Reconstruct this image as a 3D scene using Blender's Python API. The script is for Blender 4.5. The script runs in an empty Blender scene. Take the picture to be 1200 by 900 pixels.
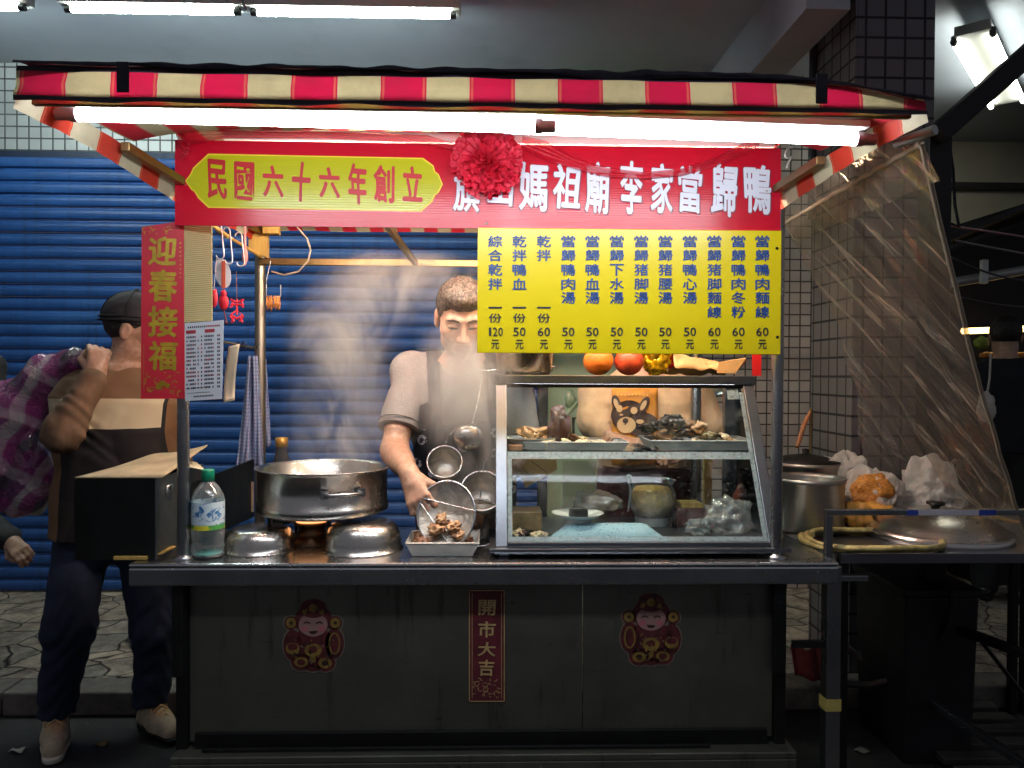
import bpy, bmesh, math, random
import numpy as np
from mathutils import Vector, Matrix, Euler, noise as mnoise
random.seed(7); np.random.seed(7)
S = bpy.context.scene
COL = S.collection
R = math.radians

# ------------------------------------------------------------ camera, world, exposure
FPX, HC, YC = 900.0, 1.425, -2.25
cam = bpy.data.cameras.new('camera'); cam.lens = 27.0; cam.sensor_width = 36.0
cam.clip_start = 0.02; cam.clip_end = 200
co = bpy.data.objects.new('camera', cam); COL.objects.link(co)
CM = Matrix.Rotation(R(-1.7), 4, 'Z') @ Matrix.Rotation(R(90 - 0.76), 4, 'X') @ Matrix.Rotation(R(0.3), 4, 'Z')
CM.translation = Vector((0, YC, HC)); co.matrix_world = CM
S.camera = co
w = bpy.data.worlds.new('World'); S.world = w; w.use_nodes = True
bg = w.node_tree.nodes['Background']
bg.inputs['Color'].default_value = (0.84, 0.86, 1.0, 1); bg.inputs['Strength'].default_value = 0.07
S.view_settings.view_transform = 'Standard'; S.view_settings.look = 'None'
S.view_settings.exposure = 1.2; S.view_settings.gamma = 1.0
S.render.engine = 'CYCLES'
cy = S.cycles
cy.use_denoising = True; cy.denoiser = 'OPENIMAGEDENOISE'; cy.max_bounces = 8; cy.diffuse_bounces = 3; cy.glossy_bounces = 4
cy.transmission_bounces = 6; cy.transparent_max_bounces = 24; cy.volume_bounces = 1
cy.caustics_reflective = False; cy.caustics_refractive = False; cy.sample_clamp_indirect = 3.0
cy.volume_step_rate = 1.0; cy.volume_max_steps = 96; cy.use_light_tree = True
TUBE_W, CEIL_W, INNER_W = 27.0, 56.0, 78.0     # radiance of the lamps' glass

def ray(px, py):
    return CM.to_3x3() @ Vector(((px - 600) / FPX, (450 - py) / FPX, -1))
def at(px, py, Y):
    d = ray(px, py); t = (Y - YC) / d.y
    return Vector((0, YC, HC)) + d * t
def atz(px, py, z):
    d = ray(px, py); t = (z - HC) / d.z
    return Vector((0, YC, HC)) + d * t
def X(px, Y, py=438): return at(px, py, Y).x
def Z(py, Y, px=600): return at(px, py, Y).z
def pxm(Y): return FPX / (Y - YC)

# ------------------------------------------------------------ materials
def lin(h):
    if isinstance(h, str):
        h = h.lstrip('#'); v = [int(h[i:i+2], 16) / 255 for i in (0, 2, 4)]
        return tuple((x / 12.92 if x <= .04045 else ((x + .055) / 1.055) ** 2.4) for x in v) + (1,)
    return tuple(h)[:3] + (1,)
class NT:
    def __init__(s, name):
        s.m = bpy.data.materials.new(name); s.m.use_nodes = True
        s.t = s.m.node_tree; s.b = s.t.nodes['Principled BSDF']; s.out = s.t.nodes['Material Output']
    def n(s, typ, **kw):
        nd = s.t.nodes.new(typ)
        for k, v in kw.items():
            if hasattr(nd, k): setattr(nd, k, v)
        return nd
    def l(s, a, b): s.t.links.new(a, b)
    def coord(s, scale=(1, 1, 1), rot=(0, 0, 0), loc=(0, 0, 0)):
        tc = s.n('ShaderNodeTexCoord'); mp = s.n('ShaderNodeMapping')
        mp.inputs['Scale'].default_value = scale; mp.inputs['Rotation'].default_value = rot; mp.inputs['Location'].default_value = loc
        s.l(tc.outputs['Object'], mp.inputs['Vector']); return mp.outputs['Vector']
    def noise(s, vec, scale=5, detail=4, rough=.55, dist=0):
        nd = s.n('ShaderNodeTexNoise'); s.l(vec, nd.inputs['Vector'])
        nd.inputs['Scale'].default_value = scale; nd.inputs['Detail'].default_value = detail
        nd.inputs['Roughness'].default_value = rough; nd.inputs['Distortion'].default_value = dist
        return nd.outputs['Fac']
    def ramp(s, fac, stops, interp='LINEAR'):
        nd = s.n('ShaderNodeValToRGB'); s.l(fac, nd.inputs['Fac']); cr = nd.color_ramp; cr.interpolation = interp
        while len(cr.elements) < len(stops): cr.elements.new(.5)
        for e, (p, c) in zip(cr.elements, stops):
            e.position = p; e.color = lin(c) if not isinstance(c, (int, float)) else (c, c, c, 1)
        return nd.outputs['Color']
    def math(s, op, a, b=None, c=None):
        nd = s.n('ShaderNodeMath'); nd.operation = op
        for i, v in enumerate((a, b, c)):
            if v is None: continue
            if isinstance(v, (int, float)): nd.inputs[i].default_value = v
            else: s.l(v, nd.inputs[i])
        return nd.outputs[0]
    def mix(s, fac, a, b, blend='MIX'):
        nd = s.n('ShaderNodeMix'); nd.data_type = 'RGBA'; nd.blend_type = blend
        for i, v in ((0, fac), (6, a), (7, b)):
            if isinstance(v, (int, float)): nd.inputs[i].default_value = v
            elif isinstance(v, (tuple, str)): nd.inputs[i].default_value = lin(v)
            else: s.l(v, nd.inputs[i])
        return nd.outputs[2]
    def bump(s, h, strength=.3, dist=.01):
        nd = s.n('ShaderNodeBump'); s.l(h, nd.inputs['Height'])
        nd.inputs['Strength'].default_value = strength; nd.inputs['Distance'].default_value = dist
        s.l(nd.outputs['Normal'], s.b.inputs['Normal']); return nd
    def sep(s, vec):
        nd = s.n('ShaderNodeSeparateXYZ'); s.l(vec, nd.inputs[0]); return nd.outputs
def pm(name, col, rough=.5, metal=0, var=.12, vs=9, bump=0, bs=60, stretch=(1, 1, 1), spec=None, sss=0, trans=0, coat=0, bdist=.003):
    """general surface: base colour broken up by two noises, roughness varied with them"""
    k = NT(name); b = k.b; v = k.coord(stretch)
    n1 = k.noise(v, vs, 5, .6); c = lin(col)
    dark = tuple(x * (1 - var * 1.6) for x in c[:3]); lite = tuple(min(1, x * (1 + var)) for x in c[:3])
    k.l(k.ramp(n1, [(.28, dark), (.72, lite)]), b.inputs['Base Color'])
    n2 = k.noise(v, vs * 3.1, 3); 
    k.l(k.math('MULTIPLY_ADD', n2, .22, max(.02, rough - .11)), b.inputs['Roughness'])
    b.inputs['Metallic'].default_value = metal
    if bump: k.bump(k.noise(v, bs, 4), bump, bdist)
    if spec is not None: b.inputs['Specular IOR Level'].default_value = spec
    if sss: b.inputs['Subsurface Weight'].default_value = sss; b.inputs['Subsurface Radius'].default_value = (.01, .004, .002)
    if trans: b.inputs['Transmission Weight'].default_value = trans
    if coat: b.inputs['Coat Weight'].default_value = coat; b.inputs['Coat Roughness'].default_value = .08
    return k.m
def emit(name, col, strength):
    k = NT(name); k.b.inputs['Base Color'].default_value = (.8, .8, .8, 1)
    k.b.inputs['Emission Color'].default_value = lin(col); k.b.inputs['Emission Strength'].default_value = strength
    return k.m

# ------------------------------------------------------------ mesh builder
class MB:
    def __init__(s): s.v = []; s.f = []; s.mi = []; s.sm = []
    def add(s, vs, fs, mi=0, smooth=False, M=None):
        o = len(s.v)
        for p in vs:
            p = Vector(p); s.v.append(M @ p if M is not None else p)
        for f in fs: s.f.append([i + o for i in f]); s.mi.append(mi); s.sm.append(smooth)
        return s
    def box(s, x0, x1, y0, y1, z0, z1, mi=0, M=None):
        vs = [(x, y, z) for z in (z0, z1) for y in (y0, y1) for x in (x0, x1)]
        fs = [(0, 2, 3, 1), (4, 5, 7, 6), (0, 1, 5, 4), (2, 6, 7, 3), (0, 4, 6, 2), (1, 3, 7, 5)]
        return s.add(vs, fs, mi, False, M)
    def bar(s, a, b, w, h=None, up=(0, 0, 1), mi=0):
        """square-section bar from a to b"""
        a = Vector(a); b = Vector(b); d = (b - a).normalized(); h = h or w
        u = Vector(up); sd = d.cross(u)
        if sd.length < 1e-4: sd = d.cross(Vector((1, 0, 0)))
        sd.normalize(); u = sd.cross(d).normalized()
        M = Matrix((sd, d, u)).transposed().to_4x4(); M.translation = a
        return s.box(-w/2, w/2, 0, (b - a).length, -h/2, h/2, mi, M)
    def hexa(s, p, mi=0):
        """8 corner points: bottom 4 (ccw) then top 4"""
        return s.add(p, [(3, 2, 1, 0), (4, 5, 6, 7), (0, 1, 5, 4), (1, 2, 6, 5), (2, 3, 7, 6), (3, 0, 4, 7)], mi)
    def tube(s, path, r, seg=10, mi=0, caps=True, closed=False, smooth=True):
        P = [Vector(p) for p in path]; n = len(P)
        rr = r if isinstance(r, (list, tuple)) else [r] * n
        vs = []; fs = []; ref = None
        for i in range(n):
            if closed: d = P[(i+1) % n] - P[i-1]
            else: d = P[min(i+1, n-1)] - P[max(i-1, 0)]
            d.normalize()
            if ref is None:
                ref = Vector((0, 0, 1)) if abs(d.z) < .9 else Vector((1, 0, 0))
            u = (ref - d * ref.dot(d)).normalized(); ref = u; v = d.cross(u)
            for k in range(seg):
                a = 2 * math.pi * k / seg
                vs.append(P[i] + (u * math.cos(a) + v * math.sin(a)) * rr[i])
        for i in range(n if closed else n - 1):
            j = (i + 1) % n
            for k in range(seg):
                k2 = (k + 1) % seg
                fs.append((i*seg+k, i*seg+k2, j*seg+k2, j*seg+k))
        s.add(vs, fs, mi, smooth)
        if caps and not closed:
            s.add(vs[:seg], [list(range(seg))[::-1]], mi); s.add(vs[-seg:], [list(range(seg))], mi)
        return s
    def lathe(s, prof, c=(0, 0, 0), seg=32, mi=0, M=None, smooth=True, sx=1, sy=1):
        """prof: (r, z) pairs"""
        vs = []; fs = []; c = Vector(c)
        for r, z in prof:
            for k in range(seg):
                a = 2 * math.pi * k / seg
                vs.append(c + Vector((r * math.cos(a) * sx, r * math.sin(a) * sy, z)))
        for i in range(len(prof) - 1):
            for k in range(seg):
                k2 = (k + 1) % seg
                fs.append((i*seg+k, i*seg+k2, (i+1)*seg+k2, (i+1)*seg+k))
        return s.add(vs, fs, mi, smooth, M)
    def grid(s, fn, nu, nv, mi=0, smooth=True, mif=None):
        o = len(s.v)
        for j in range(nv + 1):
            for i in range(nu + 1): s.v.append(Vector(fn(i / nu, j / nv)))
        for j in range(nv):
            for i in range(nu):
                a = o + j * (nu + 1) + i
                s.f.append([a, a + 1, a + nu + 2, a + nu + 1]); s.mi.append(mif(i, j) if mif else mi); s.sm.append(smooth)
        return s
    def prism(s, poly, ext, mi=0, M=None):
        """closed polygon (3D points, planar) extruded by vector ext"""
        n = len(poly); P = [Vector(p) for p in poly]; Q = [p + Vector(ext) for p in P]
        fs = [list(range(n)), list(range(n, 2*n))[::-1]] + [(i, i + n, (i+1) % n + n, (i+1) % n) for i in range(n)]
        return s.add(P + Q, fs, mi, False, M)
    def poly(s, pts, mi=0, M=None): return s.add(pts, [list(range(len(pts)))], mi, False, M)
    def blob(s, c, r, seed=0, amp=.25, fr=2.0, sub=2, mi=0, M=None):
        bm = bmesh.new(); bmesh.ops.create_icosphere(bm, subdivisions=sub, radius=1.0)
        vs = []
        r = (r, r, r) if isinstance(r, (int, float)) else r
        for v in bm.verts:
            d = 1 + amp * mnoise.noise(v.co * fr + Vector((seed * 7.3, seed * 3.1, seed)))
            vs.append((v.co.x * r[0] * d, v.co.y * r[1] * d, v.co.z * r[2] * d))
        fs = [[v.index for v in f.verts] for f in bm.faces]; bm.free()
        T = Matrix.Translation(Vector(c)) @ (M if M is not None else Matrix())
        return s.add(vs, fs, mi, True, T)
    def build(s, name, mats, parent=None, bevel=0, solid=0, origin=None, sub=0):
        me = bpy.data.meshes.new(name)
        if parent is not None:
            off = Vector((0, 0, 0)); p = parent
            while p is not None: off = off + Vector(p.location); p = p.parent
        elif origin is not None: off = Vector(origin)
        elif s.v:
            off = Vector(((min(p.x for p in s.v) + max(p.x for p in s.v)) / 2, (min(p.y for p in s.v) + max(p.y for p in s.v)) / 2, min(p.z for p in s.v)))
        else: off = Vector((0, 0, 0))
        me.from_pydata([tuple(p - off) for p in s.v], [], s.f)
        for m in (mats if isinstance(mats, (list, tuple)) else [mats]): me.materials.append(m)
        me.polygons.foreach_set('material_index', s.mi); me.polygons.foreach_set('use_smooth', s.sm)
        me.update()
        o = bpy.data.objects.new(name, me); COL.objects.link(o)
        if parent is not None: o.parent = parent
        else: o.location = off
        if solid:
            md = o.modifiers.new('t', 'SOLIDIFY'); md.thickness = solid; md.offset = 0
        if bevel:
            md = o.modifiers.new('b', 'BEVEL'); md.width = bevel; md.segments = 2; md.limit_method = 'ANGLE'; md.angle_limit = R(40)
        return o
def tag(o, label=None, cat=None, group=None, kind=None):
    if label: o['label'] = label
    if cat: o['category'] = cat
    if group: o['group'] = group
    if kind: o['kind'] = kind
    return o
def thing(name, loc, label, cat, group=None):
    o = bpy.data.objects.new(name, None); COL.objects.link(o); o.location = loc; o.empty_display_size = .1
    return tag(o, label, cat, group)
def copy_tree(o, loc, label=None, parent=None):
    c = o.copy(); COL.objects.link(c)
    if parent is not None: c.parent = parent
    else: c.location = loc
    if label: c['label'] = label
    for ch in list(o.children): copy_tree(ch, None, None, c)
    return c

# lettering -----------------------------------------------------------------
_G = {}
def glyph(ch, off=0.0):
    if (ch, off) not in _G:
        cu = bpy.data.curves.new('t', 'FONT'); cu.body = ch; cu.offset = off; cu.resolution_u = 4
        o = bpy.data.objects.new('t', cu); COL.objects.link(o)
        dg = bpy.context.evaluated_depsgraph_get(); m = bpy.data.meshes.new_from_object(o.evaluated_get(dg))
        vs = [(v.co.x, v.co.y) for v in m.vertices]; fs = [list(p.vertices) for p in m.polygons]
        bpy.data.objects.remove(o); bpy.data.curves.remove(cu); bpy.data.meshes.remove(m)
        x0 = min(v[0] for v in vs); x1 = max(v[0] for v in vs); y0 = min(v[1] for v in vs); y1 = max(v[1] for v in vs)
        dx = max(x1 - x0, 1e-3); dy = max(y1 - y0, 1e-3)
        _G[(ch, off)] = ([((a - x0) / dx, (b - y0) / dy) for a, b in vs], fs)
    return _G[(ch, off)]
def put(mb, ch, f, off=0.0, mi=0, shear=0.0, wob=0.0):
    """fit a character's outline to the board: f(u,v) -> point for u,v in 0..1"""
    vs, fs = glyph(ch, 0.006)
    o = off * .9; n = 0
    for du, dv in ((0, 0), (o, 0), (-o, 0), (0, o * .8), (0, -o * .8)) if off > .005 else ((0, 0),):
        mb.add([f(u * (1 - o) + o / 2 + du * .9 + shear * (v - .5) + wob * math.sin(v * 5 + u * 3), v * (1 - o) + o / 2 + dv + wob * .8 * math.sin(u * 4.4 + 1)) + Vector((0, -.00009 * n, 0)) for u, v in vs], fs, mi); n += 1

# signed-distance bodies ----------------------------------------------------
class SDF:
    """limbs, heads and clothes grown as one smooth skin from blended round cones and ellipsoids"""
    def __init__(s): s.p = []
    def _add(s, kind, pts, prm, k, op, M):
        s.p.append((kind, pts, prm, k, op, M)); return s
    def cone(s, a, b, r1, r2, k=.02, op='add', M=None): return s._add('cone', (Vector(a), Vector(b)), (r1, r2), k, op, M)
    def chain(s, pts, rs, k=.02, M=None):
        for i in range(len(pts) - 1): s.cone(pts[i], pts[i+1], rs[i], rs[i+1], k, 'add', M)
        return s
    def ell(s, c, r, k=.02, op='add', M=None, rot=None):
        if rot is not None:
            T = Matrix.Translation(Vector(c)) @ rot.to_matrix().to_4x4(); M = (M @ T) if M is not None else T; c = (0, 0, 0)
        return s._add('ell', (Vector(c),), tuple(r) if hasattr(r, '__len__') else (r, r, r), k, op, M)
    def box(s, c, h, r=.01, k=.01, op='add', M=None, rot=None):
        if rot is not None:
            T = Matrix.Translation(Vector(c)) @ rot.to_matrix().to_4x4(); M = (M @ T) if M is not None else T; c = (0, 0, 0)
        return s._add('box', (Vector(c),), (tuple(h), r), k, op, M)
    def slices(s, sl, k=.03, op='add', M=None): return s._add('sl', sl, None, k, op, M)
    def half(s, p, n, k=.003, M=None):          # keep the side the normal points away from
        return s._add('half', (Vector(p), Vector(n).normalized()), None, k, 'cut', M)
    def grow(s, vox=.006, fn=None, pad=.03):
        lo = np.array([1e9]*3); hi = -lo; info = []
        for kind, pts, prm, k, op, M in s.p:
            if kind == 'half': info.append(None); continue
            if kind == 'cone':
                P = np.array([tuple(q) for q in pts]); r = max(prm); a = P.min(0) - r; b = P.max(0) + r
            elif kind == 'ell': c = np.array(tuple(pts[0])); a = c - max(prm); b = c + max(prm)
            elif kind == 'box': c = np.array(tuple(pts[0])); h = np.array(prm[0]) + prm[1]; a = c - h; b = c + h
            else:
                a = np.array([min(q[1]-q[3] for q in pts), min(q[2]-q[4] for q in pts), min(q[0] for q in pts)])
                b = np.array([max(q[1]+q[3] for q in pts), max(q[2]+q[4] for q in pts), max(q[0] for q in pts)])
            if M is not None:
                cs = np.array([tuple(M @ Vector((x, y, z))) for x in (a[0], b[0]) for y in (a[1], b[1]) for z in (a[2], b[2])])
                a = cs.min(0); b = cs.max(0)
            info.append((a, b))
            if op == 'add': lo = np.minimum(lo, a); hi = np.maximum(hi, b)
        lo -= pad; hi += pad
        N = np.ceil((hi - lo) / vox).astype(int) + 1
        D = np.full(N, .5, np.float32)
        ax = [lo[i] + vox * np.arange(N[i]) for i in range(3)]
        for (kind, pts, prm, k, op, M), ib in zip(s.p, info):
            if ib is None: sl = (slice(None),) * 3
            else:
                m = k + pad
                i0 = np.maximum(0, np.floor((ib[0] - m - lo) / vox).astype(int)); i1 = np.minimum(N, np.ceil((ib[1] + m - lo) / vox).astype(int) + 1)
                if (i1 <= i0).any(): continue
                sl = tuple(slice(i0[i], i1[i]) for i in range(3))
            G = np.stack(np.meshgrid(ax[0][sl[0]], ax[1][sl[1]], ax[2][sl[2]], indexing='ij'), -1).astype(np.float32)
            sc = 1.0
            if M is not None:
                sc = M.to_scale()[0]; Mi = np.array(M.inverted(), dtype=np.float32); G = G @ Mi[:3, :3].T + Mi[:3, 3]
            if kind == 'cone':
                a = np.array(tuple(pts[0]), np.float32); b = np.array(tuple(pts[1]), np.float32); ba = b - a
                t = np.clip(((G - a) @ ba) / max(1e-9, float(ba @ ba)), 0, 1)
                d = np.linalg.norm(G - a - t[..., None] * ba, axis=-1) - (prm[0] + (prm[1] - prm[0]) * t)
            elif kind == 'ell':
                r = np.array(prm, np.float32); q = (G - np.array(tuple(pts[0]), np.float32)); k0 = np.linalg.norm(q / r, axis=-1); k1 = np.linalg.norm(q / r**2, axis=-1)
                d = k0 * (k0 - 1) / np.maximum(k1, 1e-6)
            elif kind == 'box':
                q = np.abs(G - np.array(tuple(pts[0]), np.float32)) - np.array(prm[0], np.float32)
                d = np.linalg.norm(np.maximum(q, 0), axis=-1) + np.minimum(q.max(-1), 0) - prm[1]
            elif kind == 'sl':
                zs = [q[0] for q in pts]; z = G[..., 2]
                cx, cy_, rx, ry = [np.interp(z, zs, [q[i] for q in pts]) for i in (1, 2, 3, 4)]
                qx = (G[..., 0] - cx) / rx; qy = (G[..., 1] - cy_) / ry; k0 = (np.abs(qx)**2.4 + np.abs(qy)**2.4) ** (1/2.4)
                d = (k0 - 1) * np.minimum(rx, ry)
                d = np.maximum(d, np.maximum(zs[0] - z, z - zs[-1]))
            else:
                n = np.array(tuple(pts[1]), np.float32); d = (G - np.array(tuple(pts[0]), np.float32)) @ n
            d = d * sc; A = D[sl]
            if op == 'add':
                h = np.clip(.5 + .5 * (A - d) / k, 0, 1); D[sl] = A * (1 - h) + d * h - k * h * (1 - h)
            else:
                dd = d if op == 'cut' else -d
                h = np.clip(.5 - .5 * (A - dd) / k, 0, 1); D[sl] = A * (1 - h) + dd * h + k * h * (1 - h)
        if fn is not None:
            near = np.abs(D) < .06; I = np.argwhere(near); P = lo + I * vox
            D[near] += fn(P).astype(np.float32)
        D[0] = D[-1] = .1; D[:, 0] = D[:, -1] = .1; D[:, :, 0] = D[:, :, -1] = .1
        return nets(D, lo, vox)
def nets(D, lo, vox):
    neg = D < 0; n = D.shape
    c = np.zeros(tuple(x - 1 for x in n), np.int8)
    offs = [(i, j, k) for i in (0, 1) for j in (0, 1) for k in (0, 1)]
    sh = lambda A, o: A[o[0]:n[0]-1+o[0], o[1]:n[1]-1+o[1], o[2]:n[2]-1+o[2]]
    for o in offs: c += sh(neg, o)
    act = (c > 0) & (c < 8); idx = np.argwhere(act); ids = np.full(act.shape, -1, np.int64); ids[act] = np.arange(len(idx))
    acc = np.zeros((len(idx), 3)); cnt = np.zeros(len(idx))
    vals = {o: D[idx[:, 0]+o[0], idx[:, 1]+o[1], idx[:, 2]+o[2]] for o in offs}
    for o in offs:
        for ax in range(3):
            if o[ax]: continue
            q = list(o); q[ax] = 1; q = tuple(q); a = vals[o]; b = vals[q]; m = (a < 0) != (b < 0)
            t = np.where(m, a / np.where(m, a - b, 1), 0); p = np.tile(np.array(o, float), (len(idx), 1)); p[:, ax] += t
            acc[m] += p[m]; cnt[m] += 1
    V = lo + (idx + acc / cnt[:, None]) * vox
    F = []
    for ax in range(3):
        u, v = (ax + 1) % 3, (ax + 2) % 3
        s0 = [slice(1, n[i]-1) for i in range(3)]; s1 = list(s0); s0[ax] = slice(0, n[ax]-1); s1[ax] = slice(1, n[ax])
        a = neg[tuple(s0)]; b = neg[tuple(s1)]; E = np.argwhere(a != b); base = E.copy(); base[:, u] += 1; base[:, v] += 1
        fl = a[tuple(E.T)]
        def g(du, dv):
            q = base.copy(); q[:, u] -= du; q[:, v] -= dv; return ids[tuple(q.T)]
        Q = np.stack([g(1, 1), g(0, 1), g(0, 0), g(1, 0)], 1); Q[~fl] = Q[~fl][:, ::-1]; F.append(Q)
    F = np.concatenate(F); F = F[(F >= 0).all(1)]
    return V, F
def skin(name, VF, mats, parent, mif=None, smooth=1, origin=None):
    V, F = VF
    off = np.zeros(3)
    if parent is not None:
        p = parent
        while p is not None: off += np.array(tuple(p.location)); p = p.parent
    elif origin is not None: off = np.array(tuple(origin))
    else: off = np.array([V[:, 0].mean(), V[:, 1].mean(), V[:, 2].min()])
    me = bpy.data.meshes.new(name); me.vertices.add(len(V)); me.vertices.foreach_set('co', (V - off).astype(np.float32).ravel())
    me.loops.add(F.size); me.loops.foreach_set('vertex_index', F.astype(np.int32).ravel())
    me.polygons.add(len(F)); me.polygons.foreach_set('loop_start', np.arange(0, F.size, 4, dtype=np.int32))
    for m in (mats if isinstance(mats, (list, tuple)) else [mats]): me.materials.append(m)
    if mif is not None: me.polygons.foreach_set('material_index', mif(V[F].mean(1)).astype(np.int32))
    me.polygons.foreach_set('use_smooth', np.ones(len(F), bool)); me.update(calc_edges=True); me.validate()
    o = bpy.data.objects.new(name, me); COL.objects.link(o)
    if parent is not None: o.parent = parent
    else: o.location = tuple(off)
    if smooth:
        md = o.modifiers.new('s', 'SMOOTH'); md.factor = .5; md.iterations = smooth
    return o
_rs = np.random.RandomState(3)
_W = _rs.normal(size=(9, 3)); _W /= np.linalg.norm(_W, axis=1)[:, None]; _PH = _rs.uniform(0, 6.28, 9)
def wob(P, fr, amp, st=(1, 1, 1), seed=0):
    """sum of turned sines, warped: soft cloth creases"""
    Q = np.asarray(P) * np.array(st) * fr + seed * 1.7
    Q = Q + .7 * np.sin(Q[:, [1, 2, 0]] * .8 + seed)
    s = 0
    for i in range(9): s = s + np.sin(Q @ _W[i] * (1 + .23 * i) + _PH[i]) / (1 + .15 * i)
    s = s / 4
    return amp * s
def crease(P, fr, amp, st=(1, 1, 1), seed=0):
    """sharp-ridged folds"""
    return amp * (1 - 2.2 * np.abs(wob(P, fr, 1.0, st, seed)))
# ------------------------------------------------------------ shared materials
def steel(name, col='#a9abad', rough=.3, st=(1, 1, 14), dirt=.25, bump=.04, metal=1):
    k = NT(name); v = k.coord(st); v0 = k.coord()
    n = k.noise(v, 30, 4); d = k.noise(v0, 4.5, 6, .65)
    c = lin(col); c2 = tuple(x * .62 for x in c[:3])
    base = k.ramp(n, [(.3, tuple(x * .88 for x in c[:3])), (.7, c)])
    k.l(k.mix(k.math('MULTIPLY', k.ramp(d, [(.5, 0.), (.72, 1.)]), dirt * 2), base, c2), k.b.inputs['Base Color'])
    k.l(k.math('MULTIPLY_ADD', d, .3, rough - .12), k.b.inputs['Roughness'])
    k.b.inputs['Metallic'].default_value = metal
    if bump: k.bump(n, bump, .002)
    return k.m
M_STEEL = steel('brushed_steel', '#c0c2c4', rough=.24)
M_STEELV = steel('steel_upright', rough=.26, st=(20, 20, 1))
M_POT = steel('polished_steel', '#c6c2bb', .22, (1, 1, 5), .04, .008)
M_DULL = steel('dull_aluminium', '#b4b4b0', .42, (1, 1, 3), .3, .05, .35)
M_BLACKM = pm('black_metal', '#121313', .45, .3, .3, 12)
M_WIRE0 = pm('hanger_wire', '#8a8a8c', .4, .6)
M_WHITEP = pm('white_plastic', '#d8d8d2', .35, 0, .05)
M_PINKP = pm('lamp_cap_plastic', '#a58d94', .4, 0, .08)
M_WOODP = pm('pale_wood', '#c6a256', .6, 0, .2, 6, .15, 40, (8, 8, 1))
M_WOOD = pm('brown_wood', '#8c5a34', .55, 0, .3, 6, .15, 40, (6, 6, 1))
M_TUBE = emit('tube_glow', '#eef6ff', TUBE_W)
M_CEILT = emit('ceiling_tube_glow', '#eafbf4', CEIL_W)

def panel_mat():                               # old stainless front: scratched, stained, streaked
    k = NT('worn_panel_steel'); v = k.coord(); vs = k.coord((1, 1, .12)); vh = k.coord((.25, 1, 9))
    a = k.noise(v, 3.2, 7, .68); st = k.noise(vs, 16, 6, .7); sc = k.noise(vh, 20, 6, .75)
    base = k.ramp(a, [(.2, '#64665c'), (.8, '#7c7e72')])
    base = k.mix(k.ramp(st, [(.56, 0.), (.7, .75)]), base, '#3a3833')
    base = k.mix(k.ramp(k.noise(k.coord((1.6, 1, 7)), 5, 8, .8), [(.62, 0.), (.67, .8)]), base, '#1d1c1a')
    base = k.mix(k.ramp(sc, [(.68, 0.), (.74, .35)]), base, '#c4c2b8')
    k.l(base, k.b.inputs['Base Color']); k.b.inputs['Metallic'].default_value = .82
    k.l(k.math('MULTIPLY_ADD', a, .22, .3), k.b.inputs['Roughness'])
    k.bump(k.noise(v, 1.6, 2), .15, .02)
    return k.m
def tile_mat(name, size, tile, grout, var=.15, axes='xz', mortar=.068):
    k = NT(name); v = k.coord(); o = k.sep(v)
    cmb = k.n('ShaderNodeCombineXYZ')
    k.l(o[0] if axes[0] == 'x' else o[1], cmb.inputs[0]); k.l(o[2], cmb.inputs[1])
    b = k.n('ShaderNodeTexBrick'); b.offset = 0; b.squash = 1; k.l(cmb.outputs[0], b.inputs['Vector'])
    c = lin(tile); b.inputs['Color1'].default_value = c; b.inputs['Color2'].default_value = tuple(x * (1 - var * 2) for x in c[:3]) + (1,)
    b.inputs['Mortar'].default_value = lin(grout); b.inputs['Scale'].default_value = 1
    b.inputs['Mortar Size'].default_value = size * mortar; b.inputs['Mortar Smooth'].default_value = .15; b.inputs['Bias'].default_value = -.3
    b.inputs['Brick Width'].default_value = size; b.inputs['Row Height'].default_value = size
    k.l(k.mix(k.ramp(k.noise(v, 2.5, 6, .65), [(.35, 0.), (.75, .55)]), b.outputs['Color'], tuple(x * .5 for x in c[:3])), k.b.inputs['Base Color'])
    k.l(k.math('MULTIPLY_ADD', b.outputs['Fac'], .5, .28), k.b.inputs['Roughness'])
    k.bump(k.math('SUBTRACT', 1.0, b.outputs['Fac']), .6, .004)
    return k.m
def flag_mat():                                # crazy paving
    k = NT('flagstone'); v = k.coord((1, 1, 1)); wv = k.n('ShaderNodeVectorMath'); wv.operation = 'ADD'
    nn = k.n('ShaderNodeTexNoise'); k.l(v, nn.inputs['Vector']); nn.inputs['Scale'].default_value = 2.5
    k.l(v, wv.inputs[0]); mu = k.n('ShaderNodeVectorMath'); mu.operation = 'SCALE'; mu.inputs['Scale'].default_value = .3
    k.l(nn.outputs['Color'], mu.inputs[0]); k.l(mu.outputs[0], wv.inputs[1])
    e = k.n('ShaderNodeTexVoronoi'); e.feature = 'DISTANCE_TO_EDGE'; e.inputs['Scale'].default_value = 4.3; k.l(wv.outputs[0], e.inputs['Vector'])
    c = k.n('ShaderNodeTexVoronoi'); c.inputs['Scale'].default_value = 4.3; k.l(wv.outputs[0], c.inputs['Vector'])
    o = k.sep(c.outputs['Color'])
    st = k.ramp(o[0], [(0, '#a89a88'), (.35, '#bfae98'), (.7, '#989186'), (1, '#c9b69e')])
    st = k.mix(k.ramp(k.noise(v, 9, 9, .8), [(.38, .85), (.62, 0.)]), st, '#453e36')
    edge = k.ramp(e.outputs['Distance'], [(.006, 0.), (.03, 1.)])
    k.l(k.mix(edge, '#17140f', st), k.b.inputs['Base Color'])
    k.b.inputs['Roughness'].default_value = .75
    hh = k.math('MULTIPLY_ADD', k.noise(v, 30, 6, .7), .35, edge); k.bump(hh, .7, .012)
    return k.m
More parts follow.
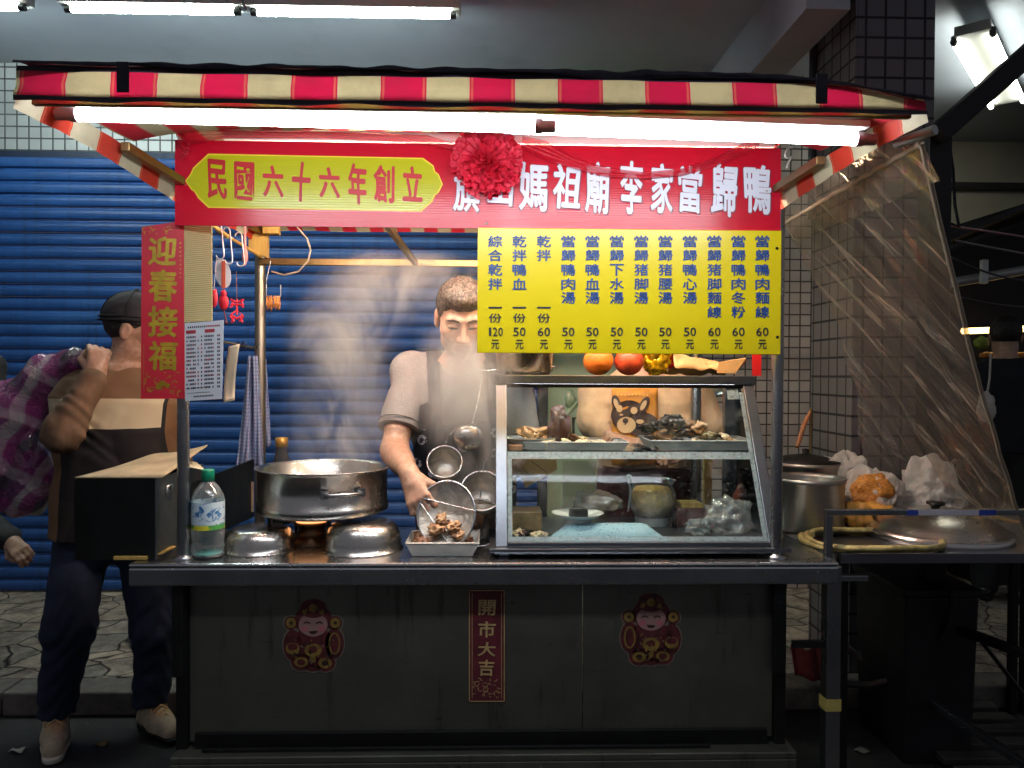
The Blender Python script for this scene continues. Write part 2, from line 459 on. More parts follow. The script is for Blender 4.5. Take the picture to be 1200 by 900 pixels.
def asphalt_mat():
    k = NT('asphalt'); v = k.coord()
    a = k.noise(v, 55, 6, .85); b = k.noise(v, 1.6, 6, .65)
    c = k.ramp(a, [(.3, '#2a2a2b'), (.62, '#4a4a4a'), (.78, '#77756f')])
    k.l(k.mix(k.ramp(b, [(.4, .7), (.7, 0.)]), c, '#1d1d1e'), k.b.inputs['Base Color'])
    k.l(k.math('MULTIPLY_ADD', b, .4, .5), k.b.inputs['Roughness']); k.bump(a, 1.0, .012)
    return k.m
def paint_mat(name, col, rough=.6, var=.1, stain='#3a3a38'):
    k = NT(name); v = k.coord(); n = k.noise(v, 1.3, 7, .6); c = lin(col)
    base = k.ramp(k.noise(v, 5, 5), [(.3, tuple(x * (1 - var) for x in c[:3])), (.7, c)])
    k.l(k.mix(k.ramp(n, [(.55, 0.), (.8, .35)]), base, stain), k.b.inputs['Base Color'])
    k.b.inputs['Roughness'].default_value = rough; k.bump(k.noise(v, 60, 3), .15, .003)
    return k.m

# ------------------------------------------------------------ the setting
KY, PZ, WY, CZ = .95, .10, 2.45, 3.27      # kerb line, pavement height, back wall, ceiling height
tag(MB().poly([(-40, -40, 0), (40, -40, 0), (40, 40, 0), (-40, 40, 0)]).build('road', asphalt_mat()), kind='structure')
tag(MB().box(-30, 30, KY + .16, 12, .004, PZ).build('pavement', flag_mat()), kind='structure')
kb = MB()
for i in range(-14, 14): kb.box(i * 1.0 + .004, i * 1.0 + .996, KY, KY + .155, .004, PZ + .003)
tag(kb.build('kerb', pm('kerb_granite', '#6a645c', .8, 0, .25, 20, .4, 90), bevel=.008), kind='structure')
tag(MB().box(-12, 8, 1.0, 6.5, CZ, CZ + .2).build('ceiling', paint_mat('ceiling_paint', '#b2bac6', .7, .06)), kind='structure')
tag(MB().box(1.34, 1.53, 1.0, WY - .003, 2.985, CZ - .002).build('ceiling_beam', paint_mat('beam_paint', '#a2a8b2', .7)), kind='structure')

xS1, xG1, xT1 = X(641, WY), X(788, WY), 2.44
zs = Z(199, WY, 100)
# roller shutter: curved slats rolled down into guide rails
k = NT('blue_shutter_paint'); v = k.coord(); big = k.noise(k.coord((.5, 1, .8)), 1.6, 6, .65)
c = k.ramp(big, [(.3, '#153a70'), (.55, '#1f4f90'), (.75, '#2f629f')])
c = k.mix(k.ramp(k.noise(k.coord((7, 1, .35)), 3, 6, .7), [(.5, 0.), (.72, .6)]), c, '#0d2546')
c = k.mix(k.ramp(k.noise(k.coord((1, 1, 12)), 9, 6, .8), [(.6, 0.), (.68, .4)]), c, '#5b7fae')
c = k.mix(k.ramp(k.noise(v, 26, 5, .8), [(.68, 0.), (.72, .6)]), c, '#4a3a33')
k.l(c, k.b.inputs['Base Color']); k.l(k.math('MULTIPLY_ADD', big, .3, .3), k.b.inputs['Roughness']); k.bump(k.noise(k.coord((.6, 1, .6)), 2.2, 4, .6), .5, .03); M_BLUE = k.m
sh = thing('roller_shutter', (-1.6, WY, PZ), 'wide blue metal roller shutter closed behind the food cart', 'shutter')
sl = MB(); pitch = .0765; nsl = int((zs - PZ) / pitch) + 1
prof = [(0, 0), (-.009, .006), (-.013, .02), (-.014, .036), (-.011, .052), (-.004, .060), (.004, .064), (.006, .070), (.004, .0762)]
for i in range(nsl):
    z0 = PZ + .012 + i * pitch; jy = random.uniform(-.002, .002)
    pts = [(WY - .03 + y + jy, z0 + z) for y, z in prof]
    for (ya, za), (yb, zb) in zip(pts[:-1], pts[1:]):
        b = len(sl.v); sl.v += [Vector((-5.2, ya, za)), Vector((xS1 - .05, ya, za)), Vector((xS1 - .05, yb, zb)), Vector((-5.2, yb, zb))]
        sl.f.append([b, b+1, b+2, b+3]); sl.mi.append(0); sl.sm.append(False)
sl.build('slat_curtain', M_BLUE, sh)
MB().box(xS1 - .06, xS1, WY - .075, WY + .02, PZ + .001, zs + .05).build('guide_rail', pm('shutter_rail', '#232a33', .5, .5), sh, bevel=.004)
MB().box(-5.2, xS1, WY - .03, WY + .04, zs + .011, zs + .1).build('shutter_box', pm('shutter_box_paint', '#10233f', .5, .2), sh)
# walls
wl = thing('tiled_wall', (-1, WY + .02, 0), 'wall strip of small pale tiles with dark joints above the blue shutter', 'wall')
MB().box(-6, xS1, WY + .003, WY + .2, zs + .102, CZ - .002).build('tile_facing', tile_mat('wall_tile', .0705, '#b3b8ba', '#17191c', .1), wl)
wg = thing('green_wall', ((xS1 + xG1) / 2, WY, PZ), 'pale green painted wall beside the blue shutter, behind the glass case', 'wall')
MB().box(xS1 + .001, xG1, WY - .02, WY + .2, PZ + .001, CZ - .002).build('wall_face', paint_mat('green_wall_paint', '#9fb596', .6, .08), wg)
wt = thing('tiled_wall', ((xG1 + xT1) / 2, WY, PZ), 'grey square tiled wall behind the display case and the right post', 'wall')
MB().box(xG1 + .001, xT1, WY, WY + .2, PZ + .001, CZ - .002).build('tile_facing', tile_mat('grey_wall_tile', .068, '#b3aba2', '#1a1716', .14), wt)
MB().box(xT1 - .12, xT1 - .001, WY + .201, 3.7, PZ + .001, CZ - .002).build('wall_return', paint_mat('return_paint', '#b8b29f'), wt)
# pillar
pl = thing('tiled_pillar', (1.74, 1.25, PZ), 'dark tiled square pillar behind the plastic sheet, right of the cart', 'pillar')
py0 = 1.115; px0 = X(1003, py0, 100); px1 = X(1094, py0, 100); py1 = YC + (py0 - YC) * 1.125
MB().box(px0, px1, py0, py1, PZ + .001, CZ - .002).build('pillar_core', pm('pillar_grout', '#14151a', .8), pl)
MB().box(px0 + .001, px1 - .001, py0 - .008, py0 - .001, PZ + .001, CZ - .003).build('front_tiles', tile_mat('pillar_front_tile', .088, '#59555b', '#101014', .12), pl)
MB().box(px0 - .008, px0 - .001, py0 - .008, py1, PZ + .001, CZ - .003).build('side_tiles', tile_mat('pillar_side_tile', .088, '#666262', '#101014', .1, 'yz'), pl)
MB().tube([(px0 - .022, py1 - .02, 2.2), (px0 - .022, py1 - .02, CZ - .01)], .02, 12).build('drain_pipe', pm('dark_pipe', '#22242a', .5), pl)
# neighbouring bay seen to the right
nb = thing('back_wall', (4.6, 3.72, PZ), 'bare beige painted wall of the next arcade bay, far right', 'wall')
MB().box(xT1 - .1, 9.5, 3.702, 3.9, PZ + .001, CZ - .002).build('wall_face', paint_mat('beige_wall_paint', '#d6cfb6', .7, .1), nb)
zb = Z(218, 3.64, 1160)
tag(MB().box(xT1 - .098, 9, 3.60, 3.70, zb - .025, zb + .02).build('wall_conduit', pm('dark_conduit', '#3b3a36', .6), bevel=.004), 'dark horizontal conduit running along the beige back wall', 'conduit')

# ceiling tubes
def ceiling_lamp(pa, pb, label, z=CZ - .17, hw=.09, tubes=(0,), group=None, glow=None):
    A = atz(*pa, z); B = atz(*pb, z); d = (B - A).normalized(); s = Vector((-d.y, d.x, 0))
    t = thing('ceiling_lamp', ((A + B) / 2), label, 'lamp', group)
    MB().bar(A - d * .05 + Vector((0, 0, .042)), B + d * .05 + Vector((0, 0, .042)), hw, .05).build('housing', M_WHITEP, t, bevel=.004)
    for f_ in (.15, .85): MB().tube([A.lerp(B, f_) + Vector((0, 0, .066)), Vector((*A.lerp(B, f_).xy, CZ - .002))], .006, 8).build('drop_rod', M_WHITEP, t)
    for o in tubes:
        MB().tube([A + s * o, B + s * o], .0135, 10, caps=True).build('tube', glow or M_CEILT, t)
        for q, sg in ((A, -1), (B, 1)):
            MB().tube([q + s * o + d * sg * .001, q + s * o + d * sg * .03], .016, 10).bar(q + s * o + d * sg * .02, q + s * o + d * sg * .02 + Vector((0, 0, .03)), .02).build('lamp_holder', pm('holder_grey', '#55585a', .5), t)
g = 'fluorescent lamps on the arcade ceiling'
ceiling_lamp((-190, 6), (22, 9), 'ceiling tube lamp cut off by the left edge of the photo', group=g)
ceiling_lamp((84, 11), (274, 14), 'ceiling tube lamp above the left end of the striped awning', group=g)
ceiling_lamp((302, 15), (527, 18.5), 'ceiling tube lamp above the middle left of the striped awning', group=g)
ceiling_lamp((1141, 46), (1180, 122), 'twin tube ceiling lamp set aslant in the next bay, behind the black brace', z=CZ - .14, hw=.16, tubes=(-.085, .085), group=g, glow=emit('bay_tube_glow', '#f2f6e8', 11))

# ------------------------------------------------------------ the food cart
cart = thing('food_cart', (0, .25, 0), 'stainless steel street food cart with counter, posts and striped red and cream awning', 'food cart')
zc = Z(660, 0, 567); xl, xr = X(150, 0, 662), X(984, 0, 658); zl = zc - .066
MB().box(xl, xr, 0, .5, zc - .012, zc).box(xl, xr, 0, .014, zl, zc - .0125).box(xl, xl + .014, .0145, .5, zl, zc - .0125).box(xr - .014, xr, .0145, .5, zl, zc - .0125).build('counter_top', M_STEEL, cart, bevel=.006)
MP = panel_mat()
PNY = .06; xa, xb = X(222, PNY, 760), X(906, PNY, 760); zb = Z(866, PNY, 567)
xm = X(683, PNY, 760)
for q0, q1 in ((xa, xm - .0015), (xm + .0015, xb)): MB().box(q0, q1, PNY, PNY + .02, zb, zl + .03).build('front_panel', MP, cart, bevel=.002)
for x in (xa - .035, xb + .002):
    MB().box(x, x + .033, .045, .10, zb - .05, zl + .03).build('corner_post', M_BLACKM, cart, bevel=.003)
    MB().box(x + .008, x + .022, .101, .5, zb - .05, zl + .03).build('side_panel', MP, cart)
for x in (X(214, .06), X(911, .06)):
    MB().box(x - .017, x + .017, .018, .043, Z(790, .03), zl + .02).build('post_socket', M_BLACKM, cart, bevel=.004)
xsa, xsb = X(200, -.0, 890), X(933, -.0, 890); zsf = Z(884, 0, 567)
MB().box(xsa, xsb, -.005, .5, zsf - .02, zsf).box(xsa, xsb, -.005, .012, zsf - .075, zsf - .0205).build('base_shelf', MP, cart, bevel=.003)
tr = MB().box(xa + .02, xb - .02, .046, .058, zb - .035, zb + .03)
tr.box(xa + .05, xb - .2, .022, .032, zsf + .001, zsf + .012)
tr.build('bottom_trim', M_BLACKM, cart, bevel=.002)
for x in (xa + .15, xb - .15):
    for y in (.12, .42):
        wh = MB(); Mw = Matrix.Translation((x, y, .1)) @ Matrix.Rotation(R(90), 4, 'Y')
        wh.lathe([(0, -.02), (.055, -.02), (.06, -.025), (.095, -.025), (.1, -.012), (.1, .012), (.095, .025), (.06, .025), (.055, .02), (0, .02)], seg=24, M=Mw)
        wh.box(x - .03, x - .026, y - .02, y + .02, .1, zsf - .021).box(x + .026, x + .03, y - .02, y + .02, .1, zsf - .021)
        wh.build('wheel', M_BLACKM, cart)
# right leg of the counter, with a band of yellow tape
lx0, lx1 = X(966, .03, 780), X(983, .03, 780)
MB().box(lx0, lx1, .016, .06, 0, zl + .05).build('leg', M_STEELV, cart, bevel=.003)
MB().box(lx0 - .0015, lx1 + .0015, .0145, .0615, Z(836, .02), Z(822, .02)).build('tape_band', pm('yellow_tape', '#b9a75a', .6), cart)
MB().box(xb + .05, lx0, .03, .045, Z(760, .04), Z(752, .04)).build('cross_rail', M_BLACKM, cart)
# uprights and awning frame
CF, CB = -.74, .82; CZ0 = (at(30, 120, CF).z + at(1075, 138, CF).z) / 2
CX0, CX1 = X(24, CF, 110), X(1080, CF, 130)
pyL, pyR = at(215, 652, .06), at(909, 652, .06)
for p, pxx in ((pyL, 215), (pyR, 909)):
    MB().tube([(p.x, .06, zc), (p.x, .06, CZ0 + .01)], .0175, 16).lathe([(.03, 0), (.03, .006), (.02, .012), (.0176, .014)], (p.x, .06, zc + .0005), 20).build('front_post', M_STEELV, cart)
rp = X(305, .8)
MB().tube([(rp, .8, 0.0), (rp, .8, 1.90)], .021, 14).build('rear_post', steel('post_warm', '#b6ac9a', .38, (12, 12, 1)), cart)
MB().tube([(CX1 - .03, .8, 0.0), (CX1 - .03, .8, 1.95)], .021, 14).build('rear_post', M_STEELV, cart)
zr = Z(308, .78, 430)
M_FRAME = steel('awning_frame_metal', '#8a7650', .42, (3, 3, 3), .2)
fr = lambda a, b, w=.022: MB().bar(a, b, w).build('frame_bar', M_FRAME, cart, bevel=.002)
fr((CX0 + .012, CF + .02, CZ0 + .009), (CX1 - .012, CF + .02, CZ0 + .009), .013)
fr((CX0 + .02, CF + .38, CZ0 + .03), (CX0 + .02, CB, CZ0 + .03)); fr((CX1 - .02, CF + .42, CZ0 + .03), (CX1 - .02, CB, CZ0 + .03))
fr((rp, .78, zr), (CX1 - .03, .78, zr), .026)
fr((CX0 + .03, .045, CZ0 + .028), (CX1 - .03, .045, CZ0 + .028))
fr(at(452, 262, .3), at(487, 309, .775), .02)
# timber block bound to the rear post
a = at(291, 262, .76); b_ = at(310, 262, .76)
MB().prism([at(291, 240, .74), at(313, 240, .74), at(313, 302, .74), at(291, 292, .74)], (0, .03, 0)).build('timber_block', M_WOODP, cart, bevel=.002)
MB().box(X(308, .7), X(326, .7), .69, .735, Z(277, .7), Z(255, .7)).build('timber_block', M_WOODP, cart, bevel=.003)
# white cable tray behind the banner
MB().box(X(262, .02), X(905, .02), .012, .035, Z(169, .02, 600), Z(157, .02, 600)).build('cable_tray', M_WHITEP, cart, bevel=.002)

def stripe_mat(name, period, x0, axis=0, frac=.515, red='#c21a40', cream='#b8a87c', trans=.35, lo=None, hi=None):
    k = NT(name); v = k.coord(); o = k.sep(v)
    t = k.math('FRACT', k.math('DIVIDE', k.math('SUBTRACT', o[axis], x0), period))
    m = k.math('LESS_THAN', t, frac)
    ed = k.math('LESS_THAN', k.math('ABSOLUTE', k.math('SUBTRACT', t, .03)), .012)
    ed = k.math('MAXIMUM', ed, k.math('LESS_THAN', k.math('ABSOLUTE', k.math('SUBTRACT', t, frac - .03)), .012))
    c = k.mix(m, cream, red); c = k.mix(k.math('MULTIPLY', ed, .6), c, '#d0704e')
    c = k.mix(k.ramp(k.noise(v, 6, 7, .7), [(.45, 0.), (.75, .35)]), c, '#463a34')
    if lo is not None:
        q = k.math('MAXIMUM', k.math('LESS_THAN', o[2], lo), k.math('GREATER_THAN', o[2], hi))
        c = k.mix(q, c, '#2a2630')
    k.l(c, k.b.inputs['Base Color']); k.b.inputs['Roughness'].default_value = .75
    tr = k.n('ShaderNodeBsdfTranslucent'); k.l(c, tr.inputs['Color'])
    mx = k.n('ShaderNodeMixShader'); mx.inputs[0].default_value = trans
    k.l(k.b.outputs[0], mx.inputs[1]); k.l(tr.outputs[0], mx.inputs[2]); k.l(mx.outputs[0], k.out.inputs['Surface'])
    k.bump(k.noise(v, 220, 2), .12, .001)
    return k.m
PER = 102 / 594; PX0 = X(27, CF)
cn = lambda x, y, fr_=1.0, s=0: mnoise.noise(Vector((x * fr_ * 3, y * fr_ * 3, s)))
ZV = CZ0 + .062
dip = lambda u: 1 - .62 * max(0, (u - .80) / .2) ** 1.5
def roof_pt(u, v):
    x = CX0 + (CX1 - CX0) * u; y = CF + (CB - CF) * v
    rg = .48
    hz = np.interp(v, [0, .15, .40, .8, 1], [ZV - CZ0 - .045, .04, .03, .03, .0]); z = CZ0 + .045 + float(np.interp(v, [0, .3, .40, .6, 1], [0, .03, .12, .13, .0])) + hz * (1 - (2 * u - 1) ** 8)
    sag = -.006 * math.sin(math.pi * min(1, abs(v - rg) / .5)) * (1 + .5 * math.cos(u * 12))
    return (x, y, z + sag + .008 * cn(x, y, 1.5) - .05 * (1 - dip(u)) * max(0, 1 - v * 6))
MB().grid(roof_pt, 60, 30).build('awning_roof', stripe_mat('awning_cloth', PER * .62, PX0, red='#cf1730', cream='#bfae8a'), cart)
vf = lambda u, v: (CX0 - .004 + (CX1 - CX0 + .008) * u, CF - .004 - .012 * (1 - v) + .006 * cn(u * 6, v, 1, 2), CZ0 + (.066 + .005 * math.sin(u * 3.1)) * v * dip(u) - .004 * cn(u * 5, 0, 1, 4) + (.004 if v > .9 else 0))
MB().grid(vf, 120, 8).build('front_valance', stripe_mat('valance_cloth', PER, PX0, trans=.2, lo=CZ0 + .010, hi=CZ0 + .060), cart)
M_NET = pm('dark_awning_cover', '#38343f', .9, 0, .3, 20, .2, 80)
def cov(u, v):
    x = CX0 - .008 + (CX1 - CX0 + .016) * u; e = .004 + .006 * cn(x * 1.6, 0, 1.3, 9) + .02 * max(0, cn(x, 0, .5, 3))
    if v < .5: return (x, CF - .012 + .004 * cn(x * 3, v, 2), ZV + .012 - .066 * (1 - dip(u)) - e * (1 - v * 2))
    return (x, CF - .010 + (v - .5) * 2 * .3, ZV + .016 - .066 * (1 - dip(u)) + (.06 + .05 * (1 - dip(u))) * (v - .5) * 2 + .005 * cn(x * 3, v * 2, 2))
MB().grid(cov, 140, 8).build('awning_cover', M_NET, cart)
for pxx in (144, 963):                         # dark clips over the valance
    q = at(pxx, 100, CF - .02)
    MB().box(q.x - .011, q.x + .011, CF - .022, CF - .018, ZV - .045, ZV + .012).build('strap_clip', M_NET, cart)
for xs, nm in ((CX0 - .002, -1), (CX1 + .002, 1)):
    MB().grid(lambda u, v: (xs + nm * (.012 * (1 - v)) + .004 * cn(u * 8, v, 1, nm), CF + (CB - CF) * u, CZ0 - .01 + .055 * v + .008 * math.sin(u * 9) * (1 - v)), 60, 5).build('side_valance', stripe_mat('side_cloth%d' % (nm + 1), .22, -.9, 1, .5, '#c8341f', '#c9bd9d', .4), cart)
zv2 = Z(262, CB, 480)
MB().grid(lambda u, v: (CX0 + (CX1 - CX0) * u, CB + .004 * cn(u * 9, v), zv2 - .018 + .10 * v + .004 * math.sin(u * 40) * (1 - v)), 90, 4).build('rear_valance', stripe_mat('rear_cloth', PER, PX0 + .04, trans=.3), cart)

# lamps under the awning
def tube_light(A, B, label, r=.0142):
    A = Vector(A); B = Vector(B); d = (B - A).normalized()
    t = thing('tube_lamp', (A + B) / 2, label, 'lamp', 'bright tube lamps under the awning')
    MB().tube([A, B], r, 12, caps=False).build('tube', M_TUBE, t)
    MB().bar(A - d * .02 + Vector((0, .004, r + .013)), B + d * .02 + Vector((0, .004, r + .011)), .07, .016).build('housing', M_WHITEP, t, bevel=.003)
    for q, s in ((A, -1), (B, 1)):
        MB().tube([q + d * s * .001, q + d * s * .016, q + d * s * .018, q + d * s * .045], [r * 1.12, r * 1.12, r * .95, r * .9], 14).build('end_cap', M_PINKP, t)
    for f in (.3, .75):
        c = A + (B - A) * f
        MB().bar(c + Vector((0, .01, r + .025)), c + Vector((0, .01, r + .03)), .012, .006).build('hanger', M_WHITEP, t)
    return t
tube_light(at(92, 134, -.615), at(626, 148, -.615), 'long bright tube lamp under the left of the awning, the nearer one')
tube_light(at(600, 149, -.56), at(1002, 163, -.56), 'bright tube lamp under the right of the awning, its left end hidden by the other')
# warm lamp behind the signboards that lights the stall from inside
il = thing('tube_lamp', at(620, 215, .14), 'warm white tube lamp hidden behind the banner that lights the stall inside', 'lamp')
A, B = at(330, 222, .14), at(880, 230, .14); B.z = A.z
MB().tube([A, B], .015, 12).build('tube', emit('inner_tube_glow', '#ffecd6', INNER_W), il)
MB().bar(A + Vector((-.03, 0, .032)), B + Vector((.03, 0, .032)), .035, .03).build('housing', M_WHITEP, il, bevel=.003)
for q in (A, B): MB().tube([q + Vector((0, 0, .047)), Vector((q.x, q.y, CZ0 + .06))], .003, 6).build('hanger', M_WIRE0, il)
# ------------------------------------------------------------ signs
def board_mat(name, col, rough=.22, ribs=True):
    k = NT(name); v = k.coord(); c = lin(col)
    base = k.ramp(k.noise(v, 3, 5), [(.3, tuple(x * .9 for x in c[:3])), (.7, c)])
    k.l(k.mix(k.ramp(k.noise(v, 2.2, 8, .75), [(.58, 0.), (.75, .22)]), base, '#5a3a20'), k.b.inputs['Base Color'])
    k.b.inputs['Roughness'].default_value = rough
    if ribs:
        wv = k.n('ShaderNodeTexWave'); wv.bands_direction = 'Z'; k.l(k.coord(), wv.inputs['Vector']); wv.inputs['Scale'].default_value = 44; wv.inputs['Distortion'].default_value = .15
        k.bump(wv.outputs['Fac'], .07, .004)
    return k.m
BY = -.02
# red banner
zt, zb_ = Z(169, BY, 560), Z(267.5, BY, 560); xbl, xbr = X(205, BY, 215), X(915, BY, 222)
bn = thing('shop_banner', ((xbl + xbr) / 2, BY, zb_), 'wide red shop banner with a yellow plaque and white lettering below the tube lamps', 'banner')
MB().box(xbl, xbr, BY, BY + .008, zb_, zt).build('banner_board', board_mat('banner_red', '#bd1029'), bn)
Yp = BY - .0015
pts = [(217, 212), (223, 204), (226, 197), (230, 193), (244, 180), (496, 185), (508, 194), (510, 201), (514, 204), (519, 216), (514, 226), (510, 229), (507, 236), (494, 248), (244, 243.5), (232, 232), (228, 225), (224, 222)]
Yq = BY - .0025
def inset(p, d):
    cx, cy_ = 368, 214; return (cx + (p[0] - cx) * (1 - d / 150), cy_ + (p[1] - cy_) * (1 - d / 34))
mb = MB(); mb.poly([at(x, y, Yp) for x, y in pts][::-1]); mb.build('plaque_edge', pm('plaque_edge_yellow', '#e8c832', .35, 0, .05), bn)
mb = MB(); mb.poly([at(*inset(p, 1.6), Yq) for p in pts][::-1]); mb.build('plaque', board_mat('plaque_yellow', '#b5b41a'), bn)
def charbox(mb, ch, x0, y0, x1, y1, Y, off=0, mi=0, shear=0, wb=0):
    put(mb, ch, lambda u, v: at(x0 + u * (x1 - x0), y1 + v * (y0 - y1), Y), off, mi, shear + (((ord(ch) * 7) % 11) - 5) * .016 * (1 if wb else 0), wb)
PL = [('民', 243, 187, 266, 233), ('國', 275, 190, 297.5, 234), ('六', 308, 194, 332, 231), ('十', 342, 190, 364, 236), ('六', 374, 196, 398, 232), ('年', 408, 192, 430, 239), ('創', 438, 194, 462, 237), ('立', 472, 195, 495, 236)]
mb = MB()
for ch, x0, y0, x1, y1 in PL: charbox(mb, ch, x0, y0, x1, y1, Yq - .0012, .034, 0, .06, .026)
mb.build('red_lettering', pm('plaque_red', '#b3161a', .45, 0, .1), bn)
TT = [('旗', 532, 200, 563, 248), ('山', 572, 196, 601, 241), ('媽', 608, 191, 642, 247), ('祖', 648, 193, 681, 245), ('廟', 686, 190, 714, 250), ('李', 727, 189, 753, 251), ('家', 763, 192, 789, 250), ('當', 795, 195, 822, 249), ('歸', 834, 192, 864, 253), ('鴨', 872, 193, 904, 250)]
mb = MB()
for ch, x0, y0, x1, y1 in TT: charbox(mb, ch, x0 - .8, y0 - .4, x1 + 1.4, y1 + 1.4, Yp - .0002, .04, 0, .06, .024)
mb.build('letter_shadow', pm('letter_shadow', '#7f1f3c', .5, 0, .05), bn)
mb = MB()
for ch, x0, y0, x1, y1 in TT: charbox(mb, ch, x0, y0, x1, y1, Yp - .0012, .027, 0, .06, .024)
mb.build('white_lettering', pm('letter_white', '#d9dbe6', .3, 0, .05), bn)
for pxx, pyy in ((570, 262), (214, 212), (898, 224)):
    p = at(pxx, pyy, BY); mm = Matrix.Translation((p.x, BY, p.z)) @ Matrix.Rotation(R(90), 4, 'X')
    MB().lathe([(.0, .004), (.003, .0035), (.0045, .001), (.0045, 0)], seg=10, M=mm).build('fixing_screw', M_DULL, bn)
# yellow price board
MY = -.045
mx0, mx1, mz1, mz0 = X(559.5, MY, 340), X(915.5, MY, 340), Z(268.5, MY, 740), Z(414.5, MY, 740)
mn = thing('menu_board', ((mx0 + mx1) / 2, MY, mz0), 'yellow price board with twelve columns of dark blue characters', 'menu board')
MB().box(mx0, mx1, MY, MY + .012, mz0, mz1).build('board', board_mat('menu_yellow', '#e2ca06', .3, False), mn, bevel=.002)
cols = ['綜合乾拌', '乾拌鴨血', '乾拌', '當歸鴨肉湯', '當歸鴨血湯', '當歸下水湯', '當歸猪脚湯', '當歸猪腰湯', '當歸鴨心湯', '當歸猪脚麵線', '當歸鴨肉冬粉', '當歸鴨肉麵線']
cxs = [580.3, 608.7, 637.4, 666, 694.3, 722.8, 751.5, 779.7, 808.5, 837.2, 865.4, 893.4]
pr = ['120', '50', '60', '50', '50', '50', '50', '50', '50', '60', '60', '60']
rows = [(276, 289.7), (292.5, 306), (309.3, 323), (326, 339.5), (342, 356), (359, 372.5)]
tb = MB()
def mchar(ch, x0, y0, x1, y1, off=.012, dark=1):
    charbox(tb, ch, x0, y0, x1, y1, MY - .002, off, dark)
for i, (c, px, p) in enumerate(zip(cols, cxs, pr)):
    for ch, (y0, y1) in zip(c, rows):
        mchar(ch, px - 8.2, y0, px + 8.2, y1, .018, 0)
    if i < 3:
        mchar('一', px - 7.8, 359.4, px + 7.8, 361.4); mchar('份', px - 7.5, 367.3, px + 7.5, 378)
    wd = 19 if len(p) == 3 else 15.5; cwid = wd / len(p)
    for j, d in enumerate(p):
        x0 = px - wd / 2 + j * cwid + (2.2 if d == '1' else .6); mchar(d, x0, 383.8, x0 + (2.7 if d == '1' else cwid - 1.2), 393.8, .012 if d != '1' else .004)
    mchar('元', px - 4.8, 398, px + 4.8, 409)
tb.build('lettering', [pm('letter_blue', '#0f3c7c', .5, 0, .1), pm('letter_dark', '#161a2c', .5, 0, .1)], mn)
for pxx, pyy in ((910.5, 291), (911, 395)):
    p = at(pxx, pyy, MY); mm = Matrix.Translation((p.x, MY, p.z)) @ Matrix.Rotation(R(90), 4, 'X')
    MB().lathe([(.0, .004), (.003, .0035), (.0045, .001), (.0045, 0)], seg=10, M=mm).build('screw', M_BLACKM, mn)

# red couplet on folded cardboard, hung on the left post
LY = -.005
cd = thing('new_year_couplet', at(208, 468, LY), 'red vertical paper couplet with gold characters on folded cardboard at the left post', 'couplet')
def quad_slab(mb, c, Y0, th, mi=0, dy=(0, 0, 0, 0)):
    P = [at(x, y, Y0 + d) for (x, y), d in zip(c, dy)]
    mb.hexa([P[0], P[1], P[1] + Vector((0, th, 0)), P[0] + Vector((0, th, 0)), P[3], P[2], P[2] + Vector((0, th, 0)), P[3] + Vector((0, th, 0))], mi)
mb = MB(); quad_slab(mb, [(165, 467.5), (216, 467), (215, 258.5), (166, 266)], LY, .003, 0, (0, .02, .02, 0)); mb.build('red_paper', board_mat('couplet_red', '#b9142c', .5, False), cd)
k = NT('cardboard'); v = k.coord(); wv = k.n('ShaderNodeTexWave'); wv.bands_direction = 'Z'; k.l(v, wv.inputs['Vector']); wv.inputs['Scale'].default_value = 55
k.l(k.ramp(k.noise(v, 5, 5), [(.3, '#7d744e'), (.7, '#938a62')]), k.b.inputs['Base Color']); k.b.inputs['Roughness'].default_value = .85; k.bump(wv.outputs['Fac'], .25, .003); M_CARD = k.m
mb = MB(); quad_slab(mb, [(215.6, 378), (248.5, 376), (248, 254.5), (215.6, 258.6)], LY + .021, .006, 0, (0, .035, .035, 0)); mb.build('cardboard_flap', M_CARD, cd, bevel=.001)
cpm = lambda x, y: at(x, y, LY + .02 * (x - 165) / 51 - .0012)
mb = MB()
for ch, x0, y0, x1, y1 in (('迎', 174, 277, 207, 311), ('春', 174, 316, 208, 353.5), ('接', 173.5, 359, 208, 395), ('福', 174, 400, 207, 434)):
    put(mb, ch, lambda u, v: cpm(x0 + u * (x1 - x0), y1 + v * (y0 - y1)), .028, 0, .05, .014)
M_GOLD = pm('gold_print', '#b39a2c', .35, .35, .25, 30)
mb.build('gold_lettering', M_GOLD, cd)
mb = MB()                                      # printed gold scrolls, clouds and small seals at top and bottom
def ring(mb, x, y, r, f=cpm, w=1.0, seg=14, a0=0, a1=6.283):
    ps = [(x + math.cos(a0 + (a1 - a0) * i / seg) * r, y + math.sin(a0 + (a1 - a0) * i / seg) * r) for i in range(seg + 1)]
    qs = [(x + math.cos(a0 + (a1 - a0) * i / seg) * (r - w), y + math.sin(a0 + (a1 - a0) * i / seg) * (r - w)) for i in range(seg + 1)]
    for i in range(seg): mb.poly([f(*ps[i]), f(*ps[i+1]), f(*qs[i+1]), f(*qs[i])])
rn = random.Random(5)
for i in range(34):
    x = rn.uniform(170, 211); y = rn.uniform(438, 463); ring(mb, x, y, rn.uniform(2, 4), w=.8, a1=rn.uniform(3, 6.2), a0=rn.uniform(0, 6))
for i in range(18):
    x = rn.uniform(169, 212); y = 266 - (x - 166) * .14 + rn.uniform(3, 11); ring(mb, x, y, rn.uniform(1.8, 3.4), w=.7, a1=rn.uniform(3, 6.2), a0=rn.uniform(0, 6))
for i in range(6): ring(mb, 190 + rn.uniform(-6, 6), 452 + rn.uniform(-6, 6), 3.2, w=3.1)
for i in range(9): ring(mb, 211.3, 285 + i * 5, .9, w=.85)
for i in range(24): ring(mb, 168.5, 405 + i * 2.2, .55, w=.5)
mb.build('gold_print', M_GOLD, cd)

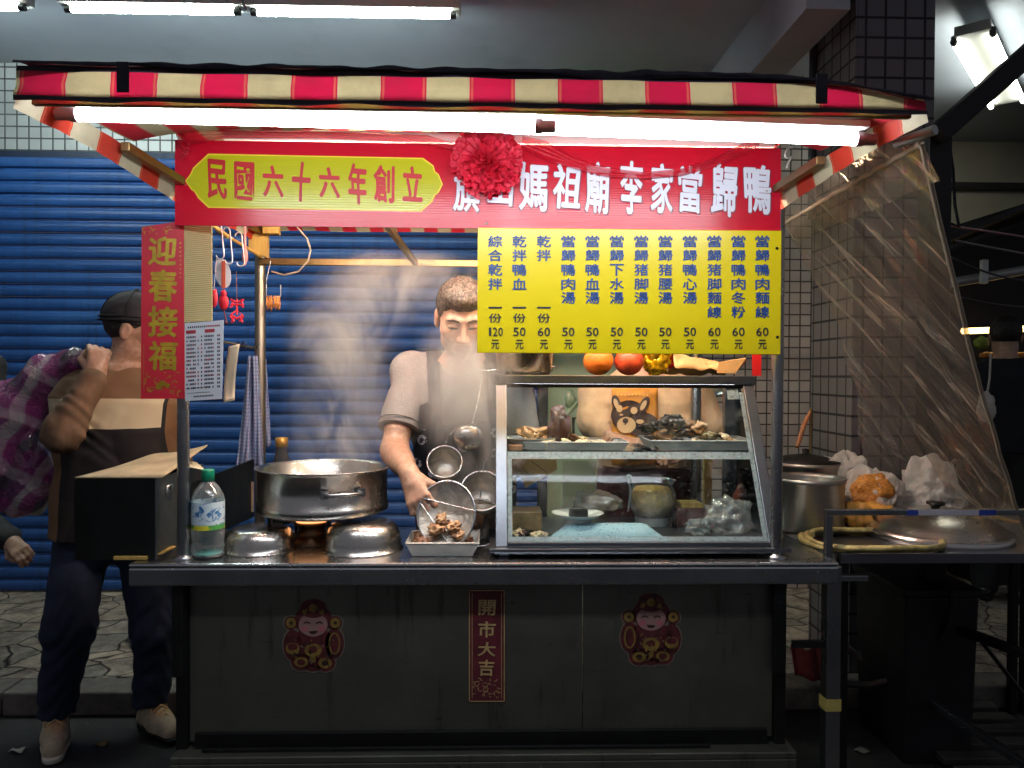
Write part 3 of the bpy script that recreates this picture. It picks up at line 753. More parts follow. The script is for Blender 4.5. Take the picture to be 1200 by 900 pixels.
# calendar sheet with illegible rows
sh_ = thing('calendar_sheet', at(240, 470, LY), 'white printed sheet with rows of small type hanging below the cardboard', 'paper sheet')
mb = MB(); quad_slab(mb, [(217, 470), (260, 467.5), (262, 375), (216.5, 379)], LY + .012, .0015, 0, (0, .012, .012, 0)); mb.build('paper', pm('sheet_paper', '#b9bfc6', .6, 0, .06), sh_)
mb = MB(); cal = lambda x, y: at(x, y - (x - 217) * .07, LY + .012 + .012 * (x - 217) / 45 - .001)
def dash(x0, y0, x1, y1, mi): mb.poly([cal(x0, y1), cal(x1, y1), cal(x1, y0), cal(x0, y0)], mi)
for i in range(16): dash(220 + i * 2.4, 383, 221.6 + i * 2.4, 385.2, 0 if i < 9 else 1)
dash(218, 387.5, 229.5, 391.5, 1); dash(240, 387.5, 251.5, 391.5, 1)
for r in range(14):
    for c0, n in ((218.5, 6), (231.5, 1), (235.5, 1), (239.5, 6), (254.5, 2)):
        for i in range(n):
            if rn.random() < .9: dash(c0 + i * 1.9, 394.5 + r * 4.6, c0 + i * 1.9 + 1.4, 396.8 + r * 4.6, 1 if rn.random() < .18 else 0)
for i in range(13): dash(227 + i * 1.8, 464.5, 228.2 + i * 1.8, 466.3, 0)
dash(219, 461, 246, 461.4, 0); dash(219, 455, 246, 455.4, 0)
mb.build('print', [pm('print_dark', '#33343c', .6), pm('print_red', '#8f1c2a', .6)], sh_)
# paper strip, towel
ps = thing('paper_strip', at(268, 472, .1), 'narrow cream paper strip curling beside the white printed sheet', 'paper')
MB().grid(lambda u, v: at(262 + 13 * u + 6 * v * v, 472 - 66 * v - 3 * u, .10 + .01 * math.sin(v * 4 + u)), 4, 16).build('strip', pm('strip_paper', '#d9c3a4', .7), ps, solid=.001)
mb = MB()
for i in range(14): mb.poly([at(266, 466 - i * 3.6, .096), at(270.5, 466 - i * 3.6, .096), at(270.5, 464.8 - i * 3.6, .096), at(266, 464.8 - i * 3.6, .096)])
k = NT('towel_cloth'); v = k.coord(); o = k.sep(v)
ck = k.math('MAXIMUM', k.math('LESS_THAN', k.math('FRACT', k.math('MULTIPLY', o[0], 70)), .25), k.math('LESS_THAN', k.math('FRACT', k.math('MULTIPLY', o[2], 70)), .25))
k.l(k.mix(k.math('MULTIPLY', ck, .6), '#9aa3c0', '#5a6690'), k.b.inputs['Base Color']); k.b.inputs['Roughness'].default_value = .9; k.bump(k.noise(v, 300, 2), .4, .002)
M_TOWEL = k.m
tw = thing('towel', at(296, 545, .72), 'blue grey checked towel draped on the rear post by the price sheet', 'towel')
MB().grid(lambda u, v: at(294 + (u - .5) * (10 + 22 * (1 - v)) + 2 - 3 * (1 - v) * (1 - v), 545 - 128 * v + (8 * abs(u - .4) if v < .2 else 0), .74 + .018 * math.sin(u * 13 + v * 3) + .012 * math.sin(u * 27)), 26, 26).build('cloth', M_TOWEL, tw, solid=.004)
MB().grid(lambda u, v: at(308 + (u - .5) * 7 + 6 * (1 - v), 527 - 100 * v - 6 * u, .82 + .006 * math.sin(u * 8 + v * 3)), 8, 20).build('cloth_end', M_TOWEL, tw, solid=.004)
# rod, hooks and trinkets left of the rear post
rod = thing('hanging_rod', at(280, 285, .4), 'slanting bamboo rod tied from the cardboard to the rear post', 'rod')
MB().tube([at(246, 262, .05), at(270, 279, .35), at(306, 301, .76)], .006, 8).build('rod', M_WOODP, rod)
MB().tube([at(252 + i * .8, 266 + i * .6 + (3 if i % 2 else -2), .13 + i * .01) for i in range(18)], .0035, 6).build('twine', pm('twine', '#c8ac7e', .8), rod)
rod2 = thing('clip_rail', at(285, 406, .4), 'short metal rail with paper clips beside the price sheet', 'rail')
MB().tube([at(260, 400, .06), at(282, 405, .4), at(301, 408, .76)], .004, 8).build('rail', M_FRAME, rod2)
for q in (277, 283, 298): MB().tube([at(q, 407, .35), at(q + 2, 400, .345), at(q + 5, 403, .345), at(q + 2, 408, .35)], .0025, 6).build('clip', M_BLACKM, rod2)
M_WIRE = pm('white_wire', '#c4c4c8', .35, .3)
for i, (x, y, Y, h, lab) in enumerate(((252, 270, .12, 36, 'white s-hook nearest the cardboard edge on the bamboo rod'), (262, 274, .2, 38, 'white s-hook holding the round paper fan'), (276, 280, .4, 34, 'white s-hook hanging nearest the rear post'))):
    t = []
    for j in range(26):
        f = j / 25
        if f < .3: a = math.pi * (1.0 - f / .3 * 1.1); t.append(at(x + 3.5 + 4 * math.cos(a), y - 3 - 4.5 * math.sin(a), Y))
        elif f < .65: t.append(at(x + 7.5 + (f - .3) / .35 * 3, y + (f - .3) / .35 * h * .8, Y))
        else: a = math.pi * (f - .65) / .35; t.append(at(x + 6 + 4.5 * math.cos(a), y + h * .8 + 5 * math.sin(a) * 1.0, Y))
    tag(MB().tube(t, .0024, 8).build('s_hook', M_WIRE), lab, 'hook', 'white hooks on the rod')
fan = thing('paper_fan', at(261, 340, .2), 'oval white paper fan with a red stripe hanging from a hook', 'fan')
fp = [at(261 + 9.2 * math.cos(a) + .15 * 17 * math.sin(a), 320 + 17.5 * math.sin(a), .2) for a in np.linspace(0, 6.2832, 29)[:-1]]
MB().prism(fp[::-1], (0, .002, 0)).build('fan_blade', pm('fan_paper', '#c6cfd0', .5, 0, .1, 20), fan)
MB().box(X(260, .2), X(264.5, .2), .196, .199, Z(338, .2, 260), Z(306, .2, 260)).build('fan_stripe', pm('fan_red', '#b8553a', .5), fan)
M_KNOT = pm('red_charm', '#d32333', .5, 0, .15)
ch1 = thing('red_charm', at(262, 362, .2), 'red gourd shaped charm hanging below the paper fan', 'charm')
MB().blob(at(262, 354, .2), (.0165, .006, .026), 1, .1).blob(at(262, 344, .2), (.010, .006, .012), 2, .1).build('charm_body', M_KNOT, ch1)
MB().tube([at(262, 342, .2), at(262, 330, .2)], .0012, 6).tube([at(262, 362, .2), at(265, 376, .2)], .0022, 6).blob(at(265, 378, .2), .005, 3).build('cord', pm('dark_cord', '#5a2020', .7), ch1)
ch2 = thing('red_charm', at(250, 362, .14), 'red cut out charm half behind the cardboard edge', 'charm')
MB().blob(at(250.5, 350, .14), (.012, .005, .03), 5, .3).build('charm_body', M_KNOT, ch2); MB().tube([at(250.5, 340, .14), at(254, 300, .14)], .0012, 6).build('cord', M_WIRE, ch2)
ch3 = thing('red_charm', at(277, 378, .4), 'red fretwork charm shaped like a knot on a long cord', 'charm')
q = lambda x, y: at(277.5 + x, 363 + y, .4)
mb = MB()
for seg in ([(-7, -12), (-2, -9), (2, -9), (8, -12)], [(-7, -6), (8, -6)], [(0, -12), (0, 6)], [(-5, -12), (-5, -4), (-8, -3)], [(6, -12), (6, -4), (8, -3)], [(-7, 6), (0, 0), (7, 6), (0, 10), (-7, 6)], [(-6, 15), (-4, 9), (0, 11), (4, 9), (7, 15)], [(-8, 7), (-3, 14)], [(8, 7), (3, 14)]):
    mb.tube([q(*s) for s in seg], .0034, 6)
mb.build('charm_body', M_KNOT, ch3); MB().tube([at(277, 318, .4), at(277.5, 352, .4)], .0012, 6).build('cord', pm('cord_brown', '#7a4a40', .7), ch3)
tag(MB().tube([at(287, 264, .5), at(287, 290, .5)], .005, 8).tube([at(287, 290, .5), at(287, 299, .5), at(287, 304, .5), at(287, 311, .5)], [.006, .011, .011, .002], 10).build('pink_tassel', pm('pink_ribbon', '#c08a86', .6)), 'short pink ribbon with a knob hanging left of the timber block', 'ribbon')
tag(MB().tube([at(318 + 41 * 0, 318, .72), at(333, 322.5, .7), at(350, 318, .69), at(361, 306, .69), at(364, 293, .69), at(360, 280, .69), at(348, 266, .7)], .0035, 8).build('wire_loop', pm('ivory_wire', '#b5a894', .4)), 'ivory wire loop curving under the banner right of the rear post', 'wire')
rb = thing('rubber_band_bunch', at(321, 364, .72), 'bunch of orange rubber bands hanging on a wire from the rear post', 'rubber bands')
M_RB = pm('rubber_orange', '#d68b3c', .5, 0, .15, 40)
for i in range(11):
    x = 312.5 + i * 1.55 + rn.uniform(-.5, .5); yb = 363 + rn.uniform(-4, 3)
    MB().tube([at(x, 347, .72 + rn.uniform(-.008, .008)), at(x - 1 + rn.uniform(-.8, .8), 355, .715), at(x, yb, .72), at(x + 1 + rn.uniform(-.6, .6), 355, .725)], .0021, 6, closed=True).build('band', M_RB, rb)
MB().tube([at(317, 306, .74), at(312, 330, .73), at(312, 346, .72), at(320, 348.5, .72), at(329, 347, .72), at(329, 334, .725)], .0016, 6).build('wire', M_WIRE, rb)
tag(MB().hexa([at(299, 462, .77), at(302, 462, .77), at(302, 462, .772), at(299, 462, .772), at(299, 495, .77), at(302, 495, .77), at(302, 495, .772), at(299, 495, .772)]).build('paper_label', pm('pinkish_paper', '#c4a392', .7)), 'small pinkish paper tag on the rear post below the towel top', 'tag')

# ribbon rosette and its drape
M_ROS = NT('rosette_cloth'); k = M_ROS
k.l(k.ramp(k.noise(k.coord(), 25, 3), [(.3, '#d8183a'), (.7, '#f2445c')]), k.b.inputs['Base Color']); k.b.inputs['Roughness'].default_value = .45
tl = k.n('ShaderNodeBsdfTranslucent'); tl.inputs['Color'].default_value = lin('#f03048'); mx = k.n('ShaderNodeMixShader'); mx.inputs[0].default_value = .35
k.l(k.b.outputs[0], mx.inputs[1]); k.l(tl.outputs[0], mx.inputs[2]); k.l(mx.outputs[0], k.out.inputs['Surface']); M_ROS = k.m
rs = thing('ribbon_rosette', at(571, 190, BY - .03), 'red ruffled ribbon rosette hung over the middle of the banner', 'rosette')
C = at(571, 190, BY - .02); mb = MB(); rr = random.Random(3)
for i in range(230):
    z = rr.uniform(-1, 1); a = rr.uniform(0, 6.283); h = math.sqrt(1 - z * z)
    d = Vector((h * math.cos(a), -abs(h * math.sin(a)) * .9, z)); rad = .108 * rr.uniform(.82, 1.02)
    s = d.cross(Vector((rr.uniform(-1, 1), rr.uniform(-1, 1), rr.uniform(-1, 1)))).normalized(); t2 = d.cross(s)
    wdt = rr.uniform(.018, .032); ph = rr.uniform(0, 6)
    def pt(u, v):
        rv = rad * (.35 + .65 * v); q = (u - .5) * wdt * (.5 + v)
        return C + Vector((1, .55, .98)) * 0 + Vector(((d * rv + s * q + t2 * (.007 * math.sin(u * 9 + ph) * v + .006 * v * v)).x, (d * rv + s * q + t2 * .007 * math.sin(u * 9 + ph) * v).y * .6, (d * rv + s * q + t2 * .007 * math.sin(u * 9 + ph) * v).z))
    mb.grid(pt, 6, 3)
mb.build('ruffles', M_ROS, rs)
k = NT('sheer_red'); k.b.inputs['Base Color'].default_value = lin('#c8142c'); k.b.inputs['Roughness'].default_value = .4; k.b.inputs['Alpha'].default_value = .62; k.bump(k.noise(k.coord((1, 1, 6)), 14, 3), .5, .01); M_SHEER = k.m
def drape(pts, w0, name, lab, parent):
    n = len(pts)
    def f(u, v):
        t = u * (n - 1); i = min(int(t), n - 2); x = pts[i][0] * (1 - t + i) + pts[i+1][0] * (t - i); y = pts[i][1] * (1 - t + i) + pts[i+1][1] * (t - i)
        ww = pts[i][2] * (1 - t + i) + pts[i+1][2] * (t - i)
        return at(x, y + (v - .5) * ww, BY - .018 - .008 * math.sin(v * 14 + u * 6))
    MB().grid(f, 50, 8).build(name, M_SHEER, parent)
drape([(612, 166, 14), (640, 176, 22), (670, 190, 14), (710, 202, 11), (755, 206, 9), (800, 202, 9), (840, 189, 10), (876, 172, 14), (890, 165, 10)], 1, 'ribbon_tail', '', rs)
drape([(530, 172, 10), (500, 164, 12), (440, 160, 9), (380, 158, 8), (300, 158, 8), (265, 157, 10), (232, 161, 14), (208, 163, 22)], 1, 'ribbon_tail', '', rs)
drape([(206, 155, 8), (214, 165, 22), (222, 172, 14), (212, 185, 6)], 1, 'ribbon_knot', '', rs)

# stickers on the front panel
SY = PNY - .0015
st = thing('vertical_sticker', at(570, 822, SY), 'dark red vertical paper strip with gold characters stuck mid front of the cart', 'sticker')
M_MAROON = pm('faded_red_paper', '#5e1c26', .6, 0, .35, 18)
M_PALEGOLD = pm('faded_gold', '#c2a672', .55, .2, .25, 30)
mb = MB(); quad_slab(mb, [(549, 823), (592, 823), (592, 691), (549, 691)], SY, .001, 0); mb.build('paper', M_MAROON, st)
f2 = lambda x, y: at(x, y, SY - .0012); mb = MB()
for x0, y0, x1, y1 in ((549.5, 691.5, 591.5, 692.6), (549.5, 821.3, 591.5, 822.4), (549.5, 691.5, 550.6, 822.4), (590.4, 691.5, 591.5, 822.4), (553, 695, 553.6, 818), (587.4, 695, 588, 818)):
    mb.poly([f2(x0, y1), f2(x1, y1), f2(x1, y0), f2(x0, y0)])
for ch, x0, y0, x1, y1 in (('開', 561, 703, 580.5, 721), ('市', 560.5, 728, 580.5, 747), ('大', 560, 752.5, 581, 769), ('吉', 561, 773, 579, 792)):
    put(mb, ch, lambda u, v: f2(x0 + u * (x1 - x0), y1 + v * (y0 - y1)), .02, 0, .05, .012)
for i in range(40): ring(mb, rn.uniform(555, 586), rn.uniform(797, 816), rn.uniform(1.5, 3.5), f2, .7, a0=rn.uniform(0, 6), a1=rn.uniform(2, 6))
mb.build('gold_print', M_PALEGOLD, st)
def festive_sticker(cx, cy_, flip, label):
    t = thing('round_sticker', at(cx, cy_ + 38, SY), label, 'sticker', 'new year figure stickers on the cart front')
    W = lambda x, y, l: at(cx + x * flip, cy_ + y, SY - .0006 * l)
    mats = [pm('sticker_rim', '#6a6456', .6), pm('sticker_red', '#4f171c', .6, 0, .5, 34), pm('sticker_skin', '#8d6c66', .6, 0, .2), pm('sticker_gold', '#80682f', .5, .1, .4, 40), pm('sticker_ink', '#2a1512', .6), pm('sticker_cheek', '#a05a62', .6)]
    mb = MB()
    def disc(x, y, rx, ry, mi, l, n=24, a0=0, a1=6.2832):
        P = [W(x + rx * math.cos(a0 + (a1 - a0) * i / n), y + ry * math.sin(a0 + (a1 - a0) * i / n), l) for i in range(n)]
        n_ = (P[1] - P[0]).cross(P[2] - P[1]); mb.poly(P if n_.y < 0 else P[::-1], mi)
    sil = [(0, -37, 15, 9), (0, -22, 22, 18), (-26, -18, 8, 8), (26, -18, 8, 8), (0, 10, 26, 24), (-24, 8, 11, 18), (25, 6, 11, 18), (-14, 28, 12, 10), (14, 29, 12, 10), (0, 30, 12, 9)]
    for x, y, a, b in sil: disc(x, y, a + 1.5, b + 1.5, 0, 1)
    for x, y, a, b in sil: disc(x, y, a, b, 1, 2)
    disc(0, -16, 17, 14, 2, 3); disc(0, -32, 15, 8, 1, 4); disc(0, -35, 5, 5, 3, 5); disc(-10, -31, 3, 3, 3, 5); disc(10, -31, 3, 3, 3, 5)
    for s in (-1, 1):
        disc(26 * s, -18, 6, 6, 3, 3); disc(26 * s, -18, 2, 2, 4, 4); disc(10 * s, -11, 4, 3.4, 5, 4)
        for j in range(6): disc((4 + j * 1.3) * s, -17.5 - 1.6 * math.sin(j / 5 * 3.14), .9, .9, 4, 4, 8)
    disc(0, -9, 5, 4, 4, 4, 16, 0, 3.1416); disc(0, 14, 10, 8, 3, 3); disc(0, 13, 5, 4, 1, 4)
    disc(-14, 28, 8, 6, 3, 3); disc(-14, 28, 5, 3.4, 1, 4); disc(14, 29, 8, 6, 3, 3); disc(14, 29, 4, 3, 4, 4); disc(25, 6, 7, 13, 3, 3); disc(25, 6, 5, 11, 1, 4)
    disc(-24, 12, 8, 7, 3, 3); disc(-24, 10, 6, 4, 1, 4); disc(0, 24, 3, 6, 3, 4)
    rr = random.Random(int(cx))
    for i in range(60):
        x, y = rr.uniform(-24, 24), rr.uniform(2, 34)
        disc(x, y, rr.uniform(.5, 1.3), rr.uniform(.5, 1.3), rr.choice((3, 4, 4, 0)), 5, 8)
    for i in range(16): disc(rr.uniform(-15, 15), rr.uniform(-38, -27), .8, .8, rr.choice((3, 4)), 6, 8)
    mb.build('printed_figure', mats, t)
festive_sticker(367, 748, 1, 'faded sticker of a smiling figure in a red hat, left on the cart front')
festive_sticker(763, 741, -1, 'clearer sticker of a laughing figure in a red hat, right on the cart front')

# ------------------------------------------------------------ things on the counter
mbx = thing('metal_box', at(140, 656, .2), 'black metal box with a side latch at the left end of the counter', 'box')
zb0 = zc + .008
x0, x1 = X(89, .06), X(183, .06); z1 = Z(561, .06, 150); z0 = Z(655, .06, 150)
M_BLK2 = pm('sooty_black_metal', '#171918', .42, .4, .5, 5)
MB().box(x0, x1, .05, .054, z0, z1).box(x0, x0 + .004, .0545, .42, z0, z1).box(x0 + .0045, x1, .416, .42, z0, z1).box(x0 + .0045, x1, .0545, .4155, z0, z0 + .004).build('box_wall', M_BLK2, mbx)
MB().box(x1 + .001, x1 + .006, .05, .42, z0 - .004, z1 + .002).build('side_plate', steel('scuffed_plate', '#8b8f90', .4, (1, 4, 2), .6), mbx)
for pxl, Yl in ((194, .13), (207, .32)):
    c = at(pxl, 573, Yl); c.x = x1 + .006
    lt = MB(); lt.tube([c + Vector((.004, -.02, -.012)), c + Vector((.006, -.02, .012)), c + Vector((.006, .02, .012)), c + Vector((.004, .02, -.012))], .003, 6)
    lt.box(c.x, c.x + .004, c.y - .016, c.y + .016, c.z - .03, c.z - .005)
    lt.build('latch', M_STEEL, mbx)
fl = MB(); fl.grid(lambda u, v: Vector((x0 + (x1 - x0 + .02) * u, .052 + .37 * v, z1 + .004 + .055 * v * (1 if u < .6 else 1.0) * min(1, u * 1.4) + .01 * math.sin(u * 7) * v)), 14, 10)
tag(fl.build('cardboard_sheet', pm('dusty_card', '#b09a78', .8, 0, .2), solid=.004), 'bent sheet of cardboard lying on the black metal box', 'cardboard')
fl = MB(); zz = Z(552, .3, 230); fl.grid(lambda u, v: at(168 + 72 * u - 10 * v, 551 - 9 * v, .2 + .2 * v) + Vector((0, 0, .012 * math.sin(u * 3.1))), 10, 5)
tag(fl.build('paper_flap', pm('cream_card', '#c4b798', .75, 0, .12), solid=.003), 'cream folded card flap beside the left post on top of the black box', 'card')
wb_ = thing('wooden_block', at(153, 656, .03), 'thin wooden slat under the black metal box at the counter corner', 'block')
MB().box(X(136, .06), X(175, .06), .04, .09, zc + .001, zc + .012).box(X(128, .06), X(190, .06), .055, .16, zc + .0125, zc + .017).build('slat', M_WOODP, wb_, bevel=.002)
wd = thing('wind_shield', at(255, 620, .4), 'black sheet metal wind shield behind the water bottle', 'wind shield')
A, B, Cc, Dd = at(223, 652, .25), at(296, 600, .72), at(296, 538, .72), at(224, 566, .25)
A.z = zc + .001; B.z = zc + .001
MB().hexa([A, B, B + Vector((.004, .004, 0)), A + Vector((.004, .004, 0)), Dd, Cc, Cc + Vector((.004, .004, 0)), Dd + Vector((.004, .004, 0))]).build('plate', M_BLK2, wd)
MB().box(X(289, .7), X(297, .7), .70, .705, Z(600, .7, 290), Z(565, .7, 290)).build('paper_patch', pm('patch_paper', '#b99c86', .7), wd)
# water bottle
bt = thing('water_bottle', at(243, 655, .07), 'clear plastic water bottle with a green cap and blue label', 'bottle')
b0 = at(243, 652, .08); b0.z = zc + .001; h = Z(550, .08, 243) - b0.z; r = 18.5 / pxm(.08)
cx, cyy = b0.x, .085
def ribbed(f): return r * (1 - .05 * (abs(math.sin(f * 26)) if f < .27 else 0))
prof = [(0, 0), (r * .8, 0), (r * .97, .008)] + [(ribbed(i / 40), h * i / 40) for i in range(3, 23)] + [(r * 1.0, h * .56), (r, h * .64), (r * .93, h * .70), (r * .72, h * .78), (r * .45, h * .84), (r * .36, h * .855), (r * .36, h * .865)]
k = NT('clear_plastic'); tp = k.n('ShaderNodeBsdfTransparent'); tp.inputs['Color'].default_value = (.95, .98, .98, 1); gl = k.n('ShaderNodeBsdfGlossy'); gl.inputs['Roughness'].default_value = .08
df = k.n('ShaderNodeBsdfDiffuse'); df.inputs['Color'].default_value = (.75, .85, .86, 1); lw = k.n('ShaderNodeLayerWeight'); lw.inputs['Blend'].default_value = .35
bpn = k.n('ShaderNodeBump'); bpn.inputs['Strength'].default_value = .5; bpn.inputs['Distance'].default_value = .004; k.l(k.noise(k.coord(), 45, 3), bpn.inputs['Height']); k.l(bpn.outputs[0], gl.inputs['Normal'])
a1 = k.n('ShaderNodeMixShader'); a1.inputs[0].default_value = .4; k.l(gl.outputs[0], a1.inputs[1]); k.l(df.outputs[0], a1.inputs[2])
a2 = k.n('ShaderNodeMixShader'); k.l(k.math('MULTIPLY_ADD', lw.outputs['Facing'], .5, .14), a2.inputs[0]); k.l(tp.outputs[0], a2.inputs[1]); k.l(a1.outputs[0], a2.inputs[2]); k.l(a2.outputs[0], k.out.inputs['Surface']); M_CLEAR = k.m
MB().lathe(prof, (cx, cyy, b0.z), 28).build('body', M_CLEAR, bt)
k = NT('bottle_label'); v = k.coord(); o = k.sep(v)
bl_ = k.mix(k.ramp(k.noise(v, 32, 4, .6, 1.0), [(.42, 0.), (.5, 1.)], 'LINEAR'), '#2c6ea8', '#c9dde6')
gr = k.mix(k.ramp(k.noise(v, 26, 3), [(.5, 0.), (.54, 1.)]), '#d3d03a', '#4d9a4e')
k.l(k.mix(k.math('LESS_THAN', o[2], h * .40), bl_, gr), k.b.inputs['Base Color']); k.b.inputs['Roughness'].default_value = .3
MB().lathe([(r * 1.012, h * .33), (r * 1.012, h * .64)], (cx, cyy, b0.z), 28).build('label_wrap', k.m, bt)
MB().lathe([(r * .36, h * .868), (r * .40, h * .87), (r * .40, h * .985), (r * .36, h), (0, h)], (cx, cyy, b0.z), 24).build('cap', pm('green_cap', '#12805f', .35), bt)
MB().lathe([(0, .010), (r * .86, .010), (r * .86, .014), (0, .014)], (cx, cyy, b0.z), 20).build('bottle_foot', pm('bottle_foot_teal', '#5fb0a8', .2, 0, .3, 60), bt)
# sauce bottle behind the pot
sb = thing('sauce_bottle', at(330, 552, .62), 'slim glass sauce bottle with a gold cap behind the big pot', 'bottle')
p = at(330, 600, .62); hh = Z(512, .62, 330) - zc; rb_ = 8.5 / pxm(.62) * 1.1
MB().lathe([(0, 0), (rb_ * 1.5, 0), (rb_ * 1.6, .01), (rb_ * 1.55, hh * .5), (rb_ * 1.1, hh * .68), (rb_ * .72, hh * .82), (rb_ * .66, hh * .9)], (p.x, .62, zc), 20).build('body', pm('dark_sauce_glass', '#4a4a4c', .08, 0, .1, 9, trans=.5), sb)
MB().lathe([(rb_ * .7, hh * .885), (rb_ * .78, hh * .89), (rb_ * .78, hh * .99), (0, hh)], (p.x, .62, zc), 18).build('cap', pm('gold_cap', '#b88a3c', .35, .5), sb)
# two upturned steel basins, burner, stockpot
def basin(px0, px1, pyt, Y, lab):
    c = at((px0 + px1) / 2, 650, Y); r_ = (px1 - px0) / 2 / pxm(Y); hgt = Z(pyt, Y) - zc
    t = thing('steel_basin', (c.x, Y, zc), lab, 'basin', 'upturned steel basins on the counter')
    MB().lathe([(r_ * 1.05, .001), (r_ * 1.05, .004), (r_ * 1.0, .006), (r_ * .985, hgt * .3), (r_ * .95, hgt * .6), (r_ * .86, hgt * .85), (r_ * .74, hgt * .97), (r_ * .6, hgt), (0, hgt)], (c.x, Y, zc), 48).build('bowl', M_POT, t)
    return t
basin(264, 345, 617, .19, 'shiny upturned steel basin left of the burner')
basin(381, 470, 610, .19, 'larger upturned steel basin right of the burner')
br = thing('gas_burner', (X(366, .3), .3, zc), 'gas burner glowing between the upturned basins under the pot', 'burner')
bc = Vector((X(366, .3), .3, zc))
MB().lathe([(.09, .001), (.09, .012), (.05, .016), (.045, .05), (.06, .06), (.06, .066), (0, .066)], bc, 28).build('burner_head', steel('burner_metal', '#8a6a50', .3), br)
for a in range(4): MB().bar(bc + Vector((.05 * math.cos(a * 1.57 + .6), .05 * math.sin(a * 1.57 + .6), .095)), bc + Vector((.15 * math.cos(a * 1.57 + .6), .15 * math.sin(a * 1.57 + .6), .095)), .012).bar(bc + Vector((.14 * math.cos(a * 1.57 + .6), .14 * math.sin(a * 1.57 + .6), .001)), bc + Vector((.14 * math.cos(a * 1.57 + .6), .14 * math.sin(a * 1.57 + .6), .09)), .012).build('pot_support', M_BLACKM, br)
MB().lathe([(.052, .068), (.06, .08), (.05, .092), (.02, .09)], bc, 24).build('flame', emit('flame_glow', '#ffb070', .8), br)
PY = .30; ps_ = pxm(PY); pc = Vector((X(379.5, PY), PY, 0)); pr_ = 76 / ps_
zt_ = Z(551, PY - pr_ * .5, 380); zb2 = zc + .103
sp = thing('stock_pot', (pc.x, PY, zb2), 'big round stainless steel pot steaming on the burner', 'pot')
MB().lathe([(0, 0), (pr_ * .93, 0), (pr_ * .985, .008), (pr_ * .985, .03), (pr_ * .965, .034), (pr_ * .97, zt_ - zb2 - .012), (pr_ * 1.0, zt_ - zb2 - .006), (pr_ * 1.02, zt_ - zb2), (pr_ * .985, zt_ - zb2), (pr_ * .95, zt_ - zb2 - .01), (pr_ * .95, .012), (0, .012)], (pc.x, PY, zb2), 64).build('pot_body', M_POT, sp)
for ang in (-62, 118):
    a = R(ang); d = Vector((math.cos(a), math.sin(a), 0)); s = Vector((-d.y, d.x, 0)); hc = Vector((pc.x, PY, zt_ - .062)) + d * pr_ * .97
    mb = MB().tube([hc - s * .055, hc - s * .05 + d * .03, hc + s * .05 + d * .03, hc + s * .055], .006, 8)
    for q in (-1, 1): mb.box(-.012, .012, -.004, .004, -.012, .012, 0, Matrix.Translation(hc + s * .058 * q + d * .004) @ Matrix.Rotation(a + R(90), 4, 'Z'))
    mb.build('handle', M_STEEL, sp)
MB().lathe([(0, (zt_ - zb2) * .55), (pr_ * .94, (zt_ - zb2) * .55)], (pc.x, PY, zb2), 40).build('broth', pm('broth', '#5a3a1e', .08, 0, .2), sp)
M_NETW = NT('strainer_mesh'); k = M_NETW; v = k.coord(); 
w1 = k.n('ShaderNodeTexWave'); w1.bands_direction = 'X'; w1.inputs['Scale'].default_value = 110; k.l(v, w1.inputs['Vector'])
w2 = k.n('ShaderNodeTexWave'); w2.bands_direction = 'Z'; w2.inputs['Scale'].default_value = 110; k.l(v, w2.inputs['Vector'])
k.b.inputs['Base Color'].default_value = lin('#b5aea2'); k.b.inputs['Metallic'].default_value = .8; k.b.inputs['Roughness'].default_value = .4
nz_ = k.noise(v, 16, 4, .6, .8); k.l(k.ramp(nz_, [(.3, '#8d877c'), (.7, '#d2cabd')]), k.b.inputs['Base Color']); k.bump(nz_, .5, .01)
k.l(k.math('ADD', k.math('MULTIPLY', k.math('MAXIMUM', w1.outputs['Fac'], w2.outputs['Fac']), .5), k.math('MULTIPLY_ADD', nz_, .5, .28)), k.b.inputs['Alpha']); M_NETW = k.m
# round skimmer in the cook's hand
sk = thing('round_strainer', at(523, 602, .16), 'round wire mesh strainer held by the cook over the meat tray', 'strainer')
C = at(523, 602, .15); n_ = Vector((-.1, -.93, .34)).normalized(); ux = n_.cross(Vector((0, 0, 1))).normalized() * -1; uy = ux.cross(n_).normalized()
if uy.z < 0: uy = -uy
Rr = 36.5 / pxm(.15)
MB().tube([C + (ux * math.cos(a) * Rr * .93 + uy * math.sin(a) * Rr * 1.06) for a in np.linspace(0, 6.2832, 49)[:-1]], .0042, 8, closed=True).build('rim', M_STEEL, sk)
MB().grid(lambda u, v: C + (ux * math.cos(u * 6.2832) * .93 + uy * math.sin(u * 6.2832) * 1.06) * Rr * max(v, .001) + n_ * -.02 * (1 - v * v), 40, 10).build('mesh_bowl', M_NETW, sk)
MB().tube([C + ux * -Rr * .8 + uy * Rr * .48 + n_ * .004, C + ux * Rr * .92 + uy * Rr * .1 + n_ * .004], .0025, 6).tube([C + ux * -Rr * .85 + uy * Rr * .3 + n_ * .004, C + ux * Rr * .15 - uy * Rr * .98 + n_ * .004], .0028, 6).build('cross_wire', M_STEEL, sk)
hnd0 = C + ux * -Rr * .84 + uy * Rr * .42; HAND = at(486, 573, .2)
MB().tube([hnd0, HAND + Vector((.0, 0, 0)), HAND + (HAND - hnd0).normalized() * .09], .007, 8).build('handle', M_WOOD, sk)
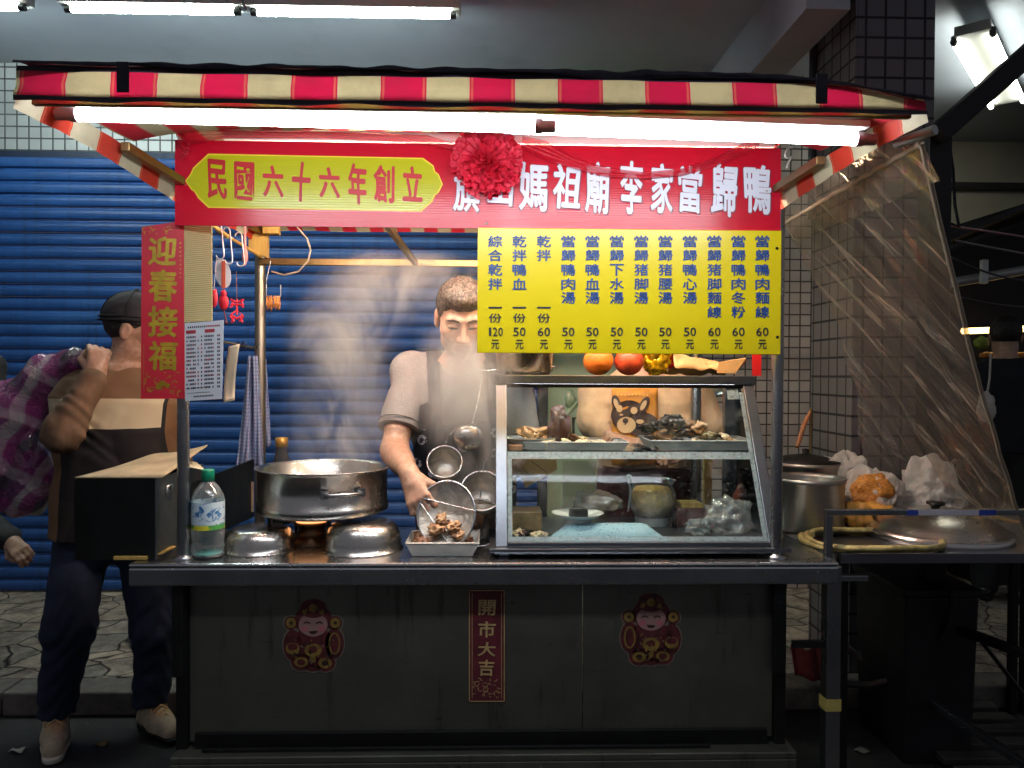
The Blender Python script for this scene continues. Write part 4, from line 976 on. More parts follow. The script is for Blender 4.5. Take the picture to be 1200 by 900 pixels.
# hanging noodle baskets and ladle
def basket(px, py, Y, rp, lab, tilt=(0, -.8, .5)):
    t = thing('noodle_basket', at(px, py + rp, Y), lab, 'strainer', 'wire baskets hanging by the cook')
    C = at(px, py, Y); n_ = Vector(tilt).normalized(); ux = Vector((1, 0, 0)); ux = (ux - n_ * ux.dot(n_)).normalized(); uy = n_.cross(ux); Rr = rp / pxm(Y)
    MB().tube([C + (ux * math.cos(a) + uy * math.sin(a)) * Rr for a in np.linspace(0, 6.2832, 37)[:-1]], .003, 8, closed=True).build('rim', M_STEEL, t)
    MB().grid(lambda u, v: C + (ux * math.cos(u * 6.2832) + uy * math.sin(u * 6.2832)) * Rr * max(.0, math.cos(v * 1.5708)) ** .6 - n_ * Rr * 1.25 * math.sin(v * 1.57), 32, 12).build('mesh_cup', M_NETW, t)
    MB().tube([C + uy * Rr, C + uy * Rr * 1.1 + Vector((.005, .05, .02)), C + Vector((.03, .16, .10))], .003, 8).build('handle', M_STEEL, t)
basket(521, 541, .30, 20.5, 'small wire noodle basket with its mouth facing out in front of the apron')
basket(565, 575, .24, 25, 'wide wire strainer hanging between the hand strainer and the glass case')
basket(562, 612, .26, 28, 'lowest wire strainer beside the left edge of the glass case', (.1, -.9, .4))
ld = thing('ladle', at(548, 512, .33), 'shiny steel ladle bowl hanging in front of the apron', 'ladle')
MB().blob(at(549, 512, .33), (.05, .03, .046), 1, .0, sub=3).build('bowl', M_POT, ld)
MB().tube([at(552, 500, .35), at(560, 470, .42), at(566, 440, .47)], .004, 8).build('handle', M_STEEL, ld)
rk = thing('hanging_rack', at(566, 440, .47), 'thin steel rail behind the glass case that holds ladles', 'rail')
MB().tube([at(500, 640, .44), at(500, 650, .44)], .001, 4).tube([at(540, 436, .48), at(650, 430, .48)], .004, 8).build('rail', M_STEEL, rk)
# tray of chopped meat
def food(name, col, rough=.45, var=.35, coat=.2): return pm(name, col, rough, 0, var, 26, .5, 70, sss=.05, coat=coat)
F_BROWN, F_DARK, F_PALE, F_TAN, F_RED = food('braised_brown', '#7d5236'), food('braised_dark', '#2a1d19'), food('pale_offal', '#d2bd98'), food('tan_meat', '#b98f66'), food('dark_red_meat', '#5a2c26')
def tray(px0, px1, pyt, pyb, Y, dep, lab, zbase, m=M_DULL, grp='metal trays of meat'):
    xa, xb = X(px0, Y), X(px1, Y); hgt = max(.02, Z(pyt, Y, px0) - Z(pyb, Y, px0)); ins = min(.02, hgt * .5)
    t = thing('metal_tray', ((xa + xb) / 2, Y + dep / 2, zbase), lab, 'tray', grp)
    o8 = [(xa, Y), (xb, Y), (xb, Y + dep), (xa, Y + dep)]; i8 = [(xa + ins, Y + ins * .6), (xb - ins, Y + ins * .6), (xb - ins, Y + dep - ins), (xa + ins, Y + dep - ins)]
    mb = MB(); mb.add([(x, y, zbase + hgt) for x, y in o8] + [(x, y, zbase + .001) for x, y in i8], [(0, 4, 5, 1), (1, 5, 6, 2), (2, 6, 7, 3), (3, 7, 4, 0), (4, 7, 6, 5)])
    mb.build('tray_pan', m, t, solid=.0018)
    MB().tube([(x, y, zbase + hgt) for x, y in o8], .003, 6, closed=True, smooth=False).build('tray_rim', m, t)
    return (xa, xb, Y, Y + dep, zbase, hgt)
def heap(b, n, mats, size, lab, cat, seed, top=.05, grp=None, name='meat_piece', dome=1):
    r_ = random.Random(seed); xa, xb, ya, yb, z, hg = b
    for i in range(n):
        u, v = r_.random(), r_.random(); k_ = r_.randrange(len(mats))
        zz = z + .012 + top * (r_.random() ** .7) * ((math.sin(math.pi * u) * math.sin(math.pi * (.15 + .7 * v))) if dome else 1)
        s = size * r_.uniform(.6, 1.3)
        o = MB().blob((xa + .02 + (xb - xa - .04) * u, ya + .02 + (yb - ya - .04) * v, zz), (s * r_.uniform(.8, 1.6), s, s * r_.uniform(.45, .75)), seed + i, .9, 2.1, 3, 0, Euler((r_.uniform(-.5, .5), r_.uniform(-.5, .5), r_.uniform(0, 6))).to_matrix().to_4x4()).build(name, mats[k_])
        tag(o, lab[k_] if isinstance(lab, (list, tuple)) else lab, cat, grp)
b = tray(476, 562, 641, 657, .07, .19, 'steel tray of chopped meat in front of the held strainer', zc + .001)
heap((b[0] + .012, b[1] - .012, b[2] + .02, b[3], b[4] + .018, b[5]), 46, [F_BROWN, F_TAN], .017, ['brown chunk of braised meat in the tray under the strainer', 'tan chunk of meat in the tray under the strainer'], 'meat', 11, .085, 'chopped meat in the counter tray')
# ------------------------------------------------------------ glass display case
k = NT('case_glass'); g = k.n('ShaderNodeBsdfGlossy'); g.inputs['Roughness'].default_value = .03; t_ = k.n('ShaderNodeBsdfTransparent'); t_.inputs['Color'].default_value = (.93, .97, .96, 1)
fr_ = k.n('ShaderNodeFresnel'); fr_.inputs['IOR'].default_value = 1.13; m1 = k.n('ShaderNodeMixShader'); k.l(fr_.outputs[0], m1.inputs[0]); k.l(t_.outputs[0], m1.inputs[1]); k.l(g.outputs[0], m1.inputs[2])
df = k.n('ShaderNodeBsdfDiffuse'); df.inputs['Color'].default_value = (.75, .82, .85, 1)
m2 = k.n('ShaderNodeMixShader'); v = k.coord(); sm_ = k.ramp(k.noise(v, 7, 8, .75, .6), [(.5, 0.), (.8, .07)]); sp_ = k.ramp(k.noise(v, 160, 2), [(.66, 0.), (.7, .25)])
k.l(k.math('ADD', k.math('MULTIPLY', sp_, .5), sm_), m2.inputs[0]); k.l(m1.outputs[0], m2.inputs[1]); k.l(df.outputs[0], m2.inputs[2]); k.l(m2.outputs[0], k.out.inputs['Surface']); M_GLASS = k.m
k = NT('frosted_glass_edge'); t_ = k.n('ShaderNodeBsdfTransparent'); df = k.n('ShaderNodeBsdfDiffuse'); df.inputs['Color'].default_value = lin('#8fa3a8')
m2 = k.n('ShaderNodeMixShader'); v = k.coord(); k.l(k.ramp(k.noise(v, 90, 6, .8), [(.3, .35), (.7, .9)]), m2.inputs[0]); k.l(t_.outputs[0], m2.inputs[1]); k.l(df.outputs[0], m2.inputs[2]); k.l(m2.outputs[0], k.out.inputs['Surface']); M_FROST = k.m
M_ALU = steel('case_aluminium', '#777d84', .33, (4, 4, 4), .2)
gx0, gx1 = .022, .897; yF0, yF1, yB = .07, .33, .56; gz0 = Z(641, .07, 750); gz1 = Z(440, .33, 740)
case = thing('display_case', ((gx0 + gx1) / 2, .3, zc + .001), 'slant fronted glass and metal display case of cooked meats under the price board', 'display case')
base_z = Z(652, .05, 750)
mb = MB().box(gx0 - .02, gx1 + .022, .045, yB + .01, gz0 - .012, gz0).box(gx0 - .005, gx1 + .01, .06, yB, zc + .012, gz0 - .0125)
for x in (gx0 + .01, gx1 - .02):
    for y in (.08, yB - .04): mb.box(x, x + .03, y, y + .03, zc + .0005, zc + .0115)
mb.build('case_base', M_ALU, case, bevel=.002)
def fy(z): return yF0 + (yF1 - yF0) * (z - gz0) / (gz1 - gz0)
wv_ = .036
for xa in (gx0, gx1 - wv_):
    MB().hexa([(xa, yF0, gz0 + .0005), (xa + wv_, yF0, gz0 + .0005), (xa + wv_, yF0 + .035, gz0 + .0005), (xa, yF0 + .035, gz0 + .0005), (xa, yF1, gz1 - .03), (xa + wv_, yF1, gz1 - .03), (xa + wv_, yF1 + .03, gz1 - .03), (xa, yF1 + .03, gz1 - .03)]).box(xa, xa + wv_, yB - .03, yB, gz0 + .0005, gz1 - .031).build('frame_post', M_ALU, case, bevel=.002)
MB().box(gx0 - .004, gx1 + .004, yF1 - .006, yF1 + .02, gz1 - .0295, gz1).build('frame_rail', M_ALU, case, bevel=.002)
for x in (gx0 - .004, gx1 - .03): MB().box(x, x + .034, yF1 + .0205, yB + .004, gz1 - .0295, gz1 - .001).build('frame_rail', M_ALU, case, bevel=.002)
MB().box(gx0 + .0305, gx1 - .0305, yB - .016, yB + .004, gz1 - .0295, gz1 - .001).build('frame_rail', M_ALU, case, bevel=.002)
MB().box(gx0 + .037, gx1 - .037, yF0 - .002, yF0 + .02, gz0 + .0005, gz0 + .014).build('frame_rail', M_ALU, case, bevel=.002)
MB().box(gx0 + .06, gx1 - .06, yF1 + .0215, yF1 + .036, gz1 - .031, gz1 - .025).build('light_strip', emit('case_light_strip', '#f4f8ff', 10), case)
MB().box(gx0 + .04, gx1 - .04, yF1 + .0205, yF1 + .062, gz1 - .0245, gz1 - .021).build('strip_light_block', M_ALU, case)  # plate added to block the strip's light from going up through the roof
MB().box(gx0 + .031, gx1 - .031, yF1 + .021, yB - .0165, gz1 - .008, gz1 - .001).build('roof_glass', M_GLASS, case)
MB().box(gx0 + wv_, gx1 - wv_, yF1 + .002, yF1 + .012, gz1 - .042, gz1 - .0298).build('gasket', M_BLACKM, case)
ga, gb = gx0 + wv_ + .001, gx1 - wv_ - .001
MB().hexa([(ga, yF0 + .012, gz0 + .0145), (gb, yF0 + .012, gz0 + .0145), (gb, yF0 + .016, gz0 + .0145), (ga, yF0 + .016, gz0 + .0145), (ga, yF1 + .012, gz1 - .031), (gb, yF1 + .012, gz1 - .031), (gb, yF1 + .016, gz1 - .031), (ga, yF1 + .016, gz1 - .031)]).build('front_glass', M_GLASS, case)
MB().hexa([(gx1 - .006, fy(gz0) + .04, gz0 + .002), (gx1 - .003, fy(gz0) + .04, gz0 + .002), (gx1 - .003, yB - .032, gz0 + .002), (gx1 - .006, yB - .032, gz0 + .002), (gx1 - .006, yF1 + .035, gz1 - .031), (gx1 - .003, yF1 + .035, gz1 - .031), (gx1 - .003, yB - .032, gz1 - .031), (gx1 - .006, yB - .032, gz1 - .031)]).build('side_glass', M_GLASS, case)
MB().hexa([(gx0 + .003, fy(gz0) + .04, gz0 + .002), (gx0 + .006, fy(gz0) + .04, gz0 + .002), (gx0 + .006, yB - .032, gz0 + .002), (gx0 + .003, yB - .032, gz0 + .002), (gx0 + .003, yF1 + .035, gz1 - .031), (gx0 + .006, yF1 + .035, gz1 - .031), (gx0 + .006, yB - .032, gz1 - .031), (gx0 + .003, yB - .032, gz1 - .031)]).build('side_glass', M_GLASS, case)
zs1 = Z(529, .235, 745); ys = fy(zs1) + .03
MB().box(ga + .002, gb - .002, ys, yB - .034, zs1 - .006, zs1).build('glass_shelf', M_GLASS, case); MB().box(ga + .002, gb - .002, ys - .008, ys - .0005, zs1 - .012, zs1 + .001).build('shelf_edge', M_ALU, case)
# frosted wet band on the glass under the shelf, along its edges
def pane(u0, u1, v0, v1): 
    f = lambda u, v: (ga + (gb - ga) * u, yF0 + .0105 + (yF1 - yF0) * v, gz0 + .0145 + (gz1 - gz0 - .0455) * v)
    return [f(u0, v0), f(u1, v0), f(u1, v1), f(u0, v1)]
mb = MB()
for q in ((.0, 1, .50, .545), (0, .018, 0, .5), (.982, 1, 0, .95), (.018, .982, 0, .028), (.93, .98, .9, 1)): mb.poly(pane(*q))
mb.build('wet_edge', M_FROST, case)
SH = zs1 + .001
t1 = tray(614, 737, 519, 528, ys + .02, .17, 'metal tray of sliced meat on the left of the glass shelf', SH)
heap(t1, 16, [F_PALE, F_BROWN], .02, ['pale slice of meat on the left shelf tray', 'brown slice of meat on the left shelf tray'], 'meat', 40, .03, 'sliced meat on the left shelf tray')
dk = thing('braised_duck', at(655, 520, ys + .12), 'dark glazed whole duck standing on end on the left shelf tray', 'duck')
cdk = at(655, 522, ys + .1); cdk.z = SH + .012
MB().blob(cdk + Vector((0, 0, .055)), (.038, .034, .062), 3, .4, 1.9, 3).blob(cdk + Vector((-.004, 0, .10)), (.026, .022, .032), 5, .45, 2.0, 3).build('carcass', pm('duck_skin', '#4c231d', .5, 0, .4, 14, .3, 50, coat=.1), dk)
MB().blob(cdk + Vector((-.03, -.012, .03)), (.014, .016, .035), 8, .4, 2, 2).build('wing', F_DARK, dk)
t2 = tray(763, 888, 517, 528, ys + .02, .2, 'metal tray heaped with dark offal on the right of the glass shelf', SH)
heap((t2[0] + .01, t2[1] - .02, t2[2] + .02, t2[3], t2[4], t2[5]), 26, [F_PALE, F_DARK, F_TAN], .02, ['pale chunk of offal heaped on the right shelf tray', 'black chunk of offal heaped on the right shelf tray', 'tan chunk of offal heaped on the right shelf tray'], 'meat', 71, .085, 'offal heaped on the right shelf tray')
heap((t2[0], (t2[0] + t2[1]) / 2, t2[2] + .05, t2[3], t2[4] + .05, t2[5]), 14, [F_DARK], .02, 'black chunk of offal heaped on the right shelf tray', 'meat', 95, .06, 'offal heaped on the right shelf tray')
dish = thing('white_dish', at(618, 515, ys + .13), 'shallow pale dish of meat at the left end of the glass shelf', 'dish')
cdsh = at(616, 512, ys + .1)
MB().lathe([(0, .0), (.045, .0), (.085, .022), (.088, .024), (.08, .021), (.045, .006), (0, .006)], (ga + .075, ys + .1, SH + .012), 32).build('dish_body', M_WHITEP, dish)
MB().lathe([(.04, 0), (.035, .011), (0, .011)], (ga + .075, ys + .1, SH), 20).build('dish_foot', M_WHITEP, dish)
heap((ga + .012, ga + .15, ys + .04, ys + .17, SH + .02, .02), 9, [F_TAN], .02, 'tan strip of meat in the pale dish on the shelf', 'meat', 130, .03, 'meat in the pale dish')
MB_blk = tag(MB().box(ga + .004, ga + .05, ys + .002, ys + .03, SH, SH + .018).build('wood_scrap', M_WOOD, bevel=.002), 'small brown wooden scrap at the left end of the glass shelf', 'scrap')
knf = thing('tongs', at(760, 525, ys + .03), 'black handled tongs lying between the two shelf trays', 'tongs')
MB().tube([at(747, 521, ys + .01), at(763, 527, ys - .0), at(773, 523, ys + .05)], .006, 8).tube([at(742, 527, ys + .01), at(766, 527.5, ys), at(774, 526, ys + .05)], .0055, 8).build('grip', M_BLACKM, knf)
# lower floor of the case
fz = gz0 + .001
k = NT('reflection_blue_white'); v = k.coord(); k.l(k.mix(k.ramp(k.noise(v, 110, 3), [(.6, 0.), (.68, .8)]), '#a3c6d4', '#27515c'), k.b.inputs['Base Color']); k.b.inputs['Roughness'].default_value = .35; k.bump(k.noise(v, 60, 3), .5, .003)
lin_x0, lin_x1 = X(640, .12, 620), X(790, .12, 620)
tag(MB().grid(lambda u, v: (lin_x0 + (lin_x1 - lin_x0) * u + .02 * (.5 - u) * v * 1.6, .100 + .10 * v, fz + .002 + .045 * v * min(1, 6 * u, 6 * (1 - u))), 20, 6).build('reflection_sheet', k.m, solid=.002), 'pale blue spotted sheet standing in for reflection and condensation on the case glass', 'reflection')  # stand-in sheet: glass reflection and condensation put into its pale blue colour
pl_ = thing('white_plate', at(678, 600, .2), 'white plate with a small black block inside the lower case', 'plate')
pz = at(678, 608, .22).z
MB().lathe([(0, 0), (.05, 0), (.082, .016), (.085, .018), (.078, .016), (.048, .005), (0, .005)], (X(678, .24), .24, pz), 36).lathe([(.045, -(pz - fz)), (.045, 0)], (X(678, .24), .24, pz), 20).build('plate_body', M_WHITEP, pl_)
tag(MB().box(X(668, .22), X(690, .22), .215, .24, pz + .006, pz + .03).build('black_block', M_BLACKM, bevel=.003), 'small black block standing on the white plate', 'block')
k = NT('thin_plastic_bag'); tp = k.n('ShaderNodeBsdfTransparent'); gl = k.n('ShaderNodeBsdfGlossy'); gl.inputs['Roughness'].default_value = .18
df = k.n('ShaderNodeBsdfDiffuse'); df.inputs['Color'].default_value = (.8, .78, .74, 1); a1 = k.n('ShaderNodeMixShader'); a1.inputs[0].default_value = .4; a2 = k.n('ShaderNodeMixShader'); a2.inputs[0].default_value = .42
k.l(gl.outputs[0], a1.inputs[1]); k.l(df.outputs[0], a1.inputs[2]); k.l(tp.outputs[0], a2.inputs[1]); k.l(a1.outputs[0], a2.inputs[2]); k.l(a2.outputs[0], k.out.inputs['Surface'])
bpn = k.n('ShaderNodeBump'); bpn.inputs['Strength'].default_value = .8; bpn.inputs['Distance'].default_value = .01; k.l(k.noise(k.coord(), 28, 4, .6, 1.5), bpn.inputs['Height']); k.l(bpn.outputs[0], gl.inputs['Normal']); M_BAG = k.m
F_NOOD = pm('yellow_noodles', '#c6a052', .5, 0, .3, 60, .9, 110)
def bag(name, c, r_, seed, lab, cat='bag', inner=None, grp=None, m=None, amp=.35):
    t = thing(name, Vector(c) - Vector((0, 0, r_[2])), lab, cat, grp)
    MB().blob(c, r_, seed, amp, 2.4, 4).build('bag_film', m or M_BAG, t)
    if inner: MB().blob(Vector(c) - Vector((0, 0, r_[2] * .15)), (r_[0] * .8, r_[1] * .8, r_[2] * .72), seed + 4, .3, 2.2, 3).build('contents', inner, t)
    return t
bag('food_bag', at(700, 590, .4), (.085, .06, .045), 3, 'flat clear bag of pale noodles lying in the lower case behind the plate', inner=food('pale_noodles', '#b08d66'))
nd_ = thing('noodle_tub', at(765, 604, .4), 'clear plastic tub of yellow noodles in the lower case', 'tub')
cn_ = at(764, 600, .42); cn_.z = fz + .03
MB().lathe([(0, 0), (.062, 0), (.078, .03), (.082, .08), (.068, .105), (.08, .125), (.082, .127)], cn_, 28).build('tub_wall', M_CLEAR, nd_)
MB().lathe([(0, .004), (.058, .004), (.072, .03), (.076, .075), (.06, .1), (0, .108)], cn_, 28).build('noodles', F_NOOD, nd_)
MB().lathe([(.06, -.029), (.06, 0)], cn_, 20).build('stand_ring', M_DULL, nd_)
tg = thing('serving_scissors', at(737, 560, .4), 'metal handled scissors leaning on the noodle tub', 'scissors')
MB().tube([at(736, 600, .34), at(739, 578, .35), at(737, 562, .36)], .004, 8).tube([at(737, 560, .36) + Vector((.008 * math.cos(a), 0, .01 * math.sin(a))) for a in np.linspace(0, 6.28, 13)[:-1]], .002, 6, closed=True).build('handle', M_STEEL, tg)
bag('cling_film_bundle', at(852, 606, .28), (.075, .06, .062), 21, 'crumpled clear plastic film heap in the right corner of the case', amp=.5)
bag('cling_film_bundle', at(818, 618, .2), (.035, .03, .025), 25, 'small wad of shiny plastic film at the case front', amp=.6, m=M_CLEAR)
spc = thing('spice_bag', at(872, 600, .45), 'reddish packet of spices standing in the right rear of the lower case', 'packet')
MB().blob(at(875, 590, .45), (.045, .03, .085), 31, .35, 2.6, 3).build('packet', [pm('spice_red', '#9a4a34', .3, 0, .5, 22)], spc)
for i, (x0, x1, y0, y1, Y, lab, m) in enumerate(((800, 825, 590, 597, .38, 'pale board edge beside the noodle tub', M_WOODP), (795, 828, 596, 606, .36, 'red lidded shallow box beside the noodle tub', F_RED))):
    tag(MB().box(X(x0, Y), X(x1, Y), Y, Y + .08, fz + .001 + (Z(y1, Y) - fz - .001 if i == 0 else 0), Z(y0, Y)).build('food_box', m, bevel=.003), lab, 'box')
tag(MB().box(ga + .01, ga + .12, .3, .42, fz + .001, Z(600, .3, 610)).build('food_box', food('tan_card', '#a98a60'), bevel=.004), 'tan box at the left rear of the lower case', 'box')
heap((ga + .005, ga + .14, .12, .22, fz, .02), 10, [F_DARK, F_PALE], .015, ['dark scrap of meat at the lower left corner of the case', 'pale scrap of meat at the lower left corner of the case'], 'meat', 160, .02, 'meat scraps in the lower case')
cb = thing('wooden_board', at(628, 555, .5), 'tan paper board hanging aslant under the left of the glass shelf', 'board')
P4 = [at(608, 557, .47), at(616, 572, .47), at(653, 550, .5), at(652, 538, .5), at(618, 538, .48)]
MB().prism(P4, (0, .004, 0)).build('board_sheet', pm('tan_paper', '#b58f58', .6, 0, .15), cb)
MB().tube([at(622, 540, .472), at(640, 553, .478)], .001, 5).tube([at(613, 548, .466), at(624, 562, .469)], .001, 5).build('pen_line', M_BLACKM, cb)

# ------------------------------------------------------------ on top of the case
TZ = gz1 + .001
tp_ = thing('steel_pot', at(615, 438, .46), 'tall steel pot standing on the left end of the glass case roof', 'pot')
pcx = X(614, .45); rr_ = 33 / pxm(.45)
MB().lathe([(0, 0), (rr_ * .9, 0), (rr_, .012), (rr_ * 1.08, .16), (rr_ * 1.11, .165), (rr_ * 1.04, .165), (rr_ * .95, .014), (0, .014)], (pcx, .45, TZ), 40).build('pot_body', steel('warm_steel', '#b8a88f', .22, (1, 1, 4), .2), tp_)
F_OR = NT('orange_peel'); k = F_OR; v = k.coord(); k.l(k.ramp(k.noise(v, 18, 3), [(.3, '#d96a1c'), (.7, '#ee8a2c')]), k.b.inputs['Base Color']); k.b.inputs['Roughness'].default_value = .55; k.bump(k.noise(v, 200, 2), .6, .003); F_OR = k.m
for px, r1, m, lab in ((701, 17.5, F_OR, 'bright orange fruit on the glass case roof, nearer the steel pot'), (737, 17, pm('apple_skin', '#cf4f2c', .5, 0, .35, 26, .2, 120), 'reddish orange fruit on the glass case roof beside the gold ornament')):
    Y = .4; r2 = r1 / pxm(Y); c = (X(px, Y), Y, TZ + r2 * .93)
    f = thing('orange_fruit', (c[0], Y, TZ), lab, 'fruit', 'fruit on the glass case')
    MB().blob(c, (r2, r2, r2 * .95), 3, .03, 1, 4).build('peel', m, f); MB().blob((c[0], c[1], c[2] + r2 * .93), (.004, .004, .003), 2, .2, 1, 1).build('stem', M_WOOD, f)
go = thing('gold_ornament', at(770, 436, .42), 'shiny yellow and gold wrapped ornament on the case roof beside the fruit', 'ornament')
c = at(769, 428, .43); c.z = TZ + .045
MB().blob(c, (.045, .03, .045), 12, .4, 2.8, 4).grid(lambda u, v: c + Vector(((.03 + .035 * v) * math.cos(u * 6.28), (.02 + .02 * v) * math.sin(u * 6.28), .0 + .05 * v + .012 * math.sin(u * 25))), 40, 4).build('wrap', pm('gold_foil', '#d8a818', .2, .6, .35, 30, .4, 50), go)
MB().blob(c + Vector((.055, .01, .01)), (.016, .014, .03), 14, .4, 2, 3).build('red_bow', M_KNOT, go)
pb = thing('paper_bag', at(828, 438, .42), 'crumpled tan paper bags piled on the case roof under the price board', 'paper bag')
M_KRAFT = pm('kraft_paper', '#c99f68', .65, 0, .15, 12, .5, 20)
MB().grid(lambda u, v: (X(787, .44) + .215 * u, .39 + .14 * v, TZ + .004 + (.075 - .02 * u) * math.sin(math.pi * min(1, .1 + v * .95)) * (1 - .35 * u) + .014 * mnoise.noise(Vector((u * 6, v * 5, 2)))), 26, 16).build('crumpled_sheet', M_KRAFT, pb, solid=.002)
MB().hexa([at(840, 437, .375), at(862, 437.5, .375), at(874, 424, .4), at(846, 430, .42), at(842, 424, .375), at(874, 420, .375), at(874, 419, .42), at(846, 424, .44)]).build('folded_flap', M_KRAFT, pb)
tag(MB().box(X(881, .4), X(891.5, .4), .395, .399, TZ, Z(400, .4, 886)).build('red_strip', pm('red_card', '#d31f22', .45, 0, .06)), 'bright red strip of card on the right end of the case roof', 'card')

# hanging scale seen through the case, post behind
hs = thing('hanging_scale', at(855, 460, 1.1), 'steel domed scale pan on a dark stand behind the glass case', 'scale')
cs = at(857, 462, 1.1)
MB().lathe([(.085, -.012), (.09, 0), (.06, .02), (.02, .03), (0, .03)], cs, 30).build('pan', M_POT, hs)
MB().box(cs.x - .022, cs.x + .022, 1.09, 1.12, PZ, cs.z - .013).build('stand', M_BLACKM, hs, bevel=.003)
ptn = thing('wooden_post', at(830, 640, 1.5), 'thin pale wooden post standing behind the glass case', 'post')
MB().box(X(826, 1.5), X(835, 1.5), 1.49, 1.52, PZ, Z(440, 1.5)).build('post_shaft', M_WOODP, ptn)
sc_ = thing('kitchen_tongs', at(672, 470, 1.2), 'green metal kitchen tool rack hanging on the pale green wall', 'tool rack')
MB().tube([at(682, 455, 1.6), at(678, 470, 1.6), at(664, 485, 1.6), at(660, 492, 1.6)], .014, 8).blob(at(668, 468, 1.6), (.03, .015, .05), 2, .3).build('tool', pm('grey_green_tool', '#6f8468', .4), sc_)
MB().tube([at(672, 490, 1.6), at(690, 488, 1.6), at(692, 520, 1.6), at(672, 521, 1.6)], .008, 8, closed=True).build('wire_frame', M_BLACKM, sc_)
MB().box(X(660, 1.62), X(700, 1.62), 1.62, 1.625, Z(600, 1.62), Z(540, 1.62)).build('green_sheet', paint_mat('green_sheet_paint', '#7f9480'), sc_)

# ------------------------------------------------------------ right side table
tz = zc - .0; TY0, TY1 = .12, .95; tx0, tx1 = X(986, .12, 655), X(1420, .12, 655)
tb_ = thing('side_table', ((tx0 + tx1) / 2, .5, 0), 'long stainless side table right of the cart with a raised front rail', 'table')
zt1 = Z(648.5, TY0, 1090); zt0 = Z(660.5, TY0, 1090)
MB().box(tx0, tx1, TY0, TY0 + .012, zt0, zt1).box(tx0, tx1, TY0 + .0125, TY1, zt1 - .014, zt1 - .002).build('table_top', steel('table_steel', '#93929a', .3, (1, 1, 8), .3), tb_, bevel=.002)
zr1, zr0 = Z(597.5, TY0, 1090), Z(604, TY0, 1090)
rx0 = X(968, TY0, 600)
MB().box(rx0, tx1, TY0, TY0 + .02, zr0, zr1).box(rx0, rx0 + .024, TY0 + .001, TY0 + .019, zt1 - .03, zr0 - .0005).build('front_rail', M_STEELV, tb_, bevel=.002)
mb = MB(); e = .0012
for a, b2, mi in ((1063, 1076, 0), (1076.1, 1147, 1), (1147.1, 1167, 0)): mb.box(X(a, TY0, 600), X(b2, TY0, 600), TY0 - e, TY0 - .0002, zr0 + .0005, zr1 - .0005, mi)
mb.build('rail_tape', [pm('blue_tape', '#2b3f9c', .4), pm('white_tape', '#b9b7c4', .4, 0, .1, 60)], tb_)
for x, y in ((tx0 + .01, TY0 + .03), (tx0 + .01, TY1 - .05), (tx1 - .05, TY0 + .03), (tx1 - .05, TY1 - .05), (X(1180, TY1), TY1 - .05)):
    MB().box(x, x + .03, y, y + .03, 0.0 if y < .9 else .0, zt1 - .0145).build('leg', M_BLACKM, tb_, bevel=.003)
MB().box(tx0 + .002, X(1018, TY0, 680), TY0 + .002, TY0 + .03, Z(683, TY0), Z(676, TY0)).build('bracket', M_STEELV, tb_, bevel=.002)
def bar2(p, q, w, nm, m): MB().bar(p, q, w).build(nm, m, tb_, bevel=.002)
bar2(at(998, 690, .9), at(1215, 772, .25), .03, 'brace', M_BLACKM); bar2(at(992, 757, .92), at(1215, 905, .1), .026, 'brace', M_STEELV)
bar2(at(1145, 745, .8), at(1200, 815, .7), .015, 'brace', M_BLACKM)
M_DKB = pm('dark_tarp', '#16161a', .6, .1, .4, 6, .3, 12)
bn2 = thing('storage_bin', at(1090, 850, .55), 'dark plastic bin standing in the shade below the side table', 'bin')
bx0, bx1 = X(1045, .6), X(1128, .6)
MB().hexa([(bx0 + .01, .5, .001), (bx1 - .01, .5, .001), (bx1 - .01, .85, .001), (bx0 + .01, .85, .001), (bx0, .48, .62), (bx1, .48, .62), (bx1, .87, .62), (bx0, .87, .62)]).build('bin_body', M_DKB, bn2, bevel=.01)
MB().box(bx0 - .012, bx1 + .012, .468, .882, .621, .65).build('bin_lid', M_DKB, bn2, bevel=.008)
tag(MB().tube([atz(985, 802, .3) if 0 else at(986, 801, .7), at(1020, 803, .66), at(1055, 796, .6), at(1090, 768, .52), at(1112, 735, .46), at(1118, 690, .42)], .014, 10).build('gas_hose', pm('dark_hose', '#2b2a2c', .5)), 'dark rubber hose looping below the side table', 'hose')
gr = thing('drain_grate', atz(1180, 850, .0), 'dark slatted duckboard on the ground below the right end of the side table', 'grate')
g0 = atz(1128, 800, .05); 
for i in range(8): MB().box(X(1130, .35), X(1290, .35), .12 + i * .105, .18 + i * .105, .03, .055).build('slat', pm('duckboard', '#3d3a38', .6, 0, .3), gr, bevel=.003)
MB().box(X(1135, .35), X(1135, .35) + .03, .11, .93, .002, .0295).box(X(1270, .35), X(1270, .35) + .03, .11, .93, .002, .0295).build('runner', M_DKB, gr)
tag(MB().grid(lambda u, v: at(932 + 36 * u, 792 - 27 * v + 8 * u * (1 - v) - 10 * abs(u - .5) * v, .93) + Vector((0, .05 * v + .02 * math.sin(u * 9), 0)), 14, 8).build('red_cloth', pm('dark_red_cloth', '#6d1f26', .8, 0, .3), solid=.004), 'crumpled dark red cloth on the kerb between the cart and its right leg', 'cloth')
